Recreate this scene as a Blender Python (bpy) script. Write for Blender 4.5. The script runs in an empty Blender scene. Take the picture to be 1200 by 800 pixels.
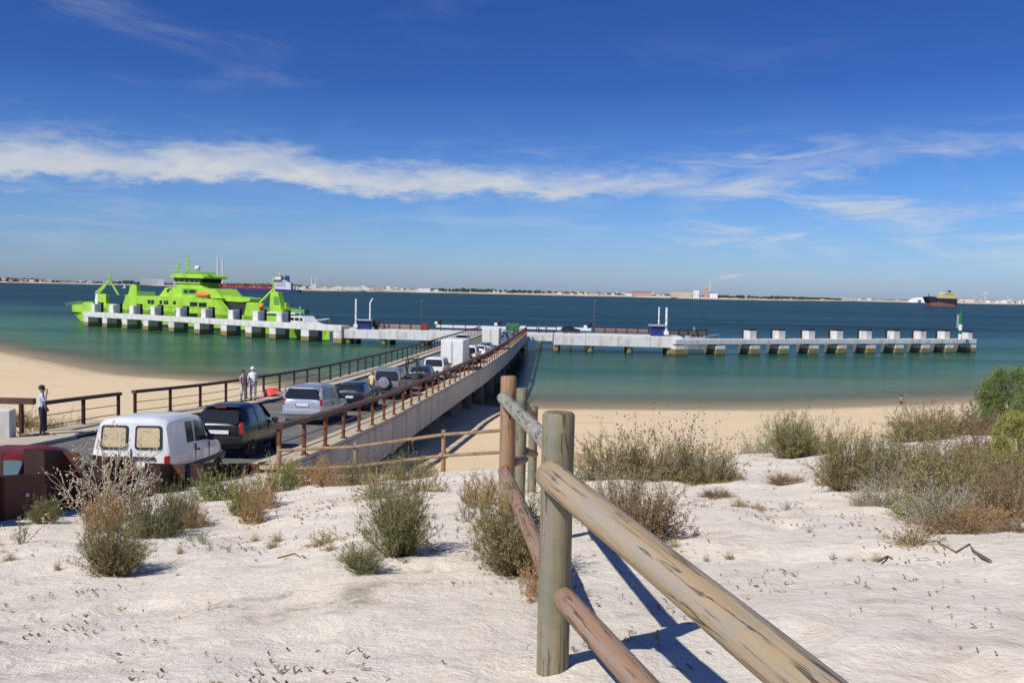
import bpy, bmesh, math, random
import numpy as np
from mathutils import Vector, Matrix, noise as mnoise

random.seed(7)
sc = bpy.context.scene
COL = sc.collection
PI = math.pi
R_ = math.radians

# ------------------------------------------------------------------ camera
EYE = 11.7                       # metres above the water
FPX = 1039.2                     # focal length in pixels of a 1200 px wide picture
cam_d = bpy.data.cameras.new('camera')
cam_d.sensor_width = 36.0
cam_d.lens = 36.0 * FPX / 1200.0
cam_d.clip_start = 0.05
cam_d.clip_end = 90000.0
cam = bpy.data.objects.new('camera', cam_d)
COL.objects.link(cam)
CR = Matrix.Rotation(PI/2 - math.atan(59.0/FPX), 4, 'X') @ Matrix.Rotation(R_(1.24), 4, 'Z')
cam.matrix_world = Matrix.Translation((0, 0, EYE)) @ CR
sc.camera = cam
CR3 = CR.to_3x3()

# ------------------------------------------------------------------ light
SUN_EL, SUN_AZ = 47.0, 223.0     # azimuth clockwise from +Y: sun behind the viewer, to the left
sd = bpy.data.lights.new('sun', 'SUN')
sd.energy = 4.6
sd.angle = R_(0.5)
sd.color = (1.0, 0.955, 0.88)
so = bpy.data.objects.new('sun', sd)
COL.objects.link(so)
_sv = Vector((math.sin(R_(SUN_AZ))*math.cos(R_(SUN_EL)), math.cos(R_(SUN_AZ))*math.cos(R_(SUN_EL)), math.sin(R_(SUN_EL))))
so.rotation_euler = (-_sv).to_track_quat('-Z', 'Y').to_euler()

world = bpy.data.worlds.new('World')
sc.world = world
world.use_nodes = True
sc.view_settings.view_transform = 'Standard'
sc.view_settings.look = 'None'
sc.view_settings.exposure = 0.0
sc.view_settings.gamma = 1.0
sc.cycles.volume_bounces = 4


class NT:
    """small helper for wiring nodes"""
    def __init__(s, tree):
        s.t = tree; s.n = tree.nodes; s.l = tree.links
    def node(s, typ, **kw):
        n = s.n.new(typ)
        for k, v in kw.items():
            if k == 'ins':
                for a, b in v.items():
                    s.set(n, a, b)
            else:
                setattr(n, k, v)
        return n
    def set(s, n, a, b):
        sock = n.inputs[a]
        if isinstance(b, bpy.types.NodeSocket):
            s.l.new(b, sock)
        elif isinstance(b, bpy.types.Node):
            s.l.new(b.outputs[0], sock)
        else:
            sock.default_value = b
    def math(s, op, a, b=0.0, c=0.0, clamp=False):
        n = s.n.new('ShaderNodeMath'); n.operation = op; n.use_clamp = clamp
        s.set(n, 0, a); s.set(n, 1, b); s.set(n, 2, c)
        return n.outputs[0]
    def mix(s, f, a, b, blend='MIX'):
        n = s.n.new('ShaderNodeMix'); n.data_type = 'RGBA'; n.blend_type = blend
        s.set(n, 0, f)
        for i, v in ((6, a), (7, b)):
            if isinstance(v, (tuple, list)) and len(v) == 3: v = (*v, 1)
            s.set(n, i, v)
        return n.outputs[2]
    def noise(s, vec, scale, detail=3, rough=0.55, dist=0.0):
        n = s.n.new('ShaderNodeTexNoise')
        if vec is not None: s.l.new(vec, n.inputs['Vector'])
        n.inputs['Scale'].default_value = scale; n.inputs['Detail'].default_value = detail
        n.inputs['Roughness'].default_value = rough; n.inputs['Distortion'].default_value = dist
        return n.outputs[0]
    def mapping(s, vec, scale=(1, 1, 1), rot=(0, 0, 0), loc=(0, 0, 0)):
        n = s.n.new('ShaderNodeMapping')
        s.l.new(vec, n.inputs[0]); n.inputs['Scale'].default_value = scale
        n.inputs['Rotation'].default_value = rot; n.inputs['Location'].default_value = loc
        return n.outputs[0]
    def ramp(s, f, stops, interp='LINEAR'):
        n = s.n.new('ShaderNodeValToRGB'); n.color_ramp.interpolation = interp
        e = n.color_ramp.elements
        while len(e) < len(stops): e.new(0.5)
        for i, (p, c) in enumerate(stops):
            e[i].position = p
            e[i].color = (c, c, c, 1) if not isinstance(c, (tuple, list)) else (*c[:3], 1)
        s.set(n, 0, f)
        return n.outputs[0]
    def smooth(s, x, a, b):
        n = s.n.new('ShaderNodeMapRange'); n.interpolation_type = 'SMOOTHSTEP'
        s.set(n, 0, x); s.set(n, 1, a); s.set(n, 2, b)
        return n.outputs[0]
    def curve(s, x, pts, x0, x1):
        """piecewise curve of x between x0 and x1"""
        m = s.n.new('ShaderNodeMapRange'); s.set(m, 0, x); m.inputs[1].default_value = x0; m.inputs[2].default_value = x1
        ys = [p[1] for p in pts]; lo, hi = min(ys), max(ys)
        if hi - lo < 1e-6: hi = lo + 1e-6
        r = s.ramp(m.outputs[0], [((p[0]-x0)/(x1-x0), (p[1]-lo)/(hi-lo)) for p in pts], 'B_SPLINE' if False else 'EASE')
        return s.math('MULTIPLY_ADD', r, hi-lo, lo)


def build_sky():
    w = NT(world.node_tree); w.n.clear()
    out = w.node('ShaderNodeOutputWorld'); bg = w.node('ShaderNodeBackground')
    sky = w.node('ShaderNodeTexSky'); sky.sky_type = 'NISHITA'; sky.sun_disc = False
    sky.sun_elevation = R_(SUN_EL); sky.sun_rotation = R_(SUN_AZ)
    sky.air_density = 1.0; sky.dust_density = 0.6; sky.ozone_density = 3.0; sky.altitude = 50
    tc = w.node('ShaderNodeTexCoord'); d = tc.outputs['Generated']
    sx = w.node('ShaderNodeSeparateXYZ'); w.l.new(d, sx.inputs[0])
    az = w.math('ARCTAN2', sx.outputs[0], sx.outputs[1])
    el = w.math('ARCSINE', sx.outputs[2])
    cm = w.node('ShaderNodeCombineXYZ'); w.set(cm, 0, az); w.set(cm, 1, el)
    P = cm.outputs[0]
    # deep, polarised looking blue that pales towards the horizon
    grad = w.ramp(w.math('MAXIMUM', el, 0.0), [(0.0, (0.80, 1.02, 1.60)), (0.05, (0.66, 0.94, 1.50)), (0.13, (0.46, 0.77, 1.36)), (0.22, (0.25, 0.50, 1.10)), (0.5, (0.20, 0.40, 0.95)), (1.0, (0.26, 0.44, 0.92))])
    base = w.mix(1.0, sky.outputs[0], grad, 'MULTIPLY')
    # --- long band of cirrus
    wn = w.noise(w.mapping(P, (5, 16, 1)), 1.6, 5, 0.6)
    wf = w.noise(w.mapping(P, (26, 80, 1), (0, 0, 0.35)), 1.0, 5, 0.65, 0.6)
    warp = w.math('ADD', w.math('MULTIPLY', w.math('SUBTRACT', wn, 0.5), 0.060), w.math('MULTIPLY', w.math('SUBTRACT', wf, 0.5), 0.030))
    e2 = w.math('ADD', el, warp)
    A0, A1 = -1.2, 1.2
    cb = w.curve(az, [(-1.2, .095), (-.52, .100), (-.28, .110), (-.14, .106), (0, .105), (.1, .107), (.19, .122), (.27, .142), (.6, .19), (1.2, .2)], A0, A1)
    tb = w.curve(az, [(-1.2, .05), (-.52, .055), (-.40, .040), (-.28, .048), (-.14, .036), (0, .036), (.1, .028), (.19, .026), (.235, .012), (.27, -.02), (1.2, 0.0)], A0, A1)
    rel = w.math('SUBTRACT', e2, cb)
    low = w.smooth(rel, -0.006, 0.010)
    high = w.math('SUBTRACT', 1.0, w.smooth(w.math('SUBTRACT', rel, tb), -0.030, 0.006))
    band = w.math('MULTIPLY', low, high)
    amp = w.curve(az, [(-1.2, .5), (-.5, .82), (-.35, .94), (0, .92), (.15, .90), (.22, .6), (.265, 0.0), (1.2, 0.0)], A0, A1)
    body = w.math('MULTIPLY_ADD', w.noise(w.mapping(P, (9, 34, 1), (0, 0, .1)), 1.3, 6, 0.62, 0.4), 1.3, 0.25, clamp=True)
    band = w.math('MULTIPLY', w.math('MULTIPLY', band, amp), body)
    # --- thin wisps elsewhere
    st = w.noise(w.mapping(P, (4.5, 26, 1), (0, 0, -0.22), (3.1, 1.7, 0)), 1.5, 6, 0.62, 0.7)
    wis = w.smooth(st, 0.44, 0.72)
    zone = w.curve(az, [(-1.2, .35), (-.5, .28), (-.2, .10), (0, .22), (.12, .12), (.26, .70), (.42, .72), (.5, .6), (.6, .8), (1.2, .6)], A0, A1)
    zel = w.math('MULTIPLY', w.smooth(el, 0.012, 0.06), w.math('SUBTRACT', 1.0, w.smooth(el, 0.13, 0.19)))
    wis = w.math('MULTIPLY', w.math('MULTIPLY', wis, zone), zel)
    # --- a diagonal streak on the right
    dx = w.math('SUBTRACT', az, 0.30)
    sl = w.math('SUBTRACT', e2, w.math('MULTIPLY_ADD', dx, 0.23, 0.128))
    stk = w.math('MULTIPLY', w.math('SUBTRACT', 1.0, w.smooth(w.math('ABSOLUTE', sl), 0.004, 0.018)), w.math('SUBTRACT', 1.0, w.smooth(w.math('ABSOLUTE', dx), 0.06, 0.16)))
    stk = w.math('MULTIPLY', stk, w.math('MULTIPLY', wf, 0.42))
    cl = w.math('MAXIMUM', w.math('MAXIMUM', band, wis), stk)
    # high soft veil above the left part
    vn = w.smooth(w.noise(w.mapping(P, (3, 14, 1), (0, 0, 0.5), (7, 2, 0)), 1.2, 5, 0.6, .5), 0.52, 0.85)
    veil = w.math('MULTIPLY', vn, w.math('MULTIPLY', w.smooth(el, .10, .18), w.curve(az, [(-1.2, .3), (-.5, .32), (-.25, .14), (.1, .05), (1.2, .05)], A0, A1)))
    veil = w.math('MULTIPLY', veil, w.math('SUBTRACT', 1.0, w.smooth(el, .35, .8)))
    cl = w.math('MAXIMUM', cl, veil)
    up = w.smooth(el, -0.01, 0.01)
    cl = w.math('MULTIPLY', cl, up, clamp=True)
    col = w.mix(cl, base, (8.2, 8.4, 8.6))
    w.set(bg, 0, col); bg.inputs[1].default_value = 0.08
    w.l.new(bg.outputs[0], out.inputs[0])


build_sky()


# ------------------------------------------------------------------ helpers: picture to place
def ray(u, v):
    d = CR3 @ Vector(((u-600)/FPX, -(v-400)/FPX, -1.0))
    return d / d.y

def at(u, v, y):
    """the point seen at (u, v) that lies y metres ahead"""
    d = ray(u, v)
    return Vector((0, 0, EYE)) + d*y

def on_level(u, v, z):
    d = ray(u, v)
    k = (z-EYE)/d.z
    return Vector((0, 0, EYE)) + d*k

def hor(u):
    return 341 + (u-600)*math.tan(R_(1.24))


# ------------------------------------------------------------------ helpers: meshes
class MB:
    def __init__(s):
        s.v = []; s.f = []; s.m = []; s.mi = 0
    def add(s, vs, fs, M=None):
        b = len(s.v)
        if M is not None:
            vs = [M @ Vector(p) for p in vs]
        s.v.extend(tuple(p) for p in vs)
        for f in fs:
            s.f.append([b+i for i in f]); s.m.append(s.mi)
        return s
    def box(s, c, size, M=None, bev=0.0):
        x, y, z = size[0]/2, size[1]/2, size[2]/2
        if bev <= 0:
            vs = [(c[0]+a*x, c[1]+b*y, c[2]+d*z) for d in (-1, 1) for b in (-1, 1) for a in (-1, 1)]
            return s.add(vs, [(0, 2, 3, 1), (4, 5, 7, 6), (0, 1, 5, 4), (2, 6, 7, 3), (0, 4, 6, 2), (1, 3, 7, 5)], M)
        # chamfered box: 24 vertices
        vs = []; idx = {}
        for a in (-1, 1):
            for b in (-1, 1):
                for d in (-1, 1):
                    for k in range(3):
                        p = [a*x, b*y, d*z]
                        q = [a*(x-bev), b*(y-bev), d*(z-bev)]
                        q[k] = p[k]
                        idx[(a, b, d, k)] = len(vs); vs.append((c[0]+q[0], c[1]+q[1], c[2]+q[2]))
        fs = []
        for k in range(3):
            i, j = (k+1) % 3, (k+2) % 3
            for sg in (-1, 1):
                loop = []
                for (p, q) in ((-1, -1), (1, -1), (1, 1), (-1, 1)):
                    t = [0, 0, 0]; t[k] = sg; t[i] = p; t[j] = q
                    loop.append(idx[(*t, k)])
                fs.append(loop if sg > 0 else loop[::-1])
            for p in (-1, 1):
                for q in (-1, 1):
                    t0 = [0, 0, 0]; t1 = [0, 0, 0]
                    t0[k] = -1; t1[k] = 1
                    t0[i] = t1[i] = p; t0[j] = t1[j] = q
                    l = [idx[(*t0, i)], idx[(*t1, i)], idx[(*t1, j)], idx[(*t0, j)]]
                    fs.append(l if p*q > 0 else l[::-1])
        for a in (-1, 1):
            for b in (-1, 1):
                for d in (-1, 1):
                    l = [idx[(a, b, d, 0)], idx[(a, b, d, 1)], idx[(a, b, d, 2)]]
                    fs.append(l if a*b*d > 0 else l[::-1])
        return s.add(vs, fs, M)
    def prism(s, pts, e0, e1, axis='y', M=None):
        """outline of 2-D points extruded along an axis from e0 to e1"""
        n = len(pts)
        def P(p, e):
            return {'y': (p[0], e, p[1]), 'x': (e, p[0], p[1]), 'z': (p[0], p[1], e)}[axis]
        vs = [P(p, e0) for p in pts] + [P(p, e1) for p in pts]
        fs = [list(range(n))[::-1], list(range(n, 2*n))]
        for i in range(n):
            j = (i+1) % n
            fs.append((i, j, n+j, n+i))
        return s.add(vs, fs, M)
    def tube(s, pts, rad, n=8, cap=True, M=None):
        pts = [Vector(p) for p in pts]
        if not isinstance(rad, (list, tuple)): rad = [rad]*len(pts)
        vs = []; fs = []
        up = None
        for i, p in enumerate(pts):
            a = pts[max(i-1, 0)]; b = pts[min(i+1, len(pts)-1)]
            t = (b-a).normalized()
            if up is None:
                up = Vector((0, 0, 1)) if abs(t.z) < 0.9 else Vector((1, 0, 0))
            x = t.cross(up).normalized(); up2 = x.cross(t).normalized(); up = up2
            for k in range(n):
                an = 2*PI*k/n
                vs.append(p + (x*math.cos(an) + up2*math.sin(an))*rad[i])
        for i in range(len(pts)-1):
            for k in range(n):
                k2 = (k+1) % n
                fs.append((i*n+k, i*n+k2, (i+1)*n+k2, (i+1)*n+k))
        if cap:
            fs.append(tuple(range(n))[::-1]); fs.append(tuple(range((len(pts)-1)*n, len(pts)*n)))
        return s.add(vs, fs, M)
    def lathe(s, prof, n=16, M=None):
        """(radius, height) profile round the z axis"""
        vs = []; fs = []
        for r, z in prof:
            for k in range(n):
                a = 2*PI*k/n; vs.append((r*math.cos(a), r*math.sin(a), z))
        for i in range(len(prof)-1):
            for k in range(n):
                k2 = (k+1) % n
                fs.append((i*n+k, i*n+k2, (i+1)*n+k2, (i+1)*n+k))
        fs.append(tuple(range(n))[::-1]); fs.append(tuple(range((len(prof)-1)*n, len(prof)*n)))
        return s.add(vs, fs, M)
    def ball(s, c, r, n=12, m=8, M=None):
        if not isinstance(r, (tuple, list)): r = (r, r, r)
        vs = []; fs = []
        for i in range(m+1):
            th = PI*i/m
            for k in range(n):
                a = 2*PI*k/n
                vs.append((c[0]+r[0]*math.sin(th)*math.cos(a), c[1]+r[1]*math.sin(th)*math.sin(a), c[2]-r[2]*math.cos(th)))
        for i in range(m):
            for k in range(n):
                k2 = (k+1) % n
                fs.append((i*n+k, i*n+k2, (i+1)*n+k2, (i+1)*n+k))
        return s.add(vs, fs, M)
    def mesh(s, name, mats, smooth=None):
        me = bpy.data.meshes.new(name)
        me.from_pydata(s.v, [], s.f)
        for m in (mats if isinstance(mats, (list, tuple)) else [mats]):
            me.materials.append(m)
        if len(me.materials) > 1:
            me.polygons.foreach_set('material_index', s.m)
        if smooth is not None:
            me.polygons.foreach_set('use_smooth', [True]*len(me.polygons))
            try: me.set_sharp_from_angle(angle=R_(smooth))
            except Exception: pass
        me.update()
        return me
    def build(s, name, mats, parent=None, smooth=None, kind=None):
        o = bpy.data.objects.new(name, s.mesh(name, mats, smooth))
        COL.objects.link(o)
        if parent is not None: o.parent = parent
        if kind: o['kind'] = kind
        return o


def tag(o, label=None, cat=None, group=None, kind=None):
    if label: o['label'] = label
    if cat: o['category'] = cat
    if group: o['group'] = group
    if kind: o['kind'] = kind
    return o

def empty(name, loc=(0, 0, 0), rz=0.0, label=None, cat=None, group=None):
    o = bpy.data.objects.new(name, None); COL.objects.link(o)
    o.location = loc; o.rotation_euler = (0, 0, rz); o.empty_display_size = 0.3
    return tag(o, label, cat, group)

def link(name, me, parent=None, loc=(0, 0, 0), rot=(0, 0, 0), scale=(1, 1, 1)):
    o = bpy.data.objects.new(name, me); COL.objects.link(o)
    o.location = loc; o.rotation_euler = rot; o.scale = scale
    if parent is not None: o.parent = parent
    return o


# ------------------------------------------------------------------ materials
MATS = {}
def mat(name, col, rough=0.6, metal=0.0, var=0.0, vscale=3.0, bump=0.0, bscale=20.0, coat=0.0, spec=0.5, island=0.0, stretch=(1, 1, 1), dirt=None, dscale=1.5, damt=0.5):
    if name in MATS: return MATS[name]
    m = bpy.data.materials.new(name); m.use_nodes = True
    t = NT(m.node_tree); b = t.n['Principled BSDF']
    b.inputs['Roughness'].default_value = rough; b.inputs['Metallic'].default_value = metal
    b.inputs['Coat Weight'].default_value = coat; b.inputs['Specular IOR Level'].default_value = spec
    c = (*col, 1)
    tc = t.node('ShaderNodeTexCoord'); P = tc.outputs['Object']
    if stretch != (1, 1, 1): P = t.mapping(P, stretch)
    src = None
    if var > 0:
        n = t.noise(P, vscale, 5, 0.6)
        f = t.math('MULTIPLY_ADD', n, 2*var, 1-var)
        cc = t.node('ShaderNodeCombineColor')
        for i in range(3): t.set(cc, i, f)
        src = t.mix(1.0, c, cc.outputs[0], 'MULTIPLY')
    if dirt is not None:
        dn = t.smooth(t.noise(P, dscale, 6, 0.65), 0.45, 0.7)
        src = t.mix(t.math('MULTIPLY', dn, damt), src if src is not None else c, dirt)
    if island > 0:
        g = t.node('ShaderNodeNewGeometry')
        f = t.math('MULTIPLY_ADD', g.outputs['Random Per Island'], 2*island, 1-island)
        cc = t.node('ShaderNodeCombineColor')
        for i in range(3): t.set(cc, i, f)
        src = t.mix(1.0, src if src is not None else c, cc.outputs[0], 'MULTIPLY')
    if src is None: b.inputs['Base Color'].default_value = c
    else: t.l.new(src, b.inputs['Base Color'])
    if bump > 0:
        bn = t.node('ShaderNodeBump'); bn.inputs['Strength'].default_value = bump; bn.inputs['Distance'].default_value = 0.02
        t.l.new(t.noise(P, bscale, 5, 0.65), bn.inputs['Height'])
        t.l.new(bn.outputs[0], b.inputs['Normal'])
    MATS[name] = m
    return m

def paint(name, col, metal=0.0, rough=0.3, coat=.5):
    return mat(name, col, rough, metal, var=0.06, vscale=4, coat=coat, dirt=(0.30, 0.26, 0.2), dscale=2.2, damt=0.10)

def glass_mat():
    if 'car_glass' in MATS: return MATS['car_glass']
    m = mat('car_glass', (0.018, 0.024, 0.028), 0.08, 0.0, spec=0.5)
    return m


CONC = mat('concrete', (0.46, 0.44, 0.40), 0.85, var=0.16, vscale=0.8, bump=0.25, bscale=14, dirt=(0.25, 0.23, 0.2), dscale=0.5, damt=0.45)
CONCW = mat('pale_concrete', (0.66, 0.655, 0.63), 0.8, var=0.12, vscale=0.7, bump=0.2, bscale=9, dirt=(0.34, 0.31, 0.27), dscale=0.9, damt=0.6, stretch=(1, 1, .3))
RUST = mat('weathered_steel', (0.040, 0.017, 0.012), 0.82, var=0.35, vscale=3.5, bump=0.25, bscale=40, dirt=(0.075, 0.030, 0.016), dscale=5, damt=0.6)
RUSTB = mat('rust_orange', (0.19, 0.066, 0.030), 0.85, var=0.3, vscale=3, bump=0.2, bscale=40, dirt=(0.09, 0.034, 0.02), dscale=4, damt=0.6)
RAILB = mat('rail_brown', (0.085, 0.042, 0.030), 0.7, var=0.25, vscale=2.2, bump=0.15, bscale=30, dirt=(0.16, 0.09, 0.06), dscale=1.2, damt=0.5)
RUBBER = mat('black_rubber', (0.018, 0.018, 0.02), 0.75, var=0.2)
TYRE = mat('tyre', (0.022, 0.022, 0.023), 0.85, var=0.2)
ALLOY = mat('alloy', (0.55, 0.56, 0.58), 0.35, 0.8, var=0.1)
PLASTIC = mat('grey_plastic', (0.045, 0.047, 0.05), 0.6, var=0.1)
GLASS = glass_mat()
REDL = mat('red_lens', (0.42, 0.012, 0.012), 0.2, coat=0.6)
AMBER = mat('amber_lens', (0.75, 0.25, 0.03), 0.2, coat=0.6)
CLEARL = mat('clear_lens', (0.7, 0.72, 0.74), 0.12, coat=0.6)
PLATE = mat('plate_white', (0.72, 0.72, 0.70), 0.45, var=0.08, vscale=18)
WHITEP = paint('white_paint', (0.80, 0.81, 0.81))
WHITEM = mat('white_metal', (0.78, 0.79, 0.79), 0.45, var=0.06, vscale=1.2, dirt=(0.45, 0.42, 0.38), dscale=0.8, damt=0.3)
GREYM = mat('grey_metal', (0.42, 0.45, 0.48), 0.45, 0.3, var=0.1)
DARKM = mat('dark_metal', (0.04, 0.042, 0.045), 0.5, 0.3, var=0.25, vscale=6)


# ------------------------------------------------------------------ lie of the land
def smooth_interp(xs, ys, w):
    ks = np.linspace(-w, w, 13)
    def f(x):
        x = np.asarray(x, float)
        return np.mean([np.interp(x+k, xs, ys) for k in ks], axis=0)
    return f

road_h = smooth_interp([-20, 0, 10, 19, 27, 41, 60, 80, 110, 145, 176, 230], [3.0, 3.3, 3.95, 4.62, 5.28, 6.12, 6.8, 7.18, 7.5, 7.95, 8.35, 8.4], 4)
rail_r = smooth_interp([0, 25.8, 32, 40, 45.5, 50.4, 58.5, 73.5, 82, 108, 166, 190], [-6.9, -6.35, -6.08, -5.72, -5.5, -5.2, -4.75, -3.55, -2.75, -.83, 2.2, 3.3], 3)
rail_l = smooth_interp([0, 32, 37.5, 40, 46, 55, 66, 82, 108, 166, 190], [-16.75, -16.7, -16.6, -16.0, -14.85, -13.95, -12.9, -11.6, -9.7, -6.6, -5.5], 1.5)
shore_y = smooth_interp([-400, -200, -130, -84, -50, -36, -29, 1.7, 26, 48, 80, 140, 400], [420, 260, 190, 145, 111.5, 107, 104.5, 88, 91, 99.6, 116, 160, 420], 4)

COLS = [
 (-0.62, [(-12, 1.0), (0, 1.35), (3.65, 1.75), (8, 2.6), (12.3, 3.28), (15, 3.75), (19.6, 4.45), (25, 5.3), (33, 6.3), (45, 7.6), (60, 8.8)]),
 (-0.45, [(-12, 1.0), (0, 1.35), (3.65, 1.72), (8, 2.5), (12.3, 3.25), (15, 3.72), (19.6, 4.45), (25, 5.3), (33, 6.3), (45, 7.7), (60, 8.9)]),
 (-0.30, [(-12, 1.0), (0, 1.35), (3.65, 1.65), (6.5, 2.15), (10, 2.75), (14, 3.42), (17.5, 4.07), (22, 4.75), (25, 5.2), (31, 6.6), (45, 8.2), (60, 9.3)]),
 (-0.15, [(-12, 1.0), (0, 1.35), (3.65, 1.6), (6.5, 2.03), (10.3, 2.58), (14, 3.2), (18, 3.92), (20.8, 4.4), (26, 5.9), (34, 7.4), (45, 8.5), (60, 9.5)]),
 (0.0, [(-12, 1.0), (0, 1.35), (3.65, 1.58), (6.5, 2.0), (10.3, 2.52), (14, 3.05), (18, 3.7), (20.8, 4.25), (27, 6.0), (35, 7.5), (45, 8.5), (60, 9.5)]),
 (0.15, [(-12, 1.0), (0, 1.35), (3.65, 1.58), (6.5, 2.0), (10, 2.42), (14, 2.88), (18, 3.42), (20, 3.8), (27, 5.9), (35, 7.5), (45, 8.5), (60, 9.5)]),
 (0.30, [(-12, 1.0), (0, 1.35), (3.65, 1.58), (6.5, 1.97), (10, 2.36), (14, 2.78), (18, 3.22), (21, 3.8), (28, 5.9), (36, 7.5), (46, 8.5), (60, 9.5)]),
 (0.45, [(-12, 1.0), (0, 1.35), (3.65, 1.55), (6.5, 1.9), (10, 2.2), (14, 2.52), (18, 2.95), (22, 3.5), (26, 4.3), (35, 6.8), (45, 8.2), (60, 9.4)]),
 (0.62, [(-12, 1.0), (0, 1.35), (3.65, 1.5), (6.5, 1.8), (10, 2.0), (14, 2.27), (20, 2.95), (27, 3.9), (36, 6.4), (46, 8.0), (60, 9.4)]),
]
_ts = np.array([c[0] for c in COLS])
def terrain(x, y, road=True):
    """height of the sand above the water"""
    x = np.atleast_1d(np.asarray(x, float)); y = np.atleast_1d(np.asarray(y, float))
    t = np.clip(x/np.maximum(y, 4.0), _ts[0], _ts[-1])
    hs = np.array([np.interp(y, [p[0] for p in c[1]], [p[1] for p in c[1]]) for c in COLS])
    i = np.clip(np.searchsorted(_ts, t)-1, 0, len(_ts)-2)
    w = (t-_ts[i])/(_ts[i+1]-_ts[i]); w = np.clip(w, 0, 1); w = w*w*(3-2*w)
    ar = np.arange(len(x))
    h = hs[i, ar]*(1-w) + hs[i+1, ar]*w
    ys = shore_y(x)
    k = np.clip((y-60)/np.maximum(ys-60, 1), 0, 1)
    h60 = h
    h = np.where(y > 60, h60 + (EYE-h60)*(k*0.55+0.45*k*k), h)
    sea = y > ys
    h = np.where(sea, EYE + np.minimum((y-ys)*0.055, 12), h)
    if road:
        rh = road_h(y) + 0.35
        a = np.clip((-6.62-x)/0.2, 0, 1) * np.clip((x+19.5)/2.0, 0, 1) * np.clip((34-y)/2.5, 0, 1)
        h = h*(1-a) + np.maximum(rh, 0)*a
        # left of the pavement the sand lies a little below it
        b = np.clip((-16.4-x)/1.0, 0, 1)*np.clip((x+60)/30, 0, 1)*np.clip((40-y)/8, 0, 1)
        h = h*(1-b) + np.maximum(h, rh+0.05)*b
    return EYE - h

def tz(x, y):
    return float(terrain([x], [y])[0]) + relief(x, y)

def relief(x, y):
    fade = 1.0 if y < 22 else max(0.25, 1-(y-22)/20.0)
    if x < -6.5 and y < 38: fade *= 0.3
    n = mnoise.noise((x*0.55, y*0.55, 1.7))*0.075 + mnoise.noise((x*1.6, y*1.6, 5.1))*0.035
    if y < 30:
        n += mnoise.noise((x*4.2, y*4.2, 9.3))*0.026 + mnoise.noise((x*9, y*9, 2.3))*0.011 - max(0.0, mnoise.noise((x*2.6, y*2.6, 7.7))-.25)*0.11
    if y > 70: n *= max(0.0, 1-(y-70)/15)
    return n*fade


# ================================================================== SAND
def spaced(a, b, step, grow, lo, hi):
    """fine lines between a and b, growing steps out to lo and hi"""
    xs = list(np.arange(a, b, step))
    s, x = step, a
    left = []
    while x > lo:
        s *= grow; x -= s; left.append(x)
    s, x = step, xs[-1]
    right = []
    while x < hi:
        s *= grow; x += s; right.append(x)
    return np.array(left[::-1] + xs + right)

def grid_mesh(name, xs, ys, zf):
    nx, ny = len(xs), len(ys)
    X, Y = np.meshgrid(xs, ys)
    Z = zf(X.ravel(), Y.ravel())
    co = np.stack([X.ravel(), Y.ravel(), Z], 1)
    i = np.arange((ny-1)*(nx-1)); r, c = i//(nx-1), i % (nx-1)
    a = r*nx+c
    fc = np.stack([a, a+1, a+nx+1, a+nx], 1)
    me = bpy.data.meshes.new(name)
    me.vertices.add(len(co)); me.vertices.foreach_set('co', co.ravel())
    me.loops.add(len(fc)*4); me.loops.foreach_set('vertex_index', fc.ravel())
    me.polygons.add(len(fc)); me.polygons.foreach_set('loop_start', np.arange(0, len(fc)*4, 4)); me.polygons.foreach_set('loop_total', np.full(len(fc), 4))
    me.polygons.foreach_set('use_smooth', np.ones(len(fc), bool))
    me.update(calc_edges=True); me.validate()
    return me, co

def attr(me, name, vals):
    a = me.attributes.new(name, 'FLOAT', 'POINT'); a.data.foreach_set('value', np.asarray(vals, np.float32))

gx = spaced(-13, 15, 0.14, 1.06, -420, 420)
gy = spaced(1.2, 30, 0.13, 1.045, -12, 420)
def zf(x, y):
    z = terrain(x, y)
    return z + np.array([relief(a, b) for a, b in zip(x, y)])
gme, gco = grid_mesh('sand', gx, gy, zf)
beach = np.clip((EYE-gco[:, 2]-5.4)/2.2, 0, 1)
beach = np.where((gco[:, 0] < -6.8) & (gco[:, 1] > 10), np.maximum(beach, 0.75), beach)
sd_ = shore_y(gco[:, 0]) - gco[:, 1]
wet = np.clip(1-(sd_-0.6)/4.5, 0, 1)
attr(gme, 'beach', beach); attr(gme, 'wet', wet)

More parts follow.
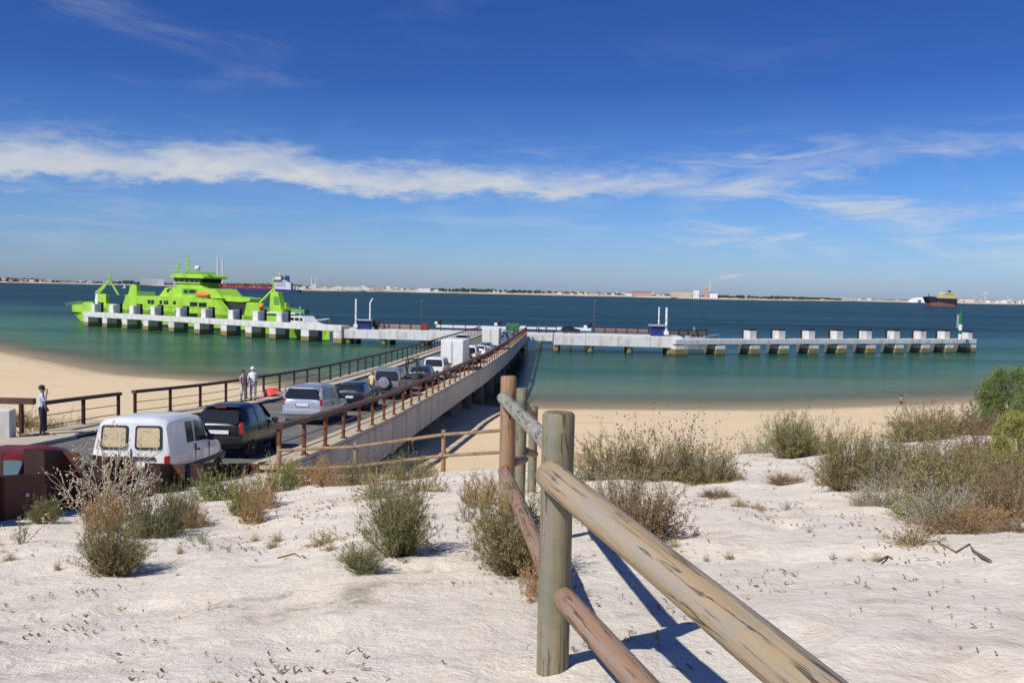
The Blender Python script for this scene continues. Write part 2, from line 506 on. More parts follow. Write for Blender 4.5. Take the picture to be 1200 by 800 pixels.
def sand_material():
    m = bpy.data.materials.new('sand'); m.use_nodes = True
    t = NT(m.node_tree); b = t.n['Principled BSDF']
    P = t.node('ShaderNodeTexCoord').outputs['Object']
    be = t.node('ShaderNodeAttribute', attribute_name='beach').outputs['Fac']
    we = t.node('ShaderNodeAttribute', attribute_name='wet').outputs['Fac']
    n1 = t.noise(P, 0.5, 5, 0.6); n2 = t.noise(P, 3.0, 6, 0.65); n3 = t.noise(P, 30, 4, 0.7)
    dune = t.mix(n1, (0.71, 0.635, 0.515), (0.82, 0.76, 0.65))
    dune = t.mix(t.math('MULTIPLY', t.smooth(n2, .45, .75), .35), dune, (0.52, 0.41, 0.29))
    # greyish organic crust, blown into patches
    cr = t.smooth(t.noise(t.mapping(P, (1, 1.6, 1)), 1.7, 7, 0.7, 0.4), .54, .70)
    dune = t.mix(t.math('MULTIPLY', cr, .36), dune, (0.34, 0.28, 0.21))
    bl = t.noise(t.mapping(P, (0.03, 0.25, 0.25)), 1.0, 5, 0.6)
    bch = t.mix(bl, (0.70, 0.53, 0.32), (0.80, 0.64, 0.42))
    scr = t.smooth(t.noise(t.mapping(P, (0.16, 0.55, 1)), 1.0, 6, 0.7, .5), .57, .72)
    bch = t.mix(t.math('MULTIPLY', scr, .5), bch, (0.33, 0.25, 0.14))
    col = t.mix(be, dune, bch)
    col = t.mix(t.math('MULTIPLY', t.smooth(t.math('ADD', we, t.math('MULTIPLY_ADD', n1, .5, -.25)), .15, .85), .6), col, (0.30, 0.22, 0.13))
    # wrack line left by the last tide
    wr = t.math('MULTIPLY', t.smooth(t.math('ABSOLUTE', t.math('SUBTRACT', we, t.math('MULTIPLY_ADD', n1, .25, -.02))), .09, .02), t.smooth(n2, .50, .62))
    col = t.mix(t.math('MULTIPLY', wr, .75), col, (.10, .075, .04))
    g = t.math('MULTIPLY_ADD', n3, .34, .83)
    cc = t.node('ShaderNodeCombineColor')
    for i in range(3): t.set(cc, i, g)
    col = t.mix(1.0, col, cc.outputs[0], 'MULTIPLY')
    t.l.new(col, b.inputs['Base Color'])
    b.inputs['Roughness'].default_value = 0.92; b.inputs['Specular IOR Level'].default_value = 0.2
    bu = t.node('ShaderNodeBump'); bu.inputs['Strength'].default_value = 0.8; bu.inputs['Distance'].default_value = 0.055
    h = t.math('ADD', t.math('MULTIPLY', t.noise(P, 5.5, 7, .68, .3), 1.0), t.math('MULTIPLY', n3, .16))
    t.l.new(h, bu.inputs['Height']); t.l.new(bu.outputs[0], b.inputs['Normal'])
    return m
gme.materials.append(sand_material())
ground = link('ground', gme); ground['kind'] = 'structure'

# ================================================================== WATER
wx = spaced(-140, 130, 2.0, 1.13, -45000, 45000)
wy = spaced(84, 130, 0.8, 1.07, 60, 60000)
wme, wco = grid_mesh('water', wx, wy, lambda x, y: np.zeros(len(x)))
wd = np.maximum(0, (wco[:, 1]-shore_y(wco[:, 0])))
wd = np.where(np.abs(wco[:, 0]) > 400, 300, wd)
attr(wme, 'offshore', np.minimum(wd, 400))

def water_material():
    m = bpy.data.materials.new('sea_water'); m.use_nodes = True
    t = NT(m.node_tree); b = t.n['Principled BSDF']; out = t.n['Material Output']
    P = t.node('ShaderNodeTexCoord').outputs['Object']
    off = t.node('ShaderNodeAttribute', attribute_name='offshore').outputs['Fac']
    w1 = t.noise(t.mapping(P, (0.018, 0.05, 1)), 1.0, 4, 0.6)
    o2 = t.math('ADD', off, t.math('MULTIPLY', t.math('SUBTRACT', w1, .5), t.math('MULTIPLY_ADD', t.smooth(off, 0, 60), 40, 4)))
    d = t.math('DIVIDE', o2, 160.0, clamp=True)
    col = t.ramp(d, [(0.0, (0.30, 0.24, 0.13)), (0.045, (0.20, 0.20, 0.115)), (0.12, (0.125, 0.165, 0.078)), (0.25, (0.036, 0.105, 0.062)), (0.48, (0.007, 0.056, 0.058)), (1.0, (0.003, 0.030, 0.047))])
    # green shallows, with the ferry's reflection painted into the left bay's colour
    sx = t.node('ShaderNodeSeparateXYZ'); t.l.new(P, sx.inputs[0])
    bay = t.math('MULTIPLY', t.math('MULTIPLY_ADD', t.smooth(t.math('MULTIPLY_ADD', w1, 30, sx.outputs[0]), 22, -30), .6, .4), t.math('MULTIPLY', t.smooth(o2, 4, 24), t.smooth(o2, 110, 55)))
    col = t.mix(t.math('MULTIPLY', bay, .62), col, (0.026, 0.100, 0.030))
    bands = t.smooth(t.noise(t.mapping(P, (0.0016, 0.022, 1)), 1.0, 6, 0.65, .4), .35, .7)
    swell = t.noise(t.mapping(P, (0.012, 0.11, 1), (0, 0, .03)), 1.0, 5, .6, .3)
    sc3 = t.node('ShaderNodeCombineColor'); sf = t.math('ADD', t.math('MULTIPLY_ADD', bands, -.45, .82), t.math('MULTIPLY', swell, .8))
    for i in range(3): t.set(sc3, i, sf)
    col = t.mix(1.0, col, sc3.outputs[0], 'MULTIPLY')
    foam = t.math('MULTIPLY', t.smooth(t.math('ABSOLUTE', t.math('SUBTRACT', o2, 1.2)), .9, .2), t.smooth(t.noise(t.mapping(P, (.06, .3, 1)), 1.0, 4, .6), .5, .62))
    col = t.mix(t.math('MULTIPLY', foam, .6), col, (.6, .58, .52))
    t.l.new(col, b.inputs['Base Color'])
    rg = t.math('MULTIPLY_ADD', bands, .10, .10)
    t.l.new(rg, b.inputs['Roughness'])
    b.inputs['IOR'].default_value = 1.33; b.inputs['Specular IOR Level'].default_value = 0.16
    bu = t.node('ShaderNodeBump'); bu.inputs['Strength'].default_value = 0.8; bu.inputs['Distance'].default_value = 0.24
    h = t.math('ADD', t.noise(t.mapping(P, (0.5, 0.9, 1)), 1.0, 4, .6), t.math('MULTIPLY', t.noise(t.mapping(P, (0.09, 0.16, 1)), 1.0, 3, .6), 1.3))
    t.l.new(t.math('MULTIPLY', h, t.math('SUBTRACT', 1.0, t.math('MULTIPLY', t.math('SUBTRACT', 1.0, t.smooth(off, 100, 190)), .55))), bu.inputs['Height'])
    calm = t.math('SUBTRACT', 1.0, t.smooth(off, 100, 190))      # sheltered inside the jetties
    # broken water: the body colour plus a limited sheen of sky and boats
    df = t.node('ShaderNodeBsdfDiffuse'); t.l.new(col, df.inputs['Color']); t.l.new(bu.outputs[0], df.inputs['Normal'])
    gl = t.node('ShaderNodeBsdfGlossy'); gl.inputs['Roughness'].default_value = .16; t.l.new(bu.outputs[0], gl.inputs['Normal']); gl.inputs['Color'].default_value = (.85, .92, .9, 1)
    fr = t.node('ShaderNodeFresnel'); fr.inputs['IOR'].default_value = 1.33; t.l.new(bu.outputs[0], fr.inputs['Normal'])
    b = t.node('ShaderNodeMixShader'); t.set(b, 0, t.math('MINIMUM', t.math('MULTIPLY', fr.outputs[0], .8), t.math('ADD', t.math('MULTIPLY_ADD', bands, -.10, .22), t.math('MULTIPLY', calm, .05)))); t.set(b, 1, df); t.set(b, 2, gl)
    tr = t.node('ShaderNodeBsdfTransparent')
    mx = t.node('ShaderNodeMixShader')
    t.set(mx, 0, t.math('MULTIPLY_ADD', t.smooth(o2, -3.0, 22.0), .75, .25))
    t.set(mx, 1, tr); t.set(mx, 2, b)
    t.l.new(mx.outputs[0], out.inputs[0])
    return m
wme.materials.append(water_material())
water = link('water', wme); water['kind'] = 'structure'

# ================================================================== ROAD (before the bridge)
ASPH = mat('asphalt', (0.13, 0.128, 0.122), 0.9, var=0.2, vscale=1.2, bump=0.2, bscale=60, dirt=(0.33, 0.28, 0.21), dscale=0.35, damt=0.55)
PAVE = mat('sandy_pavement', (0.50, 0.42, 0.31), 0.9, var=0.15, vscale=1.1, bump=0.2, bscale=30, dirt=(0.62, 0.52, 0.38), dscale=0.5, damt=0.5)
KERBM = mat('kerb_concrete', (0.50, 0.46, 0.39), 0.85, var=0.15, vscale=2, bump=0.2, bscale=25)
def strip(fl, fr, ys, thick, zoff=0.0):
    """a ribbon along the road between two edges, with thickness"""
    vs = []; fs = []
    for y in ys:
        z = EYE - float(road_h(y)) + zoff
        a, b = float(fl(y)), float(fr(y))
        vs += [(a, y, z), (b, y, z), (b, y, z-thick), (a, y, z-thick)]
    for i in range(len(ys)-1):
        k = 4*i
        for p, q in ((0, 1), (1, 2), (2, 3), (3, 0)):
            fs.append((k+p, k+4+p, k+4+q, k+q))
    n = 4*(len(ys)-1)
    fs += [(3, 2, 1, 0)][::-1] + [(n, n+1, n+2, n+3)]
    return vs, fs
def ribbon(name, fl, fr, ys, thick, m, parent=None, zoff=0.0, kind=None):
    b = MB(); b.add(*strip(fl, fr, ys, thick, zoff))
    o = b.build(name, m, parent, kind=kind)
    bm = bmesh.new(); bm.from_mesh(o.data); bmesh.ops.recalc_face_normals(bm, faces=bm.faces); bm.to_mesh(o.data); bm.free()
    return o
BR0 = 31.0                        # where the bridge begins
ys0 = list(np.linspace(-8, BR0, 24))
ribbon('road', lambda y: -15.25, lambda y: min(float(rail_r(y))-0.05, -6.2) if y > 26 else -6.72, ys0, 0.3, ASPH, kind='structure')
ribbon('pavement', lambda y: -16.95, lambda y: -15.42, ys0, 0.3, PAVE, zoff=0.12, kind='structure')
ribbon('kerb', lambda y: -15.415, lambda y: -15.255, ys0, 0.3, KERBM, zoff=0.135, kind='structure')
# sandy apron left of the pavement, by the concrete block
ribbon('apron', lambda y: -34.0, lambda y: -16.96, list(np.linspace(-8, 30, 12)), 0.3, PAVE, zoff=0.05, kind='structure')

# ================================================================== BRIDGE
bridge = empty('pier_bridge', (-10.5, BR0, 6.0), 0, 'long concrete approach bridge carrying the queue of cars from the beach to the jetties', 'bridge')
def rel(o, parent):
    """keep world placed vertices when hung under a thing"""
    o.parent = parent
    o.matrix_parent_inverse = Matrix.Translation(parent.location).inverted() if parent.rotation_euler.z == 0 else parent.matrix_basis.inverted()
    return o
ysb = list(np.linspace(BR0, 176, 50))
KL, KR = 1.35, 0.72               # width of the walkways left and right
rel(ribbon('deck', lambda y: rail_l(y)+0.05, lambda y: rail_r(y)-0.02, ysb, 0.45, ASPH), bridge)
rel(ribbon('walkway', lambda y: rail_r(y)-KR, lambda y: rail_r(y)+0.28, list(np.linspace(23.7, 176, 54)), 0.10, PAVE, zoff=0.16), bridge)
rel(ribbon('walkway', lambda y: rail_l(y)-0.28, lambda y: rail_l(y)+KL, ysb, 0.10, PAVE, zoff=0.16), bridge)
# precast fascia panels, joints left open
def fascia(side):
    y = BR0-6.6 if side > 0 else BR0 + 4
    while y < 174:
        y1 = min(y+2.58, 175.5)
        b = MB()
        vs = []
        for yy in (y, y1):
            x = float(rail_r(yy))+0.30 if side > 0 else float(rail_l(yy))-0.30
            z = EYE-float(road_h(yy))
            dep = 1.42
            for dx, dz in ((0, 0.045), (0.03*side, -0.10), (0.03*side, -dep), (-0.22*side, -dep), (-0.22*side, 0.045)):
                vs.append((x+dx, yy, z+dz))
        fs = [(0, 1, 2, 3, 4), (9, 8, 7, 6, 5)] + [(i, 5+i, 5+(i+1) % 5, (i+1) % 5) for i in range(5)]
        b.add(vs, fs)
        o = b.build('fascia_panel', FASC)
        rel(o, bridge)
        y = y1 + 0.06
FASC = mat('fascia_concrete', (0.50, 0.475, 0.42), 0.85, var=0.14, vscale=0.9, bump=0.2, bscale=12, dirt=(0.22, 0.21, 0.20), dscale=1.3, damt=0.7, stretch=(1, 1, 0.2))
fascia(1); fascia(-1)
# girders and pile bents
for k in (0.22, 0.5, 0.78):
    rel(ribbon('girder', lambda y: rail_l(y)+(rail_r(y)-rail_l(y))*k-0.35, lambda y: rail_l(y)+(rail_r(y)-rail_l(y))*k+0.35, list(np.linspace(BR0+3, 175, 30)), 0.85, CONC, zoff=-0.46), bridge)
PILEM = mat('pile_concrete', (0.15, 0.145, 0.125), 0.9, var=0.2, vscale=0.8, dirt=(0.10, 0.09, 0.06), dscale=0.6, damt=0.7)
y = BR0 + 7.0
while y < 173:
    xl, xr = float(rail_l(y)), float(rail_r(y)); zt = EYE-float(road_h(y))-1.32
    cb = MB().box(((xl+xr)/2, y, zt-0.35), (xr-xl-0.5, 1.0, 0.7))
    rel(cb.build('pile_cap', PILEM), bridge)
    for q in (0.12, 0.5, 0.88):
        x = xl+(xr-xl)*q
        zb = min(terrain([x], [y])[0]-1.0, -1.5) if y > 80 else terrain([x], [y])[0]-1
        pb = MB().tube([(x, y, zt-0.7), (x, y, float(zb))], 0.42, 12)
        rel(pb.build('pile', PILEM, smooth=40), bridge)
    y += 10.5
# abutment where the bridge leaves the sand
ab = MB().box((-10.9, BR0+0.9, 3.4), (9.6, 1.6, 4.2)); rel(ab.build('abutment', CONC), bridge)
# rails of the two balustrades
def balustrade(name, label, fx, y0, y1, step, post_m, rail_m, group, zoff=0.17, wide=0.20, sag=True):
    ya = y0
    root = empty(name, (float(fx(y0)), y0, EYE-float(road_h(y0))), 0, label, 'railing', group)
    n = max(1, int(round((y1-y0)/step)))
    ys = [y0 + (y1-y0)*i/n for i in range(n+1)]
    me = MB().box((0, 0, 0.5), (0.10, 0.16, 1.0), bev=0.012).mesh('post', post_m)
    base = MB().box((0, 0, 0.012), (0.2, 0.26, 0.024)).mesh('post_foot', post_m)
    for yy in ys:
        x = float(fx(yy)); z = EYE-float(road_h(yy))+zoff
        o = link('post', me, root, (x-root.location.x, yy-y0, z-root.location.z))
        if yy < 70: link('post_foot', base, o)
    fine = [y0 + (y1-y0)*i/(n*2) for i in range(n*2+1)]
    b = MB(); vs = []; fs = []
    for yy in fine:
        x = float(fx(yy)); z = EYE-float(road_h(yy))+zoff+1.0
        e0 = -0.14 if yy == y0 else 0.14 if yy == y1 else 0
        for dx, dz in ((-wide/2, 0), (wide/2, 0), (wide/2, 0.13), (-wide/2, 0.13)):
            vs.append((x+dx-root.location.x, yy-y0+e0, z+dz-root.location.z))
    for i in range(len(fine)-1):
        for k in range(4):
            fs.append((4*i+k, 4*i+(k+1) % 4, 4*i+4+(k+1) % 4, 4*i+4+k))
    m = 4*(len(fine)-1)
    fs += [(3, 2, 1, 0), (m, m+1, m+2, m+3)]
    b.add(vs, fs); b.build('handrail', rail_m, root)
    for hh, rr in ((0.22, 0.017), (0.60, 0.017)):
        pts = [(float(fx(yy))-root.location.x, yy-y0, EYE-float(road_h(yy))+zoff+hh-root.location.z) for yy in fine]
        MB().tube(pts, rr, 6).build('cable', RUSTB, root, smooth=60)
    return root
balustrade('bridge_railing', 'rusty steel railing along the near right hand edge of the bridge', lambda y: rail_r(y)+0.12, 23.9, 175, 2.55, RUSTB, RAILB, 'railings of the bridge', wide=0.28)
balustrade('bridge_railing', 'dark brown railing along the far left hand edge of the bridge, by the standing couple', lambda y: rail_l(y)-0.12, 38.6, 175, 2.55, RUST, RAILB, 'railings of the bridge')
balustrade('bridge_railing', 'short dark railing beside the man in dark trousers, before the gap', lambda y: rail_l(y)-0.12+0*y, 31.8, 37.4, 2.8, RUST, RAILB, 'railings of the bridge', zoff=0.12)
_px = at(-12, 470, 33.0).x; _pz = EYE-float(road_h(33))
rr = empty('bridge_railing', (-17.9, 32.6, 6.1), 0, 'stub of dark railing behind the concrete block at the left edge', 'railing', 'railings of the bridge')
MB().box((-1.5, 0, 1.15), (3.6, 0.2, 0.22), bev=0.01).build('handrail', RAILB, rr)
for x in (-3.0, -0.2): MB().box((x, 0, 0.5), (0.1, 0.16, 1.1)).build('post', RUST, rr)

# concrete block at the left edge
bl = empty('concrete_block', (-17.55, 30.0, EYE-5.52), R_(12), 'upright pale concrete block with dark slots by the left end of the pavement', 'concrete block')
MB().box((0, 0, 0.55), (1.1, 0.62, 1.12), bev=0.02).build('block', CONCW, bl)
MB().box((-0.30, -0.305, 0.86), (0.42, 0.03, 0.10)).build('slot', DARKM, bl)
MB().box((-0.30, -0.305, 0.62), (0.42, 0.03, 0.10)).build('slot', DARKM, bl)

# ================================================================== corten barrier along the road
bar = empty('steel_barrier', (-6.78, 12.0, EYE-3.9), 0, 'rusty folded steel barrier of tall open boxes between dune and road', 'barrier')
def bt(y): return EYE - float(np.interp(y, [10, 12.8, 14.8, 17, 19.6, 22, 24.4, 26], [1.95, 2.43, 2.93, 3.50, 3.96, 4.46, 4.88, 5.1]))
def plate(name, y0, y1, x0, x1, z0, ztop, th=0.02, m=RUST):
    b = MB(); dx, dy = x1-x0, y1-y0; L = math.hypot(dx, dy); nx, ny = -dy/L*th/2, dx/L*th/2
    vs = []
    for s in (-1, 1):
        for (x, y, z) in ((x0, y0, z0), (x1, y1, z0), (x1, y1, ztop[1]), (x0, y0, ztop[0])):
            vs.append((x+nx*s-bar.location.x, y+ny*s-bar.location.y, z-bar.location.z))
    b.add(vs, [(3, 2, 1, 0), (4, 5, 6, 7), (0, 1, 5, 4), (1, 2, 6, 5), (2, 3, 7, 6), (3, 0, 4, 7)])
    return b.build(name, m, bar)
RUST_LIT = mat('rust_lit', (0.105, 0.038, 0.021), 0.8, var=0.35, vscale=3.5, bump=0.2, bscale=45, dirt=(0.07, 0.026, 0.016), dscale=4, damt=0.6)  # lit tone of the barrier steel, for far cheeks and low plates
bolt = MB().lathe([(0.03, 0), (0.03, 0.02), (0.018, 0.035)], 10).mesh('bolt', PLATE)
mods = [(10.2, 11.3), (12.32, 13.35), (14.25, 15.35), (16.4, 17.65), (18.75, 20.4), (21.3, 22.9), (23.8, 25.1)]
FX, BX = -6.52, -6.80               # front and back of the folded boxes
for i, (a, b) in enumerate(mods):
    zb = EYE - float(np.interp(a, [10, 12.3, 15, 17.5, 19.6, 22, 25], [2.9, 3.3, 3.8, 4.2, 4.6, 4.95, 5.4])) - 0.2
    plate('back_plate', a, b, BX, BX, zb, (bt(a), bt(b)), m=RUST)  # darker steel tone paints in the shade inside the box
    plate('cheek_plate', a, a, BX, FX, zb, (bt(a), bt(a)-0.03), m=RUST)
    plate('cheek_plate', b, b, BX, FX, zb, (bt(b), bt(b)-0.03), m=RUST_LIT)
    o = link('bolt', bolt, bar, (BX+0.015-bar.location.x, (a+b)/2-bar.location.y, (bt(a)-0.45)-bar.location.z), (0, PI/2, 0))
    if i+1 < len(mods):
        c = mods[i+1][0]
        lo = (.34, .36, .60, .60, .5, .46, .4)[i]
        plate('low_plate', b+0.012, c-0.012, FX, FX, zb-0.3, (bt(b)-lo, bt(c)-lo), m=RUST_LIT)
        link('bolt', bolt, bar, (FX+0.015-bar.location.x, (b+c)/2-bar.location.y, (bt((b+c)/2)-lo-0.28)-bar.location.z), (0, PI/2, 0))

# ================================================================== JETTIES
ARM_L = (Vector((-113.0, 234.5, 0)), Vector((0.8372, -0.5469, 0)))
ARM_R = (Vector((33.0, 172.0, 0)), Vector((0.9245, 0.3811, 0)))
def stain_mat():
    m = bpy.data.materials.new('tide_marked_concrete'); m.use_nodes = True
    t = NT(m.node_tree); b = t.n['Principled BSDF']
    g = t.node('ShaderNodeNewGeometry'); s = t.node('ShaderNodeSeparateXYZ'); t.l.new(g.outputs['Position'], s.inputs[0])
    P = g.outputs['Position']
    z = t.math('ADD', s.outputs[2], t.math('MULTIPLY_ADD', t.noise(P, 1.3, 4, .6), .35, -.17))
    n = t.noise(t.mapping(P, (1, 1, .3)), .8, 5, .6)
    clean = t.mix(t.smooth(n, .45, .75), (0.68, 0.67, 0.64), (0.40, 0.38, 0.34))
    tide = t.mix(n, (0.17, 0.135, 0.045), (0.30, 0.235, 0.09))
    c = t.mix(t.smooth(z, 1.05, 1.2), tide, clean)
    c = t.mix(t.smooth(z, .35, .05), c, (0.07, 0.062, 0.025))
    t.l.new(c, b.inputs['Base Color']); b.inputs['Roughness'].default_value = .85
    return m
TIDE = stain_mat()
def on_line(u, v, P, d):
    r = ray(u, v); t = r.x        # x = t*y
    s = (t*P.y-P.x)/(d.x-t*d.y)
    return P + d*s
def jetty_frame(P, d):
    n = Vector((-d.y, d.x, 0))
    return n
def jetty(name, label, P, d, blocks, widths, ztop, upper, wt, n_up, ferry_side, end_s, capped=None, wth=1.24):
    n = Vector((-d.y, d.x, 0))
    if n.y < 0: n = -n
    ang = math.atan2(d.y, d.x)
    root = empty(name, (P.x, P.y, 0), ang, label, 'jetty')
    ss = []
    for (u, v), w in zip(blocks, widths):
        p = on_line(u, v, P, d); ss.append((p-P).dot(d))
    for s, w, up in zip(ss, widths, upper):
        MB().box((s, 1.4, (ztop-1.3-3)/2 + 0), (w, 2.8, ztop-1.3+3), bev=0.05).build('pile_block', TIDE, root)
        MB().box((s-0.05, 3.5, (ztop-1.2-3)/2), (w*0.92, 1.35, ztop-1.2+3)).build('rear_pile', PILEM, root)  # dark pile colour carries the shade behind the front blocks
        if up:
            MB().box((s, n_up+1.0, ztop+up/2), (w*(.82 if capped is None else .70), 2.0, up), bev=0.06).build('fender_block', CONCW, root)
            MB().box((s, n_up+2.35, ztop+up/2-0.05+(0.2 if capped is None else .1)), (w*(0.86 if capped is None else .66), 0.65, up+(0.5 if capped is None else .3)), bev=0.08).build('fender', RUBBER, root)
            if capped is not None: MB().box((s-.05, n_up+1.0, ztop+up+.17), (w*.74, 2.1, .32), bev=.05).build('rubber_cap', RUBBER, root)
    # walkway slabs butted block to block
    order = sorted(ss)
    a = order[0]-widths[0]/2
    cuts = [a] + order[1:] + ([end_s] if end_s else [order[-1]+widths[-1]/2])
    for i in range(len(cuts)-1):
        L = cuts[i+1]-cuts[i]
        MB().box((cuts[i]+L/2, 1.2, ztop-wth/2), (L-0.04, 2.5, wth), bev=0.04).build('walkway_slab', CONCW, root)
    return root, ss
lb = [(100.5, 382), (122.5, 384), (146, 385.8), (170.5, 387), (200.5, 389.4), (230.5, 391), (262, 394), (291, 396), (319, 397.5), (357, 400.5), (395, 402.5)]
jl, sl = jetty('left_jetty', 'left concrete dolphin jetty on stained blocks in front of the green ferry', *ARM_L, lb, [2.1]*9+[2.4]*2, 3.75, [2.15]*9+[0, 0], 1.2, 1.9, 1, None)
rb = [(844.5, 415.5), (885, 415.3), (919, 415.2), (954, 415.1), (987, 415), (1021, 414.8), (1054, 414.3), (1085, 414), (1113, 413.7), (1140, 413.3)]
jr, sr = jetty('right_jetty', 'right concrete dolphin jetty with black capped blocks and the green and white beacon', *ARM_R, [(799, 416)]+rb, [3.0, 2.2]+[2.45]*8+[2.0], 3.05, [0, 0]+[1.75]*8+[1.5], 1.2, 0.9, 1, None, capped=1, wth=.98)

# central platforms either side of the bridge end
def platform(name, label, A, B, depth, z, th, pile_uv, back=0.0):
    d = (B-A); L = d.length; d = d.normalized(); ang = math.atan2(d.y, d.x)
    root = empty(name, (A.x, A.y, 0), ang, label, 'platform')
    nseg = max(1, int(round(L/6.5)))
    for i in range(nseg):
        MB().box((L*(i+.5)/nseg, depth/2, z-th/2), (L/nseg-0.04, depth, th), bev=0.05).build('deck_slab', CONCW, root)
    for u, v in pile_uv:
        p = on_line(u, v, A, d); s = (p-A).dot(d)
        for k, yy in enumerate((0.9, depth-1.5)):
            MB().tube([(s, yy, z-th), (s, yy, -3)], 0.62, 14).build('pile', TIDE, root, smooth=40)
    return root, L
pl, PLL = platform('left_platform', 'left concrete ferry platform with the blue cabinet between jetty and bridge', Vector((-36.5, 184.6, 0)), Vector((-4.5, 180.5, 0)), 9.0, 3.05, 1.9, [(407, 403), (449, 404), (494, 405), (535, 405.5)])
pr, PRL = platform('right_platform', 'right concrete ferry platform with the blue cabinet between bridge and jetty', Vector((8.2, 174.4, 0)), Vector((33.4, 172.6, 0)), 9.5, 3.4, 2.1, [(652, 412), (692, 413), (738, 414), (785, 414.5)])
p2, P2L = platform('landing_platform', 'low landing deck joining the bridge end to the right platform', Vector((2.6, 176.6, 0)), Vector((8.1, 176.2, 0)), 8.0, 3.3, 1.4, [])
hd = empty('landing_stage', (-4.0, 176.3, 0), 0, 'bridge head slab where the queue turns on to the jetties', 'platform')
MB().box((2.6, 9.3, 2.86), (9.0, 18.0, 0.9)).build('deck_slab', CONC, hd)
for x in (-0.8, 6): 
    for yy in (3, 15): MB().tube([(x, yy, 2.4), (x, yy, -3)], 0.6, 12).build('pile', TIDE, hd, smooth=40)

def rust_fence(name, label, A, B, z, h, step, pm, rm, cat='railing', panel=None, group='railings on the platforms'):
    A = Vector(A); B = Vector(B); d = B-A; L = d.length; d.normalize()
    root = empty(name, (A.x, A.y, z), math.atan2(d.y, d.x), label, cat, group)
    n = int(round(L/step))
    me = MB().box((0, 0, h/2), (0.16, 0.12, h)).mesh('post', pm)
    for i in range(n+1): link('post', me, root, (L*i/n, 0, 0))
    MB().box((L/2, 0, h+0.07), (L+0.2, 0.2, 0.14)).build('handrail', rm, root)
    for hh in (0.3, 0.62): MB().box((L/2, 0, hh), (L, 0.03, 0.05)).build('rail', rm, root)
    if panel is not None: MB().box((L/2, 0.09, h*0.42), (L, 0.03, h*0.72)).build('panel', panel, root)
    return root
PINK = mat('faded_panel', (0.33, 0.25, 0.20), 0.8, var=0.2, vscale=2, dirt=(0.4, 0.2, 0.12), dscale=1.5, damt=0.5)
rust_fence('platform_railing', 'rust brown railing with faded panels along the back of the left platform', at(443, 380, 190), at(494, 380, 188), 3.05, 1.25, 2.4, RUST, RUST, panel=PINK)
rust_fence('platform_railing', 'dark railing on the left platform next to the bridge', at(502, 382, 187), at(560, 382, 186.5), 3.05, 1.2, 2.4, RUST, RUST)
rust_fence('platform_railing', 'rust red railing along the back of the right platform', at(696, 386, 185), at(760, 386, 184), 3.4, 1.2, 2.2, RUST, RUST, panel=PINK)
rust_fence('platform_railing', 'rust red railing reaching out from the right platform towards the jetty', at(784, 387, 183), at(828, 387, 186), 3.2, 1.2, 2.2, RUST, RUST, panel=PINK)
rust_fence('platform_railing', 'low rusty railing between the pilot boat and the left cabinet', at(384, 381, 190), at(416, 381, 189), 3.05, 0.9, 2.2, RUST, RUST)
rust_fence('platform_railing', 'short railing on the landing deck beside the bridge end', at(617, 388, 183.5), at(652, 388, 183), 3.3, 1.1, 2.2, RUST, RUST)
dp = at(497.5, 384, 187)
dd = empty('steel_gate', (dp.x, dp.y, 3.05), 0, 'small rusty red steel gate between two railings on the left platform', 'gate')
MB().box((0, 0, 0.75), (1.3, 0.08, 1.5), bev=0.01).build('leaf', mat('red_rust', (0.17, 0.04, 0.025), 0.8, var=.3), dd)
for x in (-0.72, 0.72): MB().box((x, 0, 0.85), (0.14, 0.14, 1.7)).build('post', RUST, dd)

# blue cabinets with their white masts
BLUE = mat('navy_blue_paint', (0.018, 0.028, 0.17), 0.5, var=0.12)
def cabinet(label, u0, u1, vt, z, y, masts):
    a = at(u0, vt, y); b = at(u1, vt, y); w = b.x-a.x; h = a.z-z
    root = empty('control_cabinet', ((a.x+b.x)/2, y, z), 0, label, 'cabinet', 'blue cabinets at the ferry berths')
    MB().box((0, 0, h/2), (w, 2.2, h), bev=0.03).build('body', BLUE, root)
    MB().box((0, -0.1, h+0.16), (w+0.7, 2.9, 0.30), bev=0.03).build('roof', GREYM, root)
    MB().box((-w*0.2, -1.12, h*0.45), (w*0.3, 0.05, h*0.8)).build('door', BLUE, root)
    return root
cabinet('blue cabinet with grey roof on the left platform', 419.5, 434.5, 375.5, 3.05, 186, None)
cabinet('blue cabinet with grey roof on the right platform', 762.5, 778, 381.8, 3.4, 177, None)
def mast(label, u, vb, vt, y, bent=False, fat=0.22):
    p = at(u, vb, y); q = at(u, vt, y); h = q.z-p.z
    root = empty('lift_mast', (p.x, y, p.z), 0, label, 'mast', 'white masts beside the cabinets')
    MB().box((0, 0, 0.35), (fat*4, fat*4, 0.7), bev=0.05).build('foot', WHITEM, root)
    pts = [(0, 0, 0.6), (0, 0, h-0.2 if not bent else h-1.0)] + ([(0.25, 0, h-0.5), (0.55, 0, h)] if bent else [(0, 0, h)])
    MB().tube(pts, [fat, fat*0.95]+[fat*0.9]*(len(pts)-2), 10).build('pole', WHITEM, root, smooth=50)
    MB().box((0.0, 0, h*0.55), (fat*2.6, fat*2.4, 0.16)).build('collar', GREYM, root)
mast('white mast with a white foot left of the left blue cabinet', 417, 384, 350.2, 185, False)
mast('white mast with a bent top right of the left blue cabinet', 433.5, 382.5, 349.5, 187, True, 0.17)
mast('slim white mast rising behind the right blue cabinet', 771.8, 386, 359.5, 182, False, 0.16)
mast('thick white mast with a wide foot right of the right blue cabinet', 780.5, 392, 360.2, 176, False, 0.24)
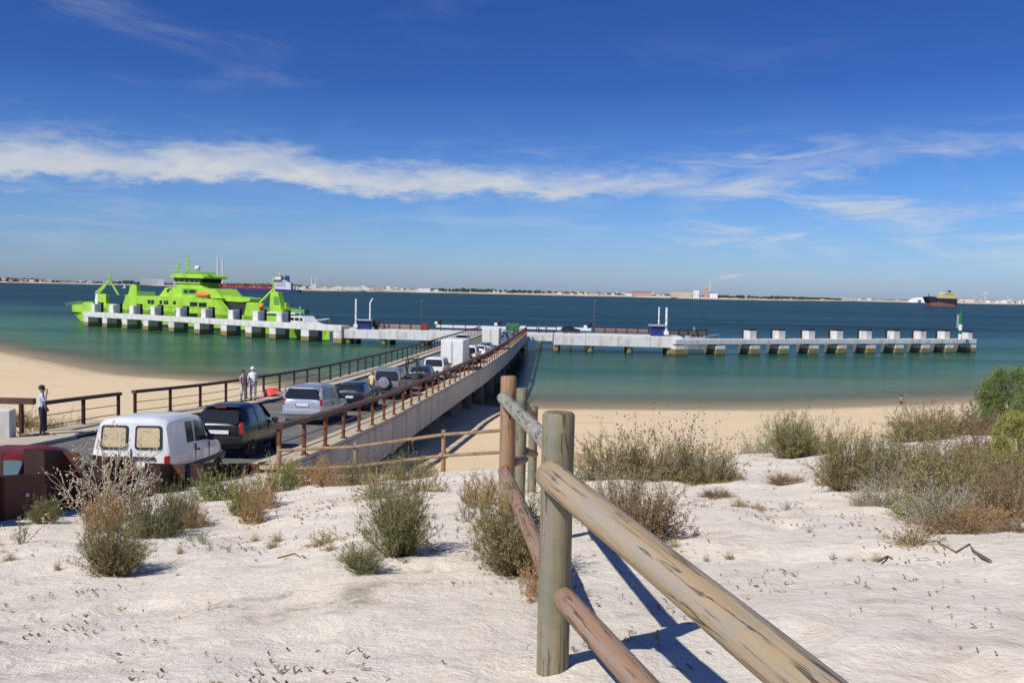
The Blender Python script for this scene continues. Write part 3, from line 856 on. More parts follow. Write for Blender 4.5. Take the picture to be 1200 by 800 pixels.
for lab, u, v, y, w, h in (('dark grey locker beside the left blue cabinet', 441, 378.5, 188, 1.4, 1.5),):
    p = at(u, v+2.5, y); r0 = empty('locker', (p.x, y, 3.05), 0, lab, 'locker')
    MB().box((0, 0, 0.95+0.3), (w, 1.2, 1.5), bev=0.04).build('body', DARKM, r0); MB().box((0, 0, 0.25), (w*0.6, .8, 0.5)).build('stand', DARKM, r0)
# white linkspan beams behind the platforms
def beam(label, u0, u1, v0, v1, y0, y1, th):
    a = at(u0, v0, y0); b = at(u1, v1, y1); d = b-a; L = math.hypot(d.x, d.y)
    root = empty('linkspan_beam', (a.x, a.y, a.z), math.atan2(d.y, d.x), label, 'beam', 'white beams behind the platforms')
    MB().box((L/2, 0, -th/2), (L, 2.6, th), bev=0.05).build('beam', WHITEM, root)
    for k in range(5):
        MB().tube([(L*(k+.5)/5, 0, -th), (L*(k+.5)/5, 0, -a.z-2)], 0.45, 10).build('leg', TIDE, root, smooth=40)
beam('white beam on piles behind the left platform', 513, 596, 380.3, 381.8, 204, 200, 0.62)
beam('white beam on piles behind the right platform', 608, 694, 381.9, 384.6, 200, 196, 0.62)
for lab, u, v, y in (('black mooring bollard at the far left end of the white beam', 515.5, 380, 204), ('black mooring bollard near the middle of the white beam', 585.5, 381.5, 200.5), ('black mooring bollard at the right end of the right white beam', 690.5, 384.5, 196)):
    p = at(u, v, y); r0 = empty('mooring_bollard', (p.x, y, p.z), 0, lab, 'bollard', 'black bollards on the white beams')
    MB().lathe([(0.34, 0), (0.3, 0.1), (0.3, 0.5), (0.48, 0.62), (0.52, 0.95), (0.40, 1.15)], 12).build('post', RUBBER, r0, smooth=40)
    MB().box((-0.85, 0, 0.3), (0.7, 0.7, 0.6), bev=0.06).build('block', WHITEM, r0)
for lab, u, vb, vt, y in (('thin red lamp post on the left platform', 493.5, 384, 352, 188), ('thin red lamp post at the right platform', 696, 386, 352, 185)):
    p = at(u, vb, y); q = at(u, vt, y); r0 = empty('lamp_post', (p.x, y, p.z), 0, lab, 'lamp post', 'thin red posts')
    MB().tube([(0, 0, 0), (0, 0, q.z-p.z)], [0.07, 0.04], 8).build('pole', mat('faded_red', (0.22, 0.10, 0.09), .7), r0)
    MB().box((0.1, 0, q.z-p.z), (0.34, 0.14, 0.08)).build('lamp', GREYM, r0)
# beacon at the end of the right jetty
p = at(1124.6, 397.5, 196.5); q = at(1124.6, 366.5, 196.5); H_ = q.z-3.2
bc = empty('harbour_beacon', (p.x, p.y, 3.2), 0, 'green and white banded beacon post at the end of the right jetty', 'beacon')
BG = mat('beacon_green', (0.01, 0.16, 0.07), .5)
zs = [0, .2, .34, .56, .78, 1.0]
for i in range(5):
    MB().tube([(0.05, 0, H_*zs[i]+0.005), (0.05, 0, H_*zs[i+1])], 0.36 if i not in (2,) else 0.38, 12).build('band', WHITEM if i % 2 == 0 and i < 4 else BG, bc, smooth=40)
for x in (-0.55, -0.25): MB().tube([(x-0.3, -0.2, H_*0.42), (x-0.3, -0.2, H_*0.93)], 0.045, 6).build('ladder_rail', WHITEM, bc)
for k in range(6): MB().box((-0.70, -0.2, H_*(.45+.09*k)), (0.34, 0.05, 0.05)).build('ladder_rung', WHITEM, bc)
MB().lathe([(0.16, H_), (0.2, H_+.1), (0.2, H_+.4), (0.05, H_+.55)], 10).build('lantern', BG, bc)


# ================================================================== FERRY
GREEN = mat('ferry_green', (0.36, 0.64, 0.05), 0.55, var=0.10, vscale=0.5, coat=0.1, dirt=(0.17, 0.27, 0.05), dscale=0.22, damt=0.5, bump=.15, bscale=1.2)
GREEN2 = mat('ferry_deck_green', (0.10, 0.30, 0.05), 0.6, var=0.12, vscale=0.6)
ORANGE = mat('lifeboat_orange', (0.80, 0.22, 0.05), 0.45, var=0.08)
DKWIN = mat('ship_window', (0.010, 0.018, 0.022), 0.2, spec=0.4)
BOTTOM = mat('antifouling_shade', (0.016, 0.02, 0.03), 0.7)
fd = ARM_L[1]; fn = Vector((0.5469, 0.8372, 0))
FP = ARM_L[0] + fn*14.0
fang = math.atan2(fd.y, fd.x)
def fer(u, v, off=0.0):
    """place on the ferry's near side (or a plane off metres further in): (metres along, height)"""
    P = FP + fn*off
    r = ray(u, v); t = r.x
    s = (t*P.y-P.x)/(fd.x-t*fd.y)
    p = P + fd*s
    z = EYE + r.z*p.y
    return (s, z)
def ferP(*uv, off=0.0):
    return [fer(u, v, off) for u, v in uv]
ferry = empty('car_ferry', FP, fang, 'bright lime green double ended car ferry moored behind the left jetty', 'ferry')
KB = 0.56
W = 17.0*KB                                 # beam of the ferry
def hull():
    # plan: full beam amidships, narrowing ramps at both ends
    s0 = fer(75, 364)[0]; s1 = fer(343, 380)[0]
    zt = lambda s: 3.6
    b = MB(); st = []
    for s, hw_, zb, ztop in ((s0, 4.2, 2.6, 4.6), (s0+2.2, 5.4, 1.8, 4.75), (s0+7, 7.2, 0.2, 5.0), (s0+13, 8.5, -1, 4.6), (s0+30, 8.5, -1, 4.3), (s1-14, 8.5, -1, 4.1), (s1-8, 7.2, 0.2, 4.1), (s1-2, 5.2, 1.6, 3.8), (s1, 4.2, 2.2, 3.6)):
        hw = hw_*KB
        st.append([(s, W/2-hw*.92, zb), (s, W/2-hw, (zb+ztop)/2), (s, W/2-hw, ztop), (s, W/2+hw, ztop), (s, W/2+hw, (zb+ztop)/2), (s, W/2+hw*.92, zb)])
    vs = [p for r in st for p in r]; n = 6; fs = []
    for i in range(len(st)-1):
        for k in range(n): fs.append((i*n+k, i*n+(k+1) % n, (i+1)*n+(k+1) % n, (i+1)*n+k))
    fs += [tuple(range(n))[::-1], tuple(range((len(st)-1)*n, len(st)*n))]
    b.add(vs, [f[::-1] for f in fs])
    h = b.build('hull', GREEN, ferry)
    MB().box(((s0+s1)/2+1, W/2, 0.1), (s1-s0-23, W-.28, 2.6)).build('boot_topping', BOTTOM, h)  # dark band raised to paint in the jetty's shadow on the hull
    MB().box(((s0+s1)/2, -0.12, 3.0), (s1-s0-30, 0.3, 0.35)).build('rubbing_strake', GREEN2, h)
hull()
def fpart(name, m, pts, o0, o1, off=None, bev=False, parent=None):
    off = o0*KB if off is None else off*KB
    o0 *= KB; o1 *= KB
    return MB().prism([fer(u, v, off) for u, v in pts], o0, o1).build(name, m, parent or ferry)
# side superstructure (near and far), main deckhouse between
side = [(143.5, 372), (143.5, 358), (147, 347.5), (158, 346.2), (181, 346.8), (200, 347.4), (226, 348.5), (253, 351), (268, 370), (268, 376)]
ss_near = fpart('deckhouse', GREEN, side, 0.0, 3.2)
ss_far = fpart('deckhouse', GREEN, side, 13.8, 17.0, off=0)
fpart('car_deck_roof', GREEN2, [(150, 350), (158, 346.8), (200, 347.9), (250, 350.8), (252, 352.5), (150, 351.5)], 3.2, 13.8, off=0)
# bulwark forward and low parts
fpart('bulwark', GREEN, [(96, 368), (96, 356.8), (124, 355.5), (144, 356.6), (144, 371)], 0.1, 0.5)
fpart('bulwark', GREEN, [(268, 377), (268, 371.5), (284, 373), (284, 379)], 0.1, 0.5)
fpart('bow_house', GREEN, [(96, 357), (97.5, 353.5), (108.5, 353.5), (109, 357)], 1.5, 7)
tl = fpart('side_tower', GREEN, [(115, 369), (115, 344.2), (124, 344.2), (125, 369)], 0.0, 2.0)
tr_ = fpart('side_tower', GREEN, [(284, 379), (289, 354), (304, 354.6), (308.5, 366), (309, 379)], 0.0, 2.0)
fpart('side_tower', GREEN, [(284, 376), (289, 354), (304, 354.6), (308.5, 376)], 15, 17.0, off=0)
fpart('side_tower', GREEN, [(115, 366), (115, 344.2), (124, 344.2), (125, 366)], 15, 17, off=0)
fpart('stern_house', GREEN, [(309, 379), (309, 367), (334, 369), (334, 381)], 1.5, 10, off=1.5)
fpart('stern_deck', WHITEM, [(308, 366.8), (308, 365.2), (346, 366.8), (346, 368.4)], 0.5, 10, off=.5)
# funnels
for o0 in (0.6,):
    f = fpart('funnel', GREEN, [(148.5, 347.2), (151.2, 333.6), (158.6, 333.4), (159.5, 347)], o0, o0+2.2, off=0)
    fpart('funnel_cap', DARKM, [(155, 333.4), (155.6, 331.2), (158.2, 331.2), (158.6, 333.4)], o0+0.5, o0+1.6, off=0, parent=f)
# bridge house
up = fpart('upper_house', GREEN, [(181, 347.1), (189, 336.6), (201, 336), (247, 338.3), (256, 349.6)], 2.4, 14.6, off=0)
fpart('house_window', DKWIN, [(190.5, 340), (192, 338), (196.5, 338), (196.5, 339), (193, 339.5), (193, 342.3), (190.5, 342.3)], 2.3, 2.42, off=0, parent=up)
fpart('house_window', GREEN2, [(209, 344.5), (209, 338.4), (226, 338.8), (226, 345)], 2.28, 2.43, off=0, parent=up)
for a, b_ in ((211, 215), (217, 224)): fpart('house_window', DKWIN, [(a, 343), (a, 339.6), (b_, 339.8), (b_, 343.2)], 2.2, 2.31, off=0, parent=up)
wb = fpart('bridge_house', GREEN, [(200.5, 336.5), (200.5, 331.2), (226, 332), (233, 338)], 3.2, 13.8, off=0)
wh = fpart('wheelhouse', GREEN, [(198.5, 331.3), (197.2, 329.8), (229, 331), (228, 332.4)], 2.6, 14.4, off=0)
wg = fpart('wheelhouse_glass', DKWIN, [(199.5, 330), (197.5, 324.9), (231, 326), (229, 331.2)], 2.7, 14.3, off=0)
for u in (204, 210, 216, 222, 227): fpart('mullion', GREEN2, [(u, 330.6), (u, 325.2), (u+0.7, 325.2), (u+.7, 330.6)], 2.62, 2.71, off=0, parent=wg)
rf = fpart('wheelhouse_roof', GREEN, [(195.5, 324.9), (196, 321.8), (202, 320.2), (232, 321.4), (235, 324), (234.5, 326)], 1.8, 15.2, off=0)
fpart('wheelhouse_end_shade', GREEN2, [(230, 338), (231, 323.5), (236, 323.5), (238, 338)], 8.5, 11, off=8.5)  # dark green block stands in for shade on the wheelhouse's end face
fpart('rail_stand', GREEN2, [(206, 320.6), (206, 317.2), (241, 318.6), (241, 322)], 5.0, 5.2, off=0)
def fmast(name, u, vb, vt, r, off=8.5, m=GREEN, yards=()):
    off *= KB
    a = fer(u, vb, off); b_ = fer(u, vt, off)
    o = MB().tube([(a[0], off, a[1]), (a[0], off, b_[1])], [r, r*.6], 8).build(name, m, ferry)
    for k, w in yards:
        z = a[1]+(b_[1]-a[1])*k
        MB().box((a[0], off, z), (w, 0.16, 0.16)).build('yard', m, o)
        MB().box((a[0]+w*.3, off, z+.3), (0.25, 0.25, 0.5)).build('aerial', m, o)
    return o
fmast('mast', 220, 321, 299.5, 0.24, yards=((.35, 1.6), (.6, 3.0), (.82, 1.4)))
fmast('mast', 208.3, 321, 306.8, 0.2, yards=((.4, 1.6), (.65, 2.4)))
OR = 4.0
a = fer(231.5, 322, OR); b_ = fer(231.5, 313.5, OR)
rdm = MB().tube([(a[0], OR, a[1]), (a[0], OR, b_[1]-0.6)], 0.25, 8).build('radar_post', WHITEM, ferry)
MB().ball((a[0], OR, b_[1]-0.2), 0.75, 12, 8).build('radome', WHITEM, rdm, smooth=60)
MB().box((a[0]+0.2, OR, b_[1]-1.3), (2.2, 0.25, 0.3)).build('radar_bar', WHITEM, rdm)
# lattice masts at the two ends
def aframe(u_top, v_top, legs, v_tip, off):
    root = MB(); off *= KB
    t = fer(u_top, v_top, off)
    for (u, v, o) in legs:
        o *= KB; q = fer(u, v, o); root.tube([(t[0], off, t[1]), (q[0], o, q[1])], [0.26, 0.34], 6)
    tip = fer(u_top, v_tip, off); root.tube([(t[0], off, t[1]), (t[0], off, tip[1])], [0.22, 0.08], 6)
    for k, w in ((0.25, 2.2), (0.5, 1.4)):
        z = t[1]+(tip[1]-t[1])*k; root.box((t[0], off, z), (w, .14, .14))
    return root.build('signal_mast', GREEN, ferry)
aframe(129, 328.5, [(112, 343.5, 1.0), (116, 344, 2.0), (139, 345.5, 9.0), (114, 343.5, 15)], 313.5, 7)
aframe(320.5, 338.5, [(304.5, 355, 1.0), (332, 366.5, 5.0), (306, 356, 15), (334, 367, 14)], 314.5, 6)
fpart('mast_house', GREEN, [(315.5, 366), (317, 341.5), (325.5, 342), (330.5, 366.8)], 3.5, 6.0, off=3.5)
fpart('mast_house_door', GREEN2, [(321, 357), (321, 347), (326.5, 348), (327.5, 357.5)], 3.4, 3.49, off=3.5)
fpart('aft_crane', GREEN2, [(333, 367.2), (333, 362.6), (348.5, 363), (348.5, 368)], 4, 7, off=0)
# lifeboats
for u0, u1, v0, v1, off in ((225.5, 242.5, 341.5, 348.8, 0.2), (257, 270.5, 343.2, 346.8, 5.0)):
    p = fer(u0, v1, off); q = fer(u1, v0, off)
    cx, cz = (p[0]+q[0])/2, (p[1]+q[1])/2
    lb_ = MB().ball((cx, off+1.2, cz), ((q[0]-p[0])/2, 1.25, (q[1]-p[1])/2), 16, 8).build('lifeboat', ORANGE, ferry, smooth=60)
    MB().box((cx, off+1.2, cz-(q[1]-p[1])*.40), (q[0]-p[0]+.2, 1.6, 0.22)).build('davit_cradle', GREEN2, lb_)
fpart('boat_deck', GREEN, [(250, 352.3), (250, 346.3), (284.5, 349.6), (284.5, 352.3), (276, 354)], 4.0, 13.0, off=0)
fpart('ramp_house', DARKM, [(254, 369), (256, 353), (279, 355), (279, 371)], 4.5, 12.5, off=0)
fpart('vent_box', WHITEM, [(282, 364.5), (284, 357), (288.5, 356), (288.5, 366)], 5, 8, off=0)
bq = fer(308.5, 359, 0.3); MB().ball((bq[0], -0.2, bq[1]), 0.75, 12, 8).build('lifebuoy_drum', ORANGE, ferry, smooth=60)
# windows of the near side
for (a, b_, c, d) in ((173.2, 176.2, 351.3, 355.8), (177.2, 180.4, 351.4, 356), (187.2, 189.8, 352, 356.2), (192.2, 194, 352.2, 356.4), (194.8, 197, 352.2, 356.4), (222.8, 231.2, 354, 358.8), (233.2, 242, 354.6, 359.4), (222.3, 231.2, 367.2, 372.2), (240, 252, 368.4, 374), (203, 206, 352.8, 356.4)):
    f = fpart('window_frame', GREEN2, [(a-.4, d+.3), (a-.4, c-.3), (b_+.4, c-.2), (b_+.4, d+.4)], -0.05, 0.02, off=0)
    fpart('window', DKWIN, [(a, d), (a, c), (b_, c+.1), (b_, d+.1)], -0.08, -0.045, off=0, parent=f)
for u in (82, 86.5, 91.5): fpart('scupper', DKWIN, [(u-1.6, 367.4), (u-1.6, 365.6), (u+1.3, 365.7), (u+1.3, 367.6)], 1.15, 2.9, off=0)
fpart('fender_row', WHITEM, [(111.5, 352), (112.5, 343.8), (115, 343.8), (115, 362), (113, 366)], -0.2, 0.2, off=0)
# seams and draught marks of the shell plating, scuppers and deck clutter
SEAM = mat('seam_green', (.16, .30, .03), .7)
for u in (150, 160, 170, 183, 200, 213, 226, 238, 250): fpart('plate_seam', SEAM, [(u, 366), (u, 349.5), (u+.35, 349.5), (u+.35, 366)], -.03, .03, off=0)
fpart('plate_seam', SEAM, [(146, 358.3), (146, 357.9), (258, 361.2), (258, 361.6)], -.035, .03, off=0)
for u, v in ((162, 363), (167, 363.2), (176, 363.6), (188, 364), (206, 364.6), (212, 364.8)): fpart('mooring_hole', DKWIN, [(u-1, v+1), (u-1, v-1), (u+1.2, v-.9), (u+1.2, v+1.1)], -.06, .02, off=0)
# handrails
def frail(u0, v0, u1, v1, off, h=1.1, n=14):
    off *= KB
    a = fer(u0, v0, off); b_ = fer(u1, v1, off); m = MB()
    for i in range(n+1):
        s = a[0]+(b_[0]-a[0])*i/n; z = a[1]+(b_[1]-a[1])*i/n
        m.box((s, off, z+h/2), (0.07, 0.07, h))
    for k in (.5, 1.0):
        m.tube([(a[0], off, a[1]+h*k), (b_[0], off, b_[1]+h*k)], 0.05, 5)
    return m.build('handrail', GREEN, ferry)
frail(159, 346.6, 182, 347.2, 0.3); frail(258, 350.8, 284, 353, 4.1, n=12); frail(77, 359.2, 96, 357.5, 3.6, n=10); frail(198, 320.2, 233, 321.5, 2.0, 0.9, 14); frail(310, 365.3, 348, 367, 0.7, n=16)

# ================================================================== small boats
def small_boat(name, label, cat, L, loc, rz, hullm, cabm, mastm=WHITEM, sc_=1.0):
    root = empty(name, loc, rz, label, cat); root.scale = (sc_,)*3
    st = [(-L/2, .82, .15), (-L*.3, 1, 0), (0, 1, 0), (L*.25, .82, .12), (L*.42, .38, .35), (L*.5, .03, .5)]
    hw = L*.16; b = MB(); vs = []
    for x, w, r in st:
        vs += [(x, -hw*w*.55, -1.3+r*.3), (x, -hw*w, .55+r), (x, hw*w, .55+r), (x, hw*w*.55, -1.3+r*.3)]
    fs = []
    for i in range(len(st)-1):
        for k in range(4): fs.append((4*i+k, 4*i+4+k, 4*i+4+(k+1) % 4, 4*i+(k+1) % 4))
    fs += [(0, 1, 2, 3), tuple(range(4*len(st)-4, 4*len(st)))[::-1]]
    b.add(vs, fs); h = b.build('hull', hullm, root)
    MB().prism([(-L*.28, .6), (-L*.26, 2.1), (L*.06, 2.15), (L*.14, 1.35), (L*.3, .95), (L*.3, .6)], -hw*.72, hw*.72).build('cabin', cabm, root)
    for a, b_ in ((-.2, -.1), (-.08, .0), (.02, .075)):
        for sgn in (-1, 1):
            MB().box((L*(a+b_)/2, sgn*hw*.72, 1.68), (L*(b_-a), .06, .45)).build('window', DKWIN, root)
    m = MB().tube([(-L*.1, 0, 2.1), (-L*.1, 0, 3.6)], .05, 6); m.box((-L*.1, 0, 3.1), (.08, 1.2, .08)); m.build('mast', mastm, root)
    r = MB()
    for sgn in (-1, 1):
        r.tube([(L*.05, sgn*hw*.9, .75), (L*.05, sgn*hw*.9, 1.4), (L*.3, sgn*hw*.68, 1.65), (L*.49, 0, 1.95), (L*.49, 0, 1.0)], .035, 5)
    r.build('bow_rail', GREYM, root)
    return root
_p = on_line(357, 395, ARM_L[0]+fn*9, fd)
small_boat('pilot_boat', 'white launch with a lime green hull stripe moored at the ferry stern', 'boat', 10.5, (_p.x, _p.y, 1.75), fang, GREEN, WHITEM, sc_=1.5)
_p = on_level(820, 408, 0); _p = at(818, 395, 190)
small_boat('motor_launch', 'pale grey launch with its bow showing past the right platform', 'boat', 9.5, (_p.x, 190, 1.4), R_(8), mat('pale_hull', (.5, .55, .55), .5, var=.1), mat('pale_cabin', (.42, .47, .48), .5, var=.1))

# ================================================================== ships far out
def ship_profile(root, name, m, uv, y, half, z0=None, parent=None, shift=0):
    pts = [at(u, v, y) for u, v in uv]
    pp = [(p.x-root.location.x, p.z) for p in pts]
    return MB().prism(pp, shift-half, shift+half).build(name, m, parent or root)
SHIPBLUE = mat('hull_blue', (0.03, 0.035, 0.19), .6, var=.1, vscale=.02)
SHIPRED = mat('deck_red', (0.42, 0.075, 0.05), .7, var=.25, vscale=.05)
SHIPWHITE = mat('ship_white', (.72, .74, .76), .6, var=.06, vscale=.1)
Y1 = 1850.0
c = at(300, 341, Y1)
tk = empty('tanker_ship', (c.x, Y1, 0), 0, 'long blue hulled tanker with red deck gear and white bridge beyond the ferry', 'ship')
ship_profile(tk, 'hull', SHIPBLUE, [(236, 340.2), (233, 336.2), (250, 336.0), (322, 338.4), (350, 339.6), (352.5, 340.2), (350, 343.4), (300, 342.2)], Y1, 14)
ship_profile(tk, 'deck', SHIPRED, [(240, 336.3), (240, 335.0), (322, 337.0), (322, 338.6)], Y1, 13)
rnd = random.Random(4)
for i in range(48):
    u = 242+i*1.66+rnd.uniform(-.5, .5); h = rnd.uniform(1.8, 4.4); v = 336.2+(u-240)*.025
    ship_profile(tk, 'deck_gear', SHIPRED if rnd.random() < .8 else mat('gear_pink', (.6, .3, .25), .7), [(u, v), (u, v-h), (u+rnd.uniform(.6, 1.7), v-h), (u+1.7, v)], Y1, rnd.uniform(2, 7), shift=rnd.uniform(-5, 5))
ship_profile(tk, 'bridge_tower', SHIPWHITE, [(322.5, 339), (322.5, 327), (324.5, 324.5), (331, 324.5), (331, 328), (334, 328), (342, 332), (342.5, 339.8)], Y1, 11)
ship_profile(tk, 'funnel', SHIPBLUE, [(334, 331), (334, 323.2), (338.5, 323.2), (339, 332)], Y1, 4)
ship_profile(tk, 'bridge_wing', SHIPWHITE, [(320.8, 328), (320.8, 326), (331, 326), (331, 328)], Y1, 14)
ship_profile(tk, 'bridge_window', mat('tint_orange', (.5, .2, .15), .5), [(323, 326), (324, 323.2), (330, 323), (330.5, 325.8)], Y1, 10.5)
for k in range(3): ship_profile(tk, 'deck_stripe', mat('window_strip', (.16, .18, .25), .5), [(324, 330.5+k*2.4), (324, 329.7+k*2.4), (336, 330+k*2.4), (336, 330.8+k*2.4)], Y1, 11.2)
ship_profile(tk, 'aerial_mast', SHIPWHITE, [(327.2, 325), (327.4, 318.5), (327.9, 318.5), (328.1, 325)], Y1, .6)
ship_profile(tk, 'stern_crane', SHIPRED, [(345, 340), (345.2, 335.5), (346.2, 335.5), (346.4, 340)], Y1, 2)
Y2 = 1700.0
c = at(1101, 357, Y2)
cs = empty('cargo_ship', (c.x, Y2, 0), 0, 'black and rust red cargo ship with a cream bridge house anchored on the right', 'ship')
ship_profile(cs, 'hull', mat('hull_black', (.022, .024, .03), .6, var=.3, vscale=.05), [(1086, 352.6), (1084.2, 347.6), (1092, 347.3), (1096, 349.3), (1118.5, 349.8), (1118.5, 354), (1117.5, 358.6), (1089, 358.2)], Y2, 11)
ship_profile(cs, 'boot_topping', mat('rusty_hull', (.30, .10, .065), .8, var=.3, vscale=.06, dirt=(.12, .10, .10), dscale=.03, damt=.8), [(1087, 354.6), (1098, 353.8), (1108, 355.6), (1116, 357.4), (1116.5, 360), (1088, 359.6)], Y2, 11.3)
br = ship_profile(cs, 'bridge_house', mat('cream_paint', (.62, .52, .25), .6, var=.08, vscale=.05), [(1101, 349.8), (1102, 344.6), (1105, 342.4), (1115.5, 342.6), (1118.3, 344.5), (1118.2, 350)], Y2, 9)
ship_profile(cs, 'window_row', mat('window_strip', (.16, .18, .25), .5), [(1104.5, 345), (1104.5, 344.2), (1114.5, 344.4), (1114.5, 345.2)], Y2, 9.2, parent=br)
ship_profile(cs, 'funnel', DARKM, [(1111.5, 342.6), (1111.8, 340.2), (1113.6, 340.3), (1113.8, 342.8)], Y2, 2.5)
ship_profile(cs, 'foremast', DARKM, [(1088, 347.5), (1088.2, 343.8), (1088.7, 343.8), (1088.9, 347.5)], Y2, .5)
p = at(146.3, 331.6, 2300)
for lab, u, v, y in (('tiny white sailing boat off the far wooded point', 145, 333, 1900),):
    q = on_level(u, v, 0); q = at(u, v, 1900)
    sb = empty('sailing_boat', (q.x, 1900, 0), 0, lab, 'boat')
    MB().prism([(-4, .9), (4.5, 1.2), (3.2, -.3), (-3.6, -.3)], -1.2, 1.2).build('hull', WHITEM, sb)
    MB().prism([(0, 1.2), (0.2, 10), (3.6, 1.6)], -.05, .05).build('sail', WHITEM, sb)

# ================================================================== far shore
FS = [(-60, 329.0), (0, 330.0), (130, 333.0), (245, 336.6), (360, 340.6), (460, 342.0), (600, 345.0), (740, 348.0), (870, 351.6), (1000, 353.0), (1080, 354.6), (1260, 358.2)]
def shore_v(u): return float(np.interp(u, [p[0] for p in FS], [p[1] for p in FS]))
def shore_pt(u):
    """waterline point of the far shore at picture column u"""
    off = max(2.6, shore_v(u)-hor(u)); y = EYE*FPX/off
    y = min(max(y, 2700), 4300)
    r = ray(u, hor(u)+off); return Vector((r.x*y, y, 0))
SANDF = mat('far_sand', (0.55, 0.48, 0.38), .95, var=.2, vscale=.01, dirt=(.20, .20, .14), dscale=.006, damt=.8)
vs = []; fs = []; us = np.linspace(-160, 1360, 153)
for u in us:
    p = shore_pt(u)
    hi = float(np.interp(u, [0, 330, 360, 460, 640, 900, 985, 1010, 1060, 1120, 1260], [6, 7, 9, 8, 8, 9, 9, 3, 3, 6, 6]))
    e = p.normalized()
    vs += [p-e*20+Vector((0, 0, -1)), p+e*10+Vector((0, 0, 2.2)), p+e*60+Vector((0, 0, 4.5)), p+e*260+Vector((0, 0, hi)), p+e*900+Vector((0, 0, hi+5)), p+e*4500+Vector((0, 0, -4))]
for i in range(len(us)-1):
    for k in range(5): fs.append((6*i+k, 6*i+k+1, 6*i+7+k, 6*i+6+k))
b = MB(); b.add(vs, [f[::-1] for f in fs]); o = b.build('far_shore', SANDF, smooth=60, kind='structure')
# wooded skyline
LEAF_FAR = mat('far_foliage', (0.045, 0.062, 0.042), .95, var=.25, vscale=.02, island=.3)
def tree_belt(name, segs, seed, hazed=LEAF_FAR):
    r = random.Random(seed); b = MB()
    for (u0, u1, h0, h1, back) in segs:
        p0, p1 = shore_pt(u0), shore_pt(u1); n = max(3, int((p1-p0).length/9))
        for i in range(n):
            f = (i+r.random())/n; u = u0+(u1-u0)*f; p = shore_pt(u); e = p.normalized()
            h = (h0+(h1-h0)*f)*r.uniform(.7, 1.12); d = back+r.uniform(-30, 60)
            w = r.uniform(5, 10); c = p+e*d
            base = 4+min(d, 260)/260*3
            # each crown a small irregular lump
            b.ball((c.x, c.y, base+h*.5), (w, w*.8, h*.55), 6, 4)
            k = len(b.v)-6*5
            for j in range(k, len(b.v)):
                q = b.v[j]; b.v[j] = (q[0]+r.uniform(-1.4, 1.4), q[1], q[2]+r.uniform(-1.2, 1.2))
    return b.build(name, hazed, kind='stuff')
tree_belt('far_trees', [(-150, 30, 15, 17, 120), (30, 60, 17, 11, 130), (60, 140, 10, 9, 140), (138, 152, 12, 20, 60), (152, 166, 20, 10, 60), (166, 250, 7, 9, 180), (250, 345, 10, 12, 200), (345, 372, 12, 8, 200), (372, 470, 5, 5, 260), (470, 520, 6, 9, 200), (515, 548, 10, 13, 90), (548, 640, 12, 9, 110), (640, 760, 8, 7, 170), (760, 830, 5, 5, 240), (828, 900, 9, 8, 80), (900, 985, 8, 6, 90), (1110, 1340, 5, 6, 250)], 3)
# town: every house a thing of its own
HC = [mat('house_white', (.82, .80, .76), .8, var=.1, vscale=.05), mat('house_cream', (.62, .52, .38), .8, var=.1, vscale=.05), mat('house_grey', (.42, .42, .42), .8, var=.1, vscale=.05), mat('house_pink', (.52, .33, .26), .8, var=.1, vscale=.05)]
ROOFS = [mat('roof_tile', (.30, .12, .07), .85, var=.2, vscale=.1), mat('roof_grey', (.32, .31, .30), .8, var=.1), mat('roof_white', (.74, .74, .74), .7)]
FWIN = mat('far_window', (.10, .12, .15), .4)
def house(name, label, cat, u, w_px, h_px, back, m, roofm, gable=True, group=None, lift=None, windows=True):
    p = shore_pt(u); e = p.normalized(); c = p+e*back
    mpp = c.length/FPX
    w, h = w_px*mpp, h_px*mpp; d = max(9, w*.6)
    base = float(np.interp(back, [0, 10, 60, 260, 900], [0, 2.2, 4.5, 8, 12]))-1 if lift is None else lift
    root = empty(name, (c.x, c.y, base), math.atan2(-p.x, p.y), label, cat, group)
    MB().box((0, 0, h*.4), (w, d, h*.8)).build('wall', m, root)
    if gable:
        MB().prism([(-d/2-.5, h*.8+.01), (d/2+.5, h*.8+.01), (0, h)], -w/2-.5, w/2+.5, 'x').build('roof', roofm, root)
    else:
        MB().box((0, 0, h*.8+.4), (w+.8, d+.8, .8)).build('roof', roofm, root)
    if windows:
        b = MB(); n = max(2, int(w/6))
        for k in range(max(1, int(h*.8/4))):
            for i in range(n): b.box((-w/2+w*(i+.5)/n, -d/2-.04, 2.2+k*3.6), (w/n*.45, .12, 1.5))
        b.build('windows', FWIN, root)
    return root
r = random.Random(11)
zones = [(2, 60, 12, 'far left town', 2.0, 4.0), (60, 135, 14, 'low shore left of the ferry', 1.5, 3.0), (195, 244, 6, 'shore behind the ferry', 2, 3.5), (345, 460, 34, 'pale waterfront town', 2.2, 4.6), (460, 520, 12, 'waterfront sheds', 1.8, 3.2), (560, 660, 12, 'far pines', 1.6, 3.0), (660, 780, 20, 'shore behind the right platform', 1.8, 3.4), (900, 1060, 14, 'thin far shore', 1.2, 2.0), (1115, 1235, 26, 'port at the right', 2.0, 4.4)]
desc = ['white walled', 'cream walled', 'grey walled', 'pinkish']
ORD = 'first second third fourth fifth sixth seventh eighth ninth tenth eleventh twelfth thirteenth fourteenth fifteenth sixteenth seventeenth eighteenth nineteenth twentieth'.split()
def ordn(i, n): return ORD[i]+' from left' if i < 17 else ORD[n-1-i]+' from right'
rdesc = ['a red tiled roof', 'a grey roof', 'a white roof']
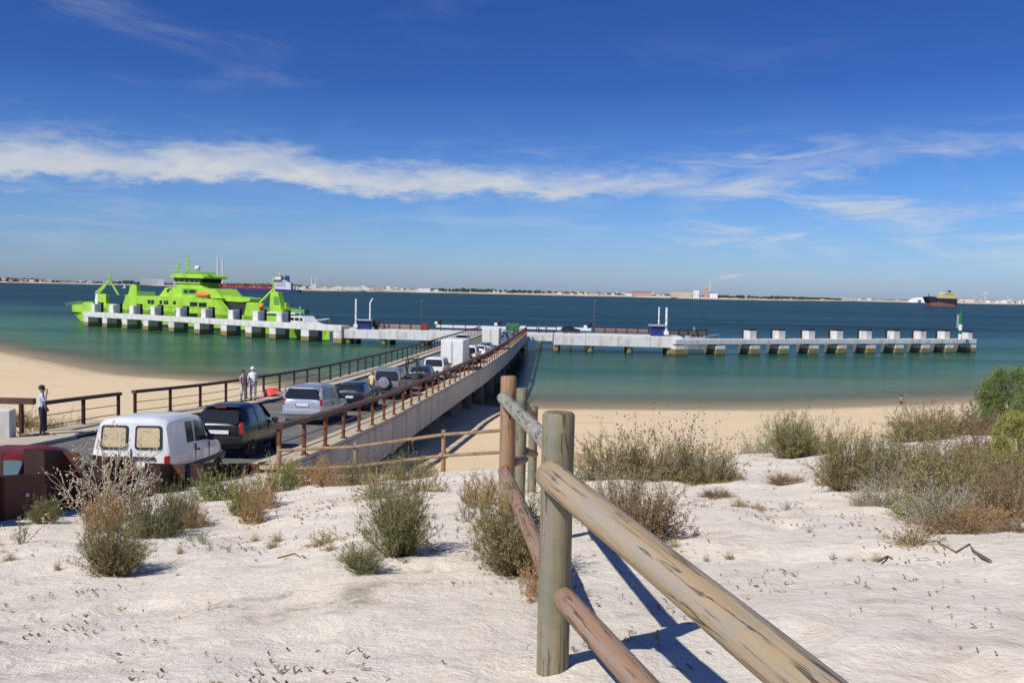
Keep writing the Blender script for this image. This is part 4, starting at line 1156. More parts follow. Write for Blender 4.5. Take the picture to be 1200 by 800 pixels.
for (u0, u1, n, zone, h0, h1) in zones:
    for i in range(n):
        u = u0+(u1-u0)*(i+r.uniform(.2, .8))/n; k = r.choices([0, 1, 2, 3], [6, 3, 2, 1])[0]; q = r.choices([0, 1, 2], [4, 3, 3])[0]
        big = r.random() < .22
        w = r.uniform(5.5, 9) if big else r.uniform(2.2, 4.5)
        h = r.uniform(h0, h1)*(0.85 if big else 1)
        back = r.uniform(25, 240)
        house('far_shed' if big else 'far_house', '%s %s %s, %s, %s' % (desc[k], 'shed' if big else 'house', rdesc[q].replace('a ', 'with '), ordn(i, n), zone), 'shed' if big else 'house', u, w, h, back, HC[k], ROOFS[q], gable=not big or r.random() < .4, group=zone)
# landmarks of the far shore
house('warehouse', 'long white warehouse with a stepped roof just left of the ferry wheelhouse', 'warehouse', 178, 24, 8.5, 30, HC[0], ROOFS[2], gable=False)
house('warehouse', 'white waterfront shed in the middle distance left of the pines', 'warehouse', 497, 14, 4.2, 20, HC[0], ROOFS[2])
house('warehouse', 'pale waterfront hall right of the white town', 'warehouse', 415, 20, 5.6, 50, HC[0], ROOFS[1], gable=False)
house('warehouse', 'reddish long building on the far shore left of the cream factory', 'warehouse', 752, 22, 5.2, 80, HC[3], ROOFS[0])
fac = house('factory', 'long cream factory hall beside the smoking tower', 'factory', 798, 24, 8, 30, HC[1], ROOFS[1], gable=False)
house('factory', 'white silo block of the factory at its right end', 'factory', 815.5, 6.5, 10.5, 26, HC[0], ROOFS[2], gable=False)
house('factory', 'tall pink and white preheater tower of the factory', 'factory', 827.5, 5, 16, 60, HC[3], ROOFS[2], gable=False)
house('factory', 'low white silo hall right of the preheater tower', 'factory', 836, 9, 5, 50, HC[0], ROOFS[2])
dome_p = shore_pt(1075)
dm = empty('storage_hall', (dome_p.x, dome_p.y, 0), math.atan2(-dome_p.x, dome_p.y), 'white rounded storage hall left of the cargo ship', 'hall')
mpp = dome_p.length/FPX
MB().prism([(-10*mpp, -1), (-8*mpp, 2.6*mpp), (-4.5*mpp, 4.6*mpp), (0, 5.4*mpp), (9*mpp, 5.6*mpp), (10*mpp, -1)], -25, 25).build('shell', HC[0], dm)
MB().box((2*mpp, -25.2, 6), (3*mpp, .8, 11)).build('door', FWIN, dm)
def chimney(label, u, vt, vb, back, rad, bands=True, m=HC[2]):
    p = shore_pt(u); e = p.normalized(); c = p+e*back; y = c.y
    a = at(u, vb, y); t = at(u, vt, y)
    root = empty('chimney', (c.x, y, a.z), 0, label, 'chimney', 'chimneys on the far shore')
    h = t.z-a.z
    MB().tube([(0, 0, 0), (0, 0, h)], [rad*1.25, rad*.85], 10).build('shaft', m, root, smooth=40)
    if bands:
        MB().tube([(0, 0, h*.84), (0, 0, h*.90)], rad*1.0, 10).build('band', SHIPRED, root, smooth=40)
    return root
PALE = mat('pale_stack', (.62, .62, .64), .8, var=.05)
chimney('taller left one of the twin power station chimneys behind the ferry', 255, 300.5, 336, 300, 3.2, False, PALE)
chimney('shorter right one of the twin power station chimneys behind the ferry', 261, 301.8, 336, 300, 3.2, False, PALE)
chimney('thin chimney above the pale waterfront town, left', 365.5, 323.5, 339, 300, 1.7, False, PALE)
chimney('thin chimney above the pale waterfront town, right', 370, 324.5, 339, 300, 1.5, False, PALE)
chimney('smoking white chimney beside the preheater tower', 831.8, 326.5, 349, 80, 1.5, False, PALE)
chimney('thin flare stack in the port at the right', 1140.5, 340, 356, 200, 1.0, False, HC[2])
tw = shore_pt(1171); t_ = at(1171, 341.5, tw.y)
for lab, u, vt, wd in (('grey port tower with a wide top at the right end of the shore', 1171, 342, 4), ('dark slender port tower left of the grey one', 1158.5, 347, 1.8), ('slim grey port crane mast', 1198, 345.5, 1.4)):
    p = shore_pt(u); mpp = p.length/FPX; t = at(u, vt, p.y+120)
    root = empty('port_tower', (p.x, p.y+120, 4), math.atan2(-p.x, p.y), lab, 'tower')
    h = t.z-4
    MB().box((0, 0, h*.4), (wd*mpp*.6, 8, h*.8)).build('shaft', HC[2], root)
    MB().box((0, 0, h*.85), (wd*mpp, 10, h*.3)).build('head', HC[2], root)
for i, u in enumerate((1128, 1137, 1150, 1180, 1190)):
    p = shore_pt(u); mpp = p.length/FPX
    root = empty('harbour_crane', (p.x, p.y+60, 3), math.atan2(-p.x, p.y)+(.3 if i % 2 else -.2), 'thin harbour crane with a slanting jib, %s from left over the port' % ORD[i], 'crane', 'harbour cranes at the right')
    hh = (6.5+i % 3)*mpp
    MB().box((0, 0, hh*.4), (1.6, 1.6, hh*.8)).build('tower', HC[2], root)
    MB().tube([(0, 0, hh*.75), (3.2*mpp*(1 if i % 2 else -1), 0, hh)], .8, 5).build('jib', HC[3], root)


# ================================================================== VEHICLES
def lerp(a, b, t): return a+(b-a)*t
class Car:
    """a car body lofted through stations along x (rear at 0, nose at L)"""
    def __init__(s, st): s.st = st
    def ring(s, q):
        x, zb, zbelt, zt, w, wt = q
        cab = zt > zbelt+0.08
        p = [(w*.86, zb), (w*.955, zb+.09), (w, zb+(zbelt-zb)*.45), (w*.985, zb+(zbelt-zb)*.8), (w*.955, zbelt)]
        if cab: p += [(lerp(w*.95, wt, .55), lerp(zbelt, zt-.06, .55)), (wt, zt-.10), (wt*.88, zt-.038), (wt*.5, zt-.004)]
        else: p += [(w*.93, zbelt+.01), (w*.86, lerp(zbelt, zt, .6)+.02), (w*.7, zt), (w*.35, zt+.012)]
        return p
    def surf(s, x, t):
        st = s.st
        for i in range(len(st)-1):
            if st[i][0] <= x <= st[i+1][0]:
                f = (x-st[i][0])/(st[i+1][0]-st[i][0])
                q = [lerp(a, b, f) for a, b in zip(st[i], st[i+1])]
                x_, zb, zbelt, zt, w, wt = q
                a = (w*.955, zbelt); c = (wt, zt-.10)
                m = (lerp(w*.95, wt, .55), lerp(zbelt, zt-.06, .55))
                if t < .55: k = t/.55; return (lerp(a[0], m[0], k), lerp(a[1], m[1], k))
                k = (t-.55)/.45; return (lerp(m[0], c[0], k), lerp(m[1], c[1], k))
    def loft(s):
        b = MB(); rs = []
        # extra stations for a rounder shape
        st = s.st; fine = []
        for i in range(len(st)-1):
            fine.append(st[i])
            if st[i+1][0]-st[i][0] > .5:
                for f in (1/3, 2/3): fine.append(tuple(lerp(a, c, f) for a, c in zip(st[i], st[i+1])))
        fine.append(st[-1])
        for q in fine:
            p = s.ring(q); full = [(q[0], -y, z) for y, z in p] + [(q[0], y, z) for y, z in p[::-1]]
            rs.append(full)
        n = len(rs[0]); vs = [v for r in rs for v in r]; fs = []
        for i in range(len(rs)-1):
            for k in range(n): fs.append((i*n+k, (i+1)*n+k, (i+1)*n+(k+1) % n, i*n+(k+1) % n))
        fs += [tuple(range(n)), tuple(range((len(rs)-1)*n, len(rs)*n))[::-1]]
        b.add(vs, fs); return b
    def side_glass(s, x0b, x1b, x0t, x1t, sgn, t0=.10, t1=.90, out=.012):
        vs = []; N, M = 6, 4
        for j in range(M+1):
            t = lerp(t0, t1, j/M); k = j/M
            for i in range(N+1):
                x = lerp(lerp(x0b, x0t, k), lerp(x1b, x1t, k), i/N)
                y, z = s.surf(x, t)
                vs.append((x, sgn*(y+out), z+out*.2))
        fs = []
        for j in range(M):
            for i in range(N):
                a = j*(N+1)+i; f = (a, a+1, a+N+2, a+N+1); fs.append(f if sgn < 0 else f[::-1])
        return vs, fs
_wheel = {}
def wheel_mesh(r, w):
    k = (round(r, 2), round(w, 2))
    if k not in _wheel:
        t = MB(); M = Matrix.Rotation(PI/2, 4, 'X')
        t.lathe([(r*.62, -w/2), (r*.93, -w/2), (r, -w*.36), (r, w*.36), (r*.93, w/2), (r*.62, w/2)], 24, M)
        rim = MB(); rim.lathe([(r*.64, -w*.40), (r*.64, w*.40)], 20, M)
        for i in range(5):
            a = 2*PI*i/5; c, s_ = math.cos(a), math.sin(a)
            Mx = Matrix.Rotation(-a, 4, 'Y')
            for sg in (-1, 1): rim.box((r*.33, sg*w*.42, 0), (r*.6, w*.09, r*.17), Mx)
        for sg in (-1, 1): rim.lathe([(r*.15, -.01), (r*.15, .02)], 10, Matrix.Translation((0, sg*w*.46, 0)) @ M)
        _wheel[k] = (t.mesh('wheel', TYRE, 40), rim.mesh('rim', ALLOY, 40))
    return _wheel[k]
def car(name, label, cat, st, paint_m, loc, head, slope, group='queue of vehicles on the bridge', wheels=((.75, .3), (3.3, .3)), glass=(), rear=None, front=None, lights=None, plate=None, extras=None, bumper=PLASTIC, wr=.30, glassm=None, L=None):
    root = empty(name, loc, 0, label, cat, group)
    root.rotation_euler = (0, -slope, PI/2+head)
    c = Car(st); L = st[-1][0]; x0 = -L/2
    OFF = Matrix.Translation((x0, 0, 0))
    b = c.loft(); b2 = MB(); b2.add(b.v, b.f, OFF); body = b2.build('body', paint_m, root, smooth=38)
    bm = bmesh.new(); bm.from_mesh(body.data); bmesh.ops.recalc_face_normals(bm, faces=bm.faces); bm.to_mesh(body.data); bm.free()
    w = max(q[4] for q in st)
    gm = glassm or GLASS
    for g in glass:
        for sgn in (-1, 1):
            vs, fs = c.side_glass(*g[:4], sgn, *(g[4:6] if len(g) >= 6 else ()))
            MB().add(vs, fs, OFF).build('window', gm, root, smooth=60)
    def screen(nm, q, m=None):
        (xb, zb_, wb_), (xt, zt_, wt_), out = q[:3]
        def bi(a, c):                       # a across, c up the pane
            x = lerp(xb, xt, c); z = lerp(zb_, zt_, c); w_ = lerp(wb_, wt_, c); return (x+out, (2*a-1)*w_, z)
        e, g = .055, .16
        loop = [(e, 0), (1-e, 0), (1-e*.3, g*.3), (1, g), (1, 1-g), (1-e*.3, 1-g*.3), (1-e, 1), (e, 1), (e*.3, 1-g*.3), (0, 1-g), (0, g), (e*.3, g*.3)]
        vs = [bi(a, c) for a, c in loop]; n = len(vs)
        vs2 = [(a-out*1.5, y, z-abs(out)*.5) for a, y, z in vs]
        fs = [tuple(range(n)), tuple(range(n, 2*n))[::-1]]+[(k, n+k, n+(k+1) % n, (k+1) % n) for k in range(n)]
        return MB().add(vs+vs2, fs, OFF).build(nm, m or gm, root)
    if rear: screen('rear_window', rear)
    if front: screen('windscreen', front)
    tm, rm = wheel_mesh(wr, .2)
    for (wx_, _) in wheels:
        for sg in (-1, 1):
            wy_ = sg*(w-.10)
            o = link('wheel', tm, root, (wx_+x0, wy_, wr)); link('rim', rm, o)
            MB().lathe([(wr+.075, -.09), (wr+.075, .012)], 20, Matrix.Translation((wx_+x0, sg*(w*.985-0.012), wr+.02)) @ Matrix.Rotation(-sg*PI/2, 4, 'X')).build('wheel_arch', DARKM, root)
    # bumpers front and rear
    zb = st[0][1]
    MB().box((x0-.02, 0, zb+.17), (.16, w*1.86, .24), bev=.05).build('bumper', bumper, root)
    MB().box((-x0+.0, 0, st[-1][1]+.17), (.16, w*1.75, .24), bev=.05).build('bumper', bumper, root)
    if lights:
        for sg in (-1, 1):
            (xx, yy, zz, sx, sy, sz) = lights
            MB().box((x0+xx, sg*yy, zz), (sx, sy, sz), bev=min(sx, sy, sz)*.3).build('tail_light', REDL, root)
    for sg in (-1, 1):
        MB().box((-x0-.06, sg*w*.72, st[-1][2]-.06), (.14, .34, .16), bev=.04).build('headlight', CLEARL, root)
    if plate: 
        po = MB().box((x0+plate[0], 0, plate[1]), (.02, plate[2] if len(plate) > 2 else .52, .115), bev=.004).build('number_plate', PLATE, root)
        MB().box((x0+plate[0]-.012, plate[2]*.47 if len(plate) > 2 else .245, plate[1]), (.006, .03, .10)).build('plate_band', BLUE, po)
    # mirrors, door handles, door gaps
    for sg in (-1, 1):
        mx = glass[0][1] if glass else L*.65
        mx = max(g[1] for g in glass)-.12 if glass else mx
        y, z = c.surf(mx, .12)
        MB().box((mx+x0, sg*(y+.11), z+.05), (.13, .20, .15), bev=.04).build('side_mirror', DARKM, root)
    if extras: extras(root, x0, c, w)
    return root
def door_lines(xs, z0, z1):
    def f(root, x0, c, w):
        for sg in (-1, 1):
            for x in xs:
                for q in (.2,):
                    pass
                vs = []; 
                MB().box((x+x0, sg*(w*.985), (z0+z1)/2), (.012, .02, z1-z0)).build('door_gap', DARKM, root)
            for x in xs[:-1] if len(xs) > 1 else xs:
                MB().box((x+x0+.18, sg*(w+.005), z1-.10), (.17, .03, .035), bev=.01).build('door_handle', DARKM, root)
    return f
def spot(y, dx): return (float(rail_r(y))+dx, y, EYE-float(road_h(y))+0.004)
def slope_at(y): return -(float(road_h(y+2))-float(road_h(y-2)))/4.0
def heading(y): return -math.atan2(float(rail_r(y+3)-rail_r(y-3)), 6.0)

# --- small white panel van, nearest but one
VAN = [(0, .42, 1.02, 1.06, .80, .70), (.03, .32, 1.04, 1.70, .83, .70), (.16, .25, 1.05, 1.80, .845, .70), (.7, .24, 1.05, 1.835, .85, .705), (1.8, .24, 1.05, 1.835, .85, .705), (2.35, .24, 1.04, 1.77, .85, .69), (2.62, .24, 1.03, 1.64, .85, .66), (3.28, .24, .99, 1.06, .84, .6), (3.75, .26, .90, .96, .81, .5), (4.02, .30, .76, .82, .74, .4), (4.12, .36, .62, .68, .66, .35)]
VAN = [(a, b_, c_, d_*.965 if d_ > 1.2 else d_, e_, f_) for a, b_, c_, d_, e_, f_ in VAN]
CREAMW = mat('cream_blind', (.62, .50, .30), .6, var=.22, vscale=9, dirt=(.40, .30, .22), dscale=6, damt=.6)
def van_extras(root, x0, c, w):
    # two rear windows with cream blinds, rubber frames
    for sg in (-1, 1):
        xa, xt = -.028, .055
        def q(y0, y1, z0, z1, out, nm, m, par=None):
            def X(z): return lerp(-.0, .035, (z-1.05)/.6)-out
            e, g = .09, .11
            loop = [(e, 0), (1-e, 0), (1-e*.3, g*.3), (1, g), (1, 1-g), (1-e*.3, 1-g*.3), (1-e, 1), (e, 1), (e*.3, 1-g*.3), (0, 1-g), (0, g), (e*.3, g*.3)]
            vs = []
            for a_, c_ in loop:
                z = lerp(z0, z1, c_); vs.append((X(z), lerp(y0, y1, a_)*(1-.03*c_), z))
            n = len(vs); vs += [(a+out+.02, b_, c_) for a, b_, c_ in vs]
            fs = [tuple(range(n))[::-1], tuple(range(n, 2*n))]+[(k, (k+1) % n, n+(k+1) % n, n+k) for k in range(n)]
            return MB().add(vs, fs, Matrix.Translation((x0, 0, 0))).build(nm, m, par or root)
        a, b_ = (.075, .645) if sg > 0 else (-.645, -.075)
        fr = q(a, b_, 1.08, 1.58, .022, 'window_frame', DARKM)
        q(a+.045, b_-.045, 1.125, 1.535, .030, 'rear_window', CREAMW, fr)
        MB().box((x0-.03, sg*.765, .78), (.10, .12, .36), bev=.03).build('tail_light', REDL, root)
        MB().box((x0+2.0, sg*(w+.004), .62), (3.9, .025, .10), bev=.01).build('side_moulding', PLASTIC, root)
        MB().box((x0+1.62, sg*(w*.985), .70), (.012, .03, .75)).build('door_gap', DARKM, root)
        MB().box((x0+2.62, sg*(w*.985), .70), (.012, .03, .70)).build('door_gap', DARKM, root)
        MB().box((x0+1.78, sg*(w+.01), .93), (.16, .03, .04), bev=.01).build('door_handle', DARKM, root)
    MB().box((x0-.012, 0, .78), (.03, .014, .62)).build('door_gap', DARKM, root)
    MB().box((x0-.03, 0, .905), (.05, 1.0, .05), bev=.01).build('door_trim', PLASTIC, root)
    MB().box((x0-.03, -.25, .70), (.02, .44, .11), bev=.004).build('number_plate', PLATE, root)
vx = -8.0
car('panel_van', 'white panel van with cream covered rear windows behind the rusty barrier', 'van', VAN, WHITEP, (-8.05, 20.5, EYE-float(road_h(20.5))+.004), R_(2), slope_at(21), wheels=((.72, .3), (3.38, .3)), glass=((1.13, 1.58, 1.15, 1.58, .12, .86), (1.70, 2.66, 1.72, 2.34, .10, .86)), front=((3.26, 1.07, .72), (2.66, 1.60, .60), .02), extras=van_extras)

# --- people carriers and cars
MPV = [(0, .42, .96, 1.00, .74, .5), (.04, .34, .99, 1.08, .80, .6), (.42, .24, 1.0, 1.50, .86, .60), (.75, .22, .99, 1.59, .875, .61), (1.6, .22, .97, 1.635, .875, .62), (2.3, .22, .95, 1.55, .875, .61), (3.15, .22, .93, 1.04, .86, .55), (3.8, .24, .84, .92, .82, .5), (4.12, .28, .68, .76, .74, .4), (4.24, .34, .56, .62, .66, .35)]
BLACKP = paint('black_paint', (.008, .009, .010), 0, .3, .2)
def mpv_extras(root, x0, c, w):
    door_lines((1.35, 2.3), .38, .92)(root, x0, c, w)
    MB().box((x0+.44, 0, 1.555), (.22, 1.0, .035), bev=.01).build('roof_spoiler', BLACKP, root)
    MB().box((x0+.325, 0, 1.535), (.03, .34, .03)).build('brake_light', REDL, root)
    MB().box((x0-.075, 0, .52), (.03, 1.1, .04), bev=.01).build('bumper_trim', GREYM, root)
y = 28.3
car('people_carrier', 'black people carrier with a white rear plate just ahead of the white van', 'car', MPV, BLACKP, (float(rail_r(y))-2.45, y, EYE-float(road_h(y))+.004), R_(-2), slope_at(y), wheels=((.74, .3), (3.42, .3)), glass=((.58, 1.30, .72, 1.32), (1.38, 2.26, 1.38, 2.2), (2.34, 2.95, 2.28, 2.42)), rear=((.06, 1.07, .66), (.385, 1.45, .55), -.025), front=((3.1, 1.06, .72), (2.36, 1.54, .6), .02), lights=(.05, .735, .93, .12, .13, .36), plate=(-.045, .82, .78), extras=mpv_extras, bumper=BLACKP)
SILV = paint('silver_paint', (.52, .55, .60), .55)
VIOL = paint('silver_blue_paint', (.40, .45, .58), .6)
MINI = [(0, .40, .98, 1.02, .83, .62), (.03, .33, 1.02, 1.12, .86, .70), (.16, .24, 1.04, 1.60, .89, .70), (.45, .22, 1.03, 1.70, .895, .70), (2.0, .22, 1.0, 1.73, .90, .71), (2.7, .22, .98, 1.64, .90, .68), (3.55, .22, .97, 1.06, .88, .56), (4.2, .24, .86, .95, .84, .5), (4.5, .28, .70, .78, .76, .4), (4.62, .34, .58, .64, .68, .35)]
def mini_extras(root, x0, c, w):
    door_lines((1.55, 2.6), .36, .95)(root, x0, c, w)
    for sg in (-1, 1):
        MB().box((x0+.10, sg*.80, 1.36), (.09, .10, .52), bev=.03).build('light_column', SILV, root)
    for sg in (-1, 1): MB().tube([(x0+.6, sg*.62, 1.75), (x0+2.5, sg*.62, 1.77)], .02, 6).build('roof_bar', GREYM, root)
y = 39.9
car('minivan', 'silver minivan with a black rear window queueing behind the dark blue car', 'car', MINI, SILV, (float(rail_r(y))-3.0, y, EYE-float(road_h(y))+.004), heading(y)+R_(-2), slope_at(y), wheels=((.82, .3), (3.72, .3)), glass=((.42, 1.48, .50, 1.48), (1.60, 2.56, 1.60, 2.5), (2.66, 3.3, 2.62, 2.78)), rear=((.035, 1.13, .74), (.150, 1.56, .66), -.025), front=((3.5, 1.07, .74), (2.76, 1.62, .62), .02), lights=(.04, .80, .98, .10, .11, .30), plate=(-.035, .88, .56), extras=mini_extras, bumper=SILV)
HATCH = [(0, .40, .88, .92, .76, .55), (.04, .33, .92, 1.0, .80, .6), (.34, .24, .93, 1.38, .82, .6), (.7, .21, .92, 1.43, .83, .60), (1.5, .21, .90, 1.46, .835, .61), (2.0, .21, .88, 1.40, .835, .6), (2.75, .21, .86, .95, .82, .5), (3.5, .23, .76, .84, .79, .5), (3.8, .27, .62, .70, .70, .4), (3.9, .33, .52, .58, .62, .35)]
NAVY = paint('navy_paint', (.012, .018, .035), .3)
y = 46.4
HG = ((.50, 1.15, .62, 1.18), (1.24, 1.98, 1.24, 1.92), (2.06, 2.56, 2.0, 2.1))
car('hatchback', 'dark blue hatchback between the silver minivan and the spare wheel off roader', 'car', HATCH, NAVY, spot(y, -2.65), heading(y), slope_at(y), wheels=((.68, .3), (3.1, .3)), glass=HG, rear=((.05, .98, .62), (.315, 1.345, .54), -.025), front=((2.7, .97, .66), (2.06, 1.38, .54), .02), lights=(.05, .70, .84, .10, .14, .24), plate=(-.04, .74, .5), extras=door_lines((1.2, 2.0), .34, .86), bumper=NAVY)
SUV = [(0, .52, 1.06, 1.10, .82, .66), (.03, .46, 1.08, 1.74, .85, .70), (.2, .40, 1.09, 1.84, .86, .71), (1.4, .38, 1.08, 1.87, .87, .72), (2.2, .38, 1.07, 1.82, .87, .71), (2.4, .38, 1.06, 1.74, .87, .69), (2.95, .38, 1.05, 1.14, .86, .6), (3.9, .42, .98, 1.06, .83, .55), (4.1, .48, .82, .9, .78, .5)]
def suv_extras(root, x0, c, w):
    tm, rm = wheel_mesh(.36, .22)
    o = link('spare_wheel', tm, root, (x0-.14, .12, 1.02), (0, 0, PI/2)); 
    MB().lathe([(.33, 0), (.30, .03), (.12, .04)], 20, Matrix.Translation((x0-.25, .12, 1.02)) @ Matrix.Rotation(-PI/2, 4, 'Y')).build('wheel_cover', ALLOY, root)
    door_lines((1.3, 2.2), .5, 1.0)(root, x0, c, w)
    for sg in (-1, 1): MB().tube([(x0+.2, sg*.6, 1.90), (x0+2.2, sg*.6, 1.91)], .025, 6).build('roof_bar', DARKM, root)
GREYG = paint('grey_green_paint', (.30, .34, .34), .45)
y = 53.4
car('off_roader', 'grey off roader with a covered spare wheel on its back door', 'car', SUV, GREYG, spot(y, -2.1), heading(y), slope_at(y), wheels=((.78, .3), (3.15, .3)), glass=((.25, 1.25, .27, 1.25), (1.38, 2.1, 1.38, 2.1), (2.25, 2.7, 2.22, 2.36)), rear=((.0, 1.16, .7), (.03, 1.68, .6), -.03), front=((2.92, 1.15, .72), (2.46, 1.72, .6), .02), lights=(.0, .76, 1.0, .08, .12, .3), plate=(-.05, .66), extras=suv_extras, wr=.36)
# trailer with a frame tower
y = 58.6
tx, ty, tz_ = spot(y, -1.85)
trl = empty('trailer', (tx, ty, tz_), heading(y)+PI/2, 'dark trailer loaded with two upright bicycles and gear behind the off roader', 'trailer', 'queue of vehicles on the bridge')
OLIVE = mat('olive_metal', (.06, .06, .05), .7, var=.3, vscale=4)
MB().box((0, 0, .62), (2.3, 1.5, .5), bev=.03).build('tub', OLIVE, trl)
MB().box((1.7, 0, .45), (1.3, .1, .1)).build('drawbar', DARKM, trl)
MB().box((-.1, 0, .95), (1.9, 1.2, .3), bev=.1).build('tarpaulin', mat('tarpaulin', (.035, .045, .035), .8, var=.3, vscale=3, bump=.5, bscale=5), trl)
fr_ = MB()
for yy in (-.5, .5):
    for x in (-.7, .7): fr_.tube([(x, yy, .85), (x*.55, yy*.6, 2.1)], .035, 6)
fr_.tube([(-.39, -.3, 2.1), (.39, -.3, 2.1), (.39, .3, 2.1), (-.39, .3, 2.1), (-.39, -.3, 2.1)], .035, 6)
fr_.build('rack', DARKM, trl)
tm, rm = wheel_mesh(.30, .2)
for sg in (-1, 1):
    o = link('wheel', tm, trl, (0, sg*.82, .30)); link('rim', rm, o)
    MB().box((-1.17, sg*.6, .55), (.04, .2, .12)).build('tail_light', REDL, trl)
def bicycle(label, x, yv, z, rz, tilt=1.25):
    root = empty('bicycle', (x, yv, z), rz, label, 'bicycle', 'bicycles carried on the trailer'); root.rotation_euler = (0, -tilt, rz)
    for xx in (-.52, .52):
        b = MB()
        pts = [(xx+.33*math.cos(2*PI*i/18), 0, .33+.33*math.sin(2*PI*i/18)) for i in range(19)]
        b.tube(pts, .022, 5, cap=False); b.build('wheel', TYRE, root)
        h = MB()
        for i in range(9): a = 2*PI*i/9; h.tube([(xx, 0, .33), (xx+.31*math.cos(a), 0, .33+.31*math.sin(a))], .004, 3)
        h.build('spokes', GREYM, root)
    f = MB()
    for a, c in (((-.52, .33), (-.1, .32)), ((-.1, .32), (-.2, .82)), ((-.2, .75), (.38, .8)), ((-.1, .32), (.4, .72)), ((-.52, .33), (-.2, .75)), ((.52, .33), (.36, .92))): f.tube([(a[0], 0, a[1]), (c[0], 0, c[1])], .018, 6)
    f.build('frame', DARKM, root)
    MB().box((-.2, 0, .86), (.26, .13, .05), bev=.02).build('saddle', RUBBER, root)
    MB().tube([(.34, -.28, .98), (.40, 0, .94), (.34, .28, .98)], .015, 6).build('handlebar', DARKM, root)
bicycle('dark bicycle strapped upright on the left of the trailer rack', tx-.35, ty+.3, tz_+1.45, PI/2)
bicycle('dark bicycle strapped upright on the right of the trailer rack', tx+.35, ty+.2, tz_+1.45, PI/2)
y = 63.6
GRYB = paint('dark_grey_paint', (.05, .065, .085), .4)
car('estate_car', 'dark grey estate car towing between the trailer and the small white van', 'car', HATCH, GRYB, spot(y, -1.95), heading(y), slope_at(y), wheels=((.68, .3), (3.1, .3)), glass=HG, rear=((.05, .98, .62), (.315, 1.345, .54), -.025), front=((2.7, .97, .66), (2.06, 1.38, .54), .02), lights=(.05, .70, .84, .10, .14, .24), plate=(-.04, .74, .5), extras=door_lines((1.2, 2.0), .34, .86), bumper=GRYB)
y = 69.2
VAN2 = [(x, zb, zbelt, zt, w, wt) for (x, zb, zbelt, zt, w, wt) in VAN]
def van2_extras(root, x0, c, w): door_lines((1.62, 2.62), .36, 1.0)(root, x0, c, w)
car('panel_van', 'small white van with a dark rear window in front of the tall white box van', 'van', VAN2, WHITEP, spot(y, -1.85), heading(y), slope_at(y), wheels=((.72, .3), (3.38, .3)), glass=((.3, 1.5, .32, 1.5, .12, .86), (1.70, 2.66, 1.72, 2.34, .10, .86)), rear=((.0, 1.12, .66), (.035, 1.62, .6), -.03), front=((3.26, 1.07, .72), (2.66, 1.60, .60), .02), lights=(.0, .77, .84, .08, .10, .4), plate=(-.05, .72), extras=van2_extras)
def box_van(label, y, dx, bw, bh, bl_, cabm, boxm, z0=.85):
    x, yy, z = spot(y, dx)
    root = empty('box_van', (x, yy, z), heading(y)+PI/2, label, 'truck', 'queue of vehicles on the bridge')
    L = bl_+1.9
    b = MB().box((-L/2+bl_/2, 0, z0+(bh-z0)/2), (bl_, bw, bh-z0), bev=.04).build('cargo_box', boxm, root)
    for sg in (-1, 1):
        MB().box((-L/2-.012, sg*bw*.245, z0+(bh-z0)/2), (.03, bw*.46, (bh-z0)*.92), bev=.008).build('rear_door', boxm, root)
        MB().box((-L/2-.02, sg*bw*.4, z0-.12), (.05, .24, .12)).build('tail_light', REDL, root)
        MB().box((-L/2-.035, sg*.06, z0+(bh-z0)/2), (.03, .03, (bh-z0)*.9)).build('lock_bar', GREYM, root)
        MB().box((L/2-.75, sg*(bw*.42), 1.35), (.7, .03, .55)).build('window', GLASS, root)
        MB().box((L/2-.35, sg*(bw*.52), 1.45), (.1, .2, .3), bev=.03).build('side_mirror', DARKM, root)
        tm, rm = wheel_mesh(.36, .22)
        for xx in (-L/2+.95, L/2-.85):
            o = link('wheel', tm, root, (xx, sg*(bw/2-.14), .36)); link('rim', rm, o)
    cab = MB().prism([(L/2-1.85, .45), (L/2-1.85, 2.1), (L/2-1.0, 2.1), (L/2-.45, 1.35), (L/2, 1.15), (L/2, .45)], -bw*.42, bw*.42).build('cab', cabm, root)
    MB().prism([(L/2-.98, 2.0), (L/2-.50, 1.38), (L/2-.47, 1.4), (L/2-.95, 2.03)], -bw*.37, bw*.37).build('windscreen', GLASS, root)
    MB().box((-L/2-.02, 0, z0-.28), (.10, bw*.9, .14), bev=.02).build('bumper', DARKM, root)
    MB().box((0, 0, .62), (L-.3, bw*.45, .28)).build('chassis', DARKM, root)
    MB().box((-L/2-.03, 0, .6), (.02, .5, .11)).build('number_plate', PLATE, root)
    return root
box_van('tall white box van towering over the queue half way along the bridge', 78.6, -1.8, 1.95, 2.85, 3.6, WHITEP, WHITEM, .6)
def hatch_at(name, label, y, dx, pm, st=HATCH, flip=False):
    return car(name, label, 'car', st, pm, spot(y, dx), heading(y)+(PI if flip else 0), slope_at(y)*(-1 if flip else 1), wheels=((.68, .3), (3.1, .3)), glass=HG, rear=((.05, .98, .62), (.315, 1.345, .54), -.025), front=((2.7, .97, .66), (2.06, 1.38, .54), .02), lights=(.05, .70, .84, .10, .14, .24), plate=(-.04, .74, .5), bumper=pm)
car('off_roader', 'white jeep with dark windows ahead of the tall box van', 'car', SUV, WHITEP, spot(88.0, -1.75), heading(88), slope_at(88), wheels=((.78, .3), (3.15, .3)), glass=((.25, 1.25, .27, 1.25), (1.38, 2.1, 1.38, 2.1), (2.25, 2.7, 2.22, 2.36)), rear=((.0, 1.16, .7), (.03, 1.68, .6), -.03), front=((2.92, 1.15, .72), (2.46, 1.72, .6), .02), lights=(.0, .76, 1.0, .08, .12, .3), plate=(-.05, .66), extras=suv_extras, wr=.36)
hatch_at('hatchback', 'white hatchback behind the far white truck', 97, -1.8, WHITEP)
hatch_at('hatchback', 'small silver hatchback next in line behind the far white truck', 104, -1.8, SILV)
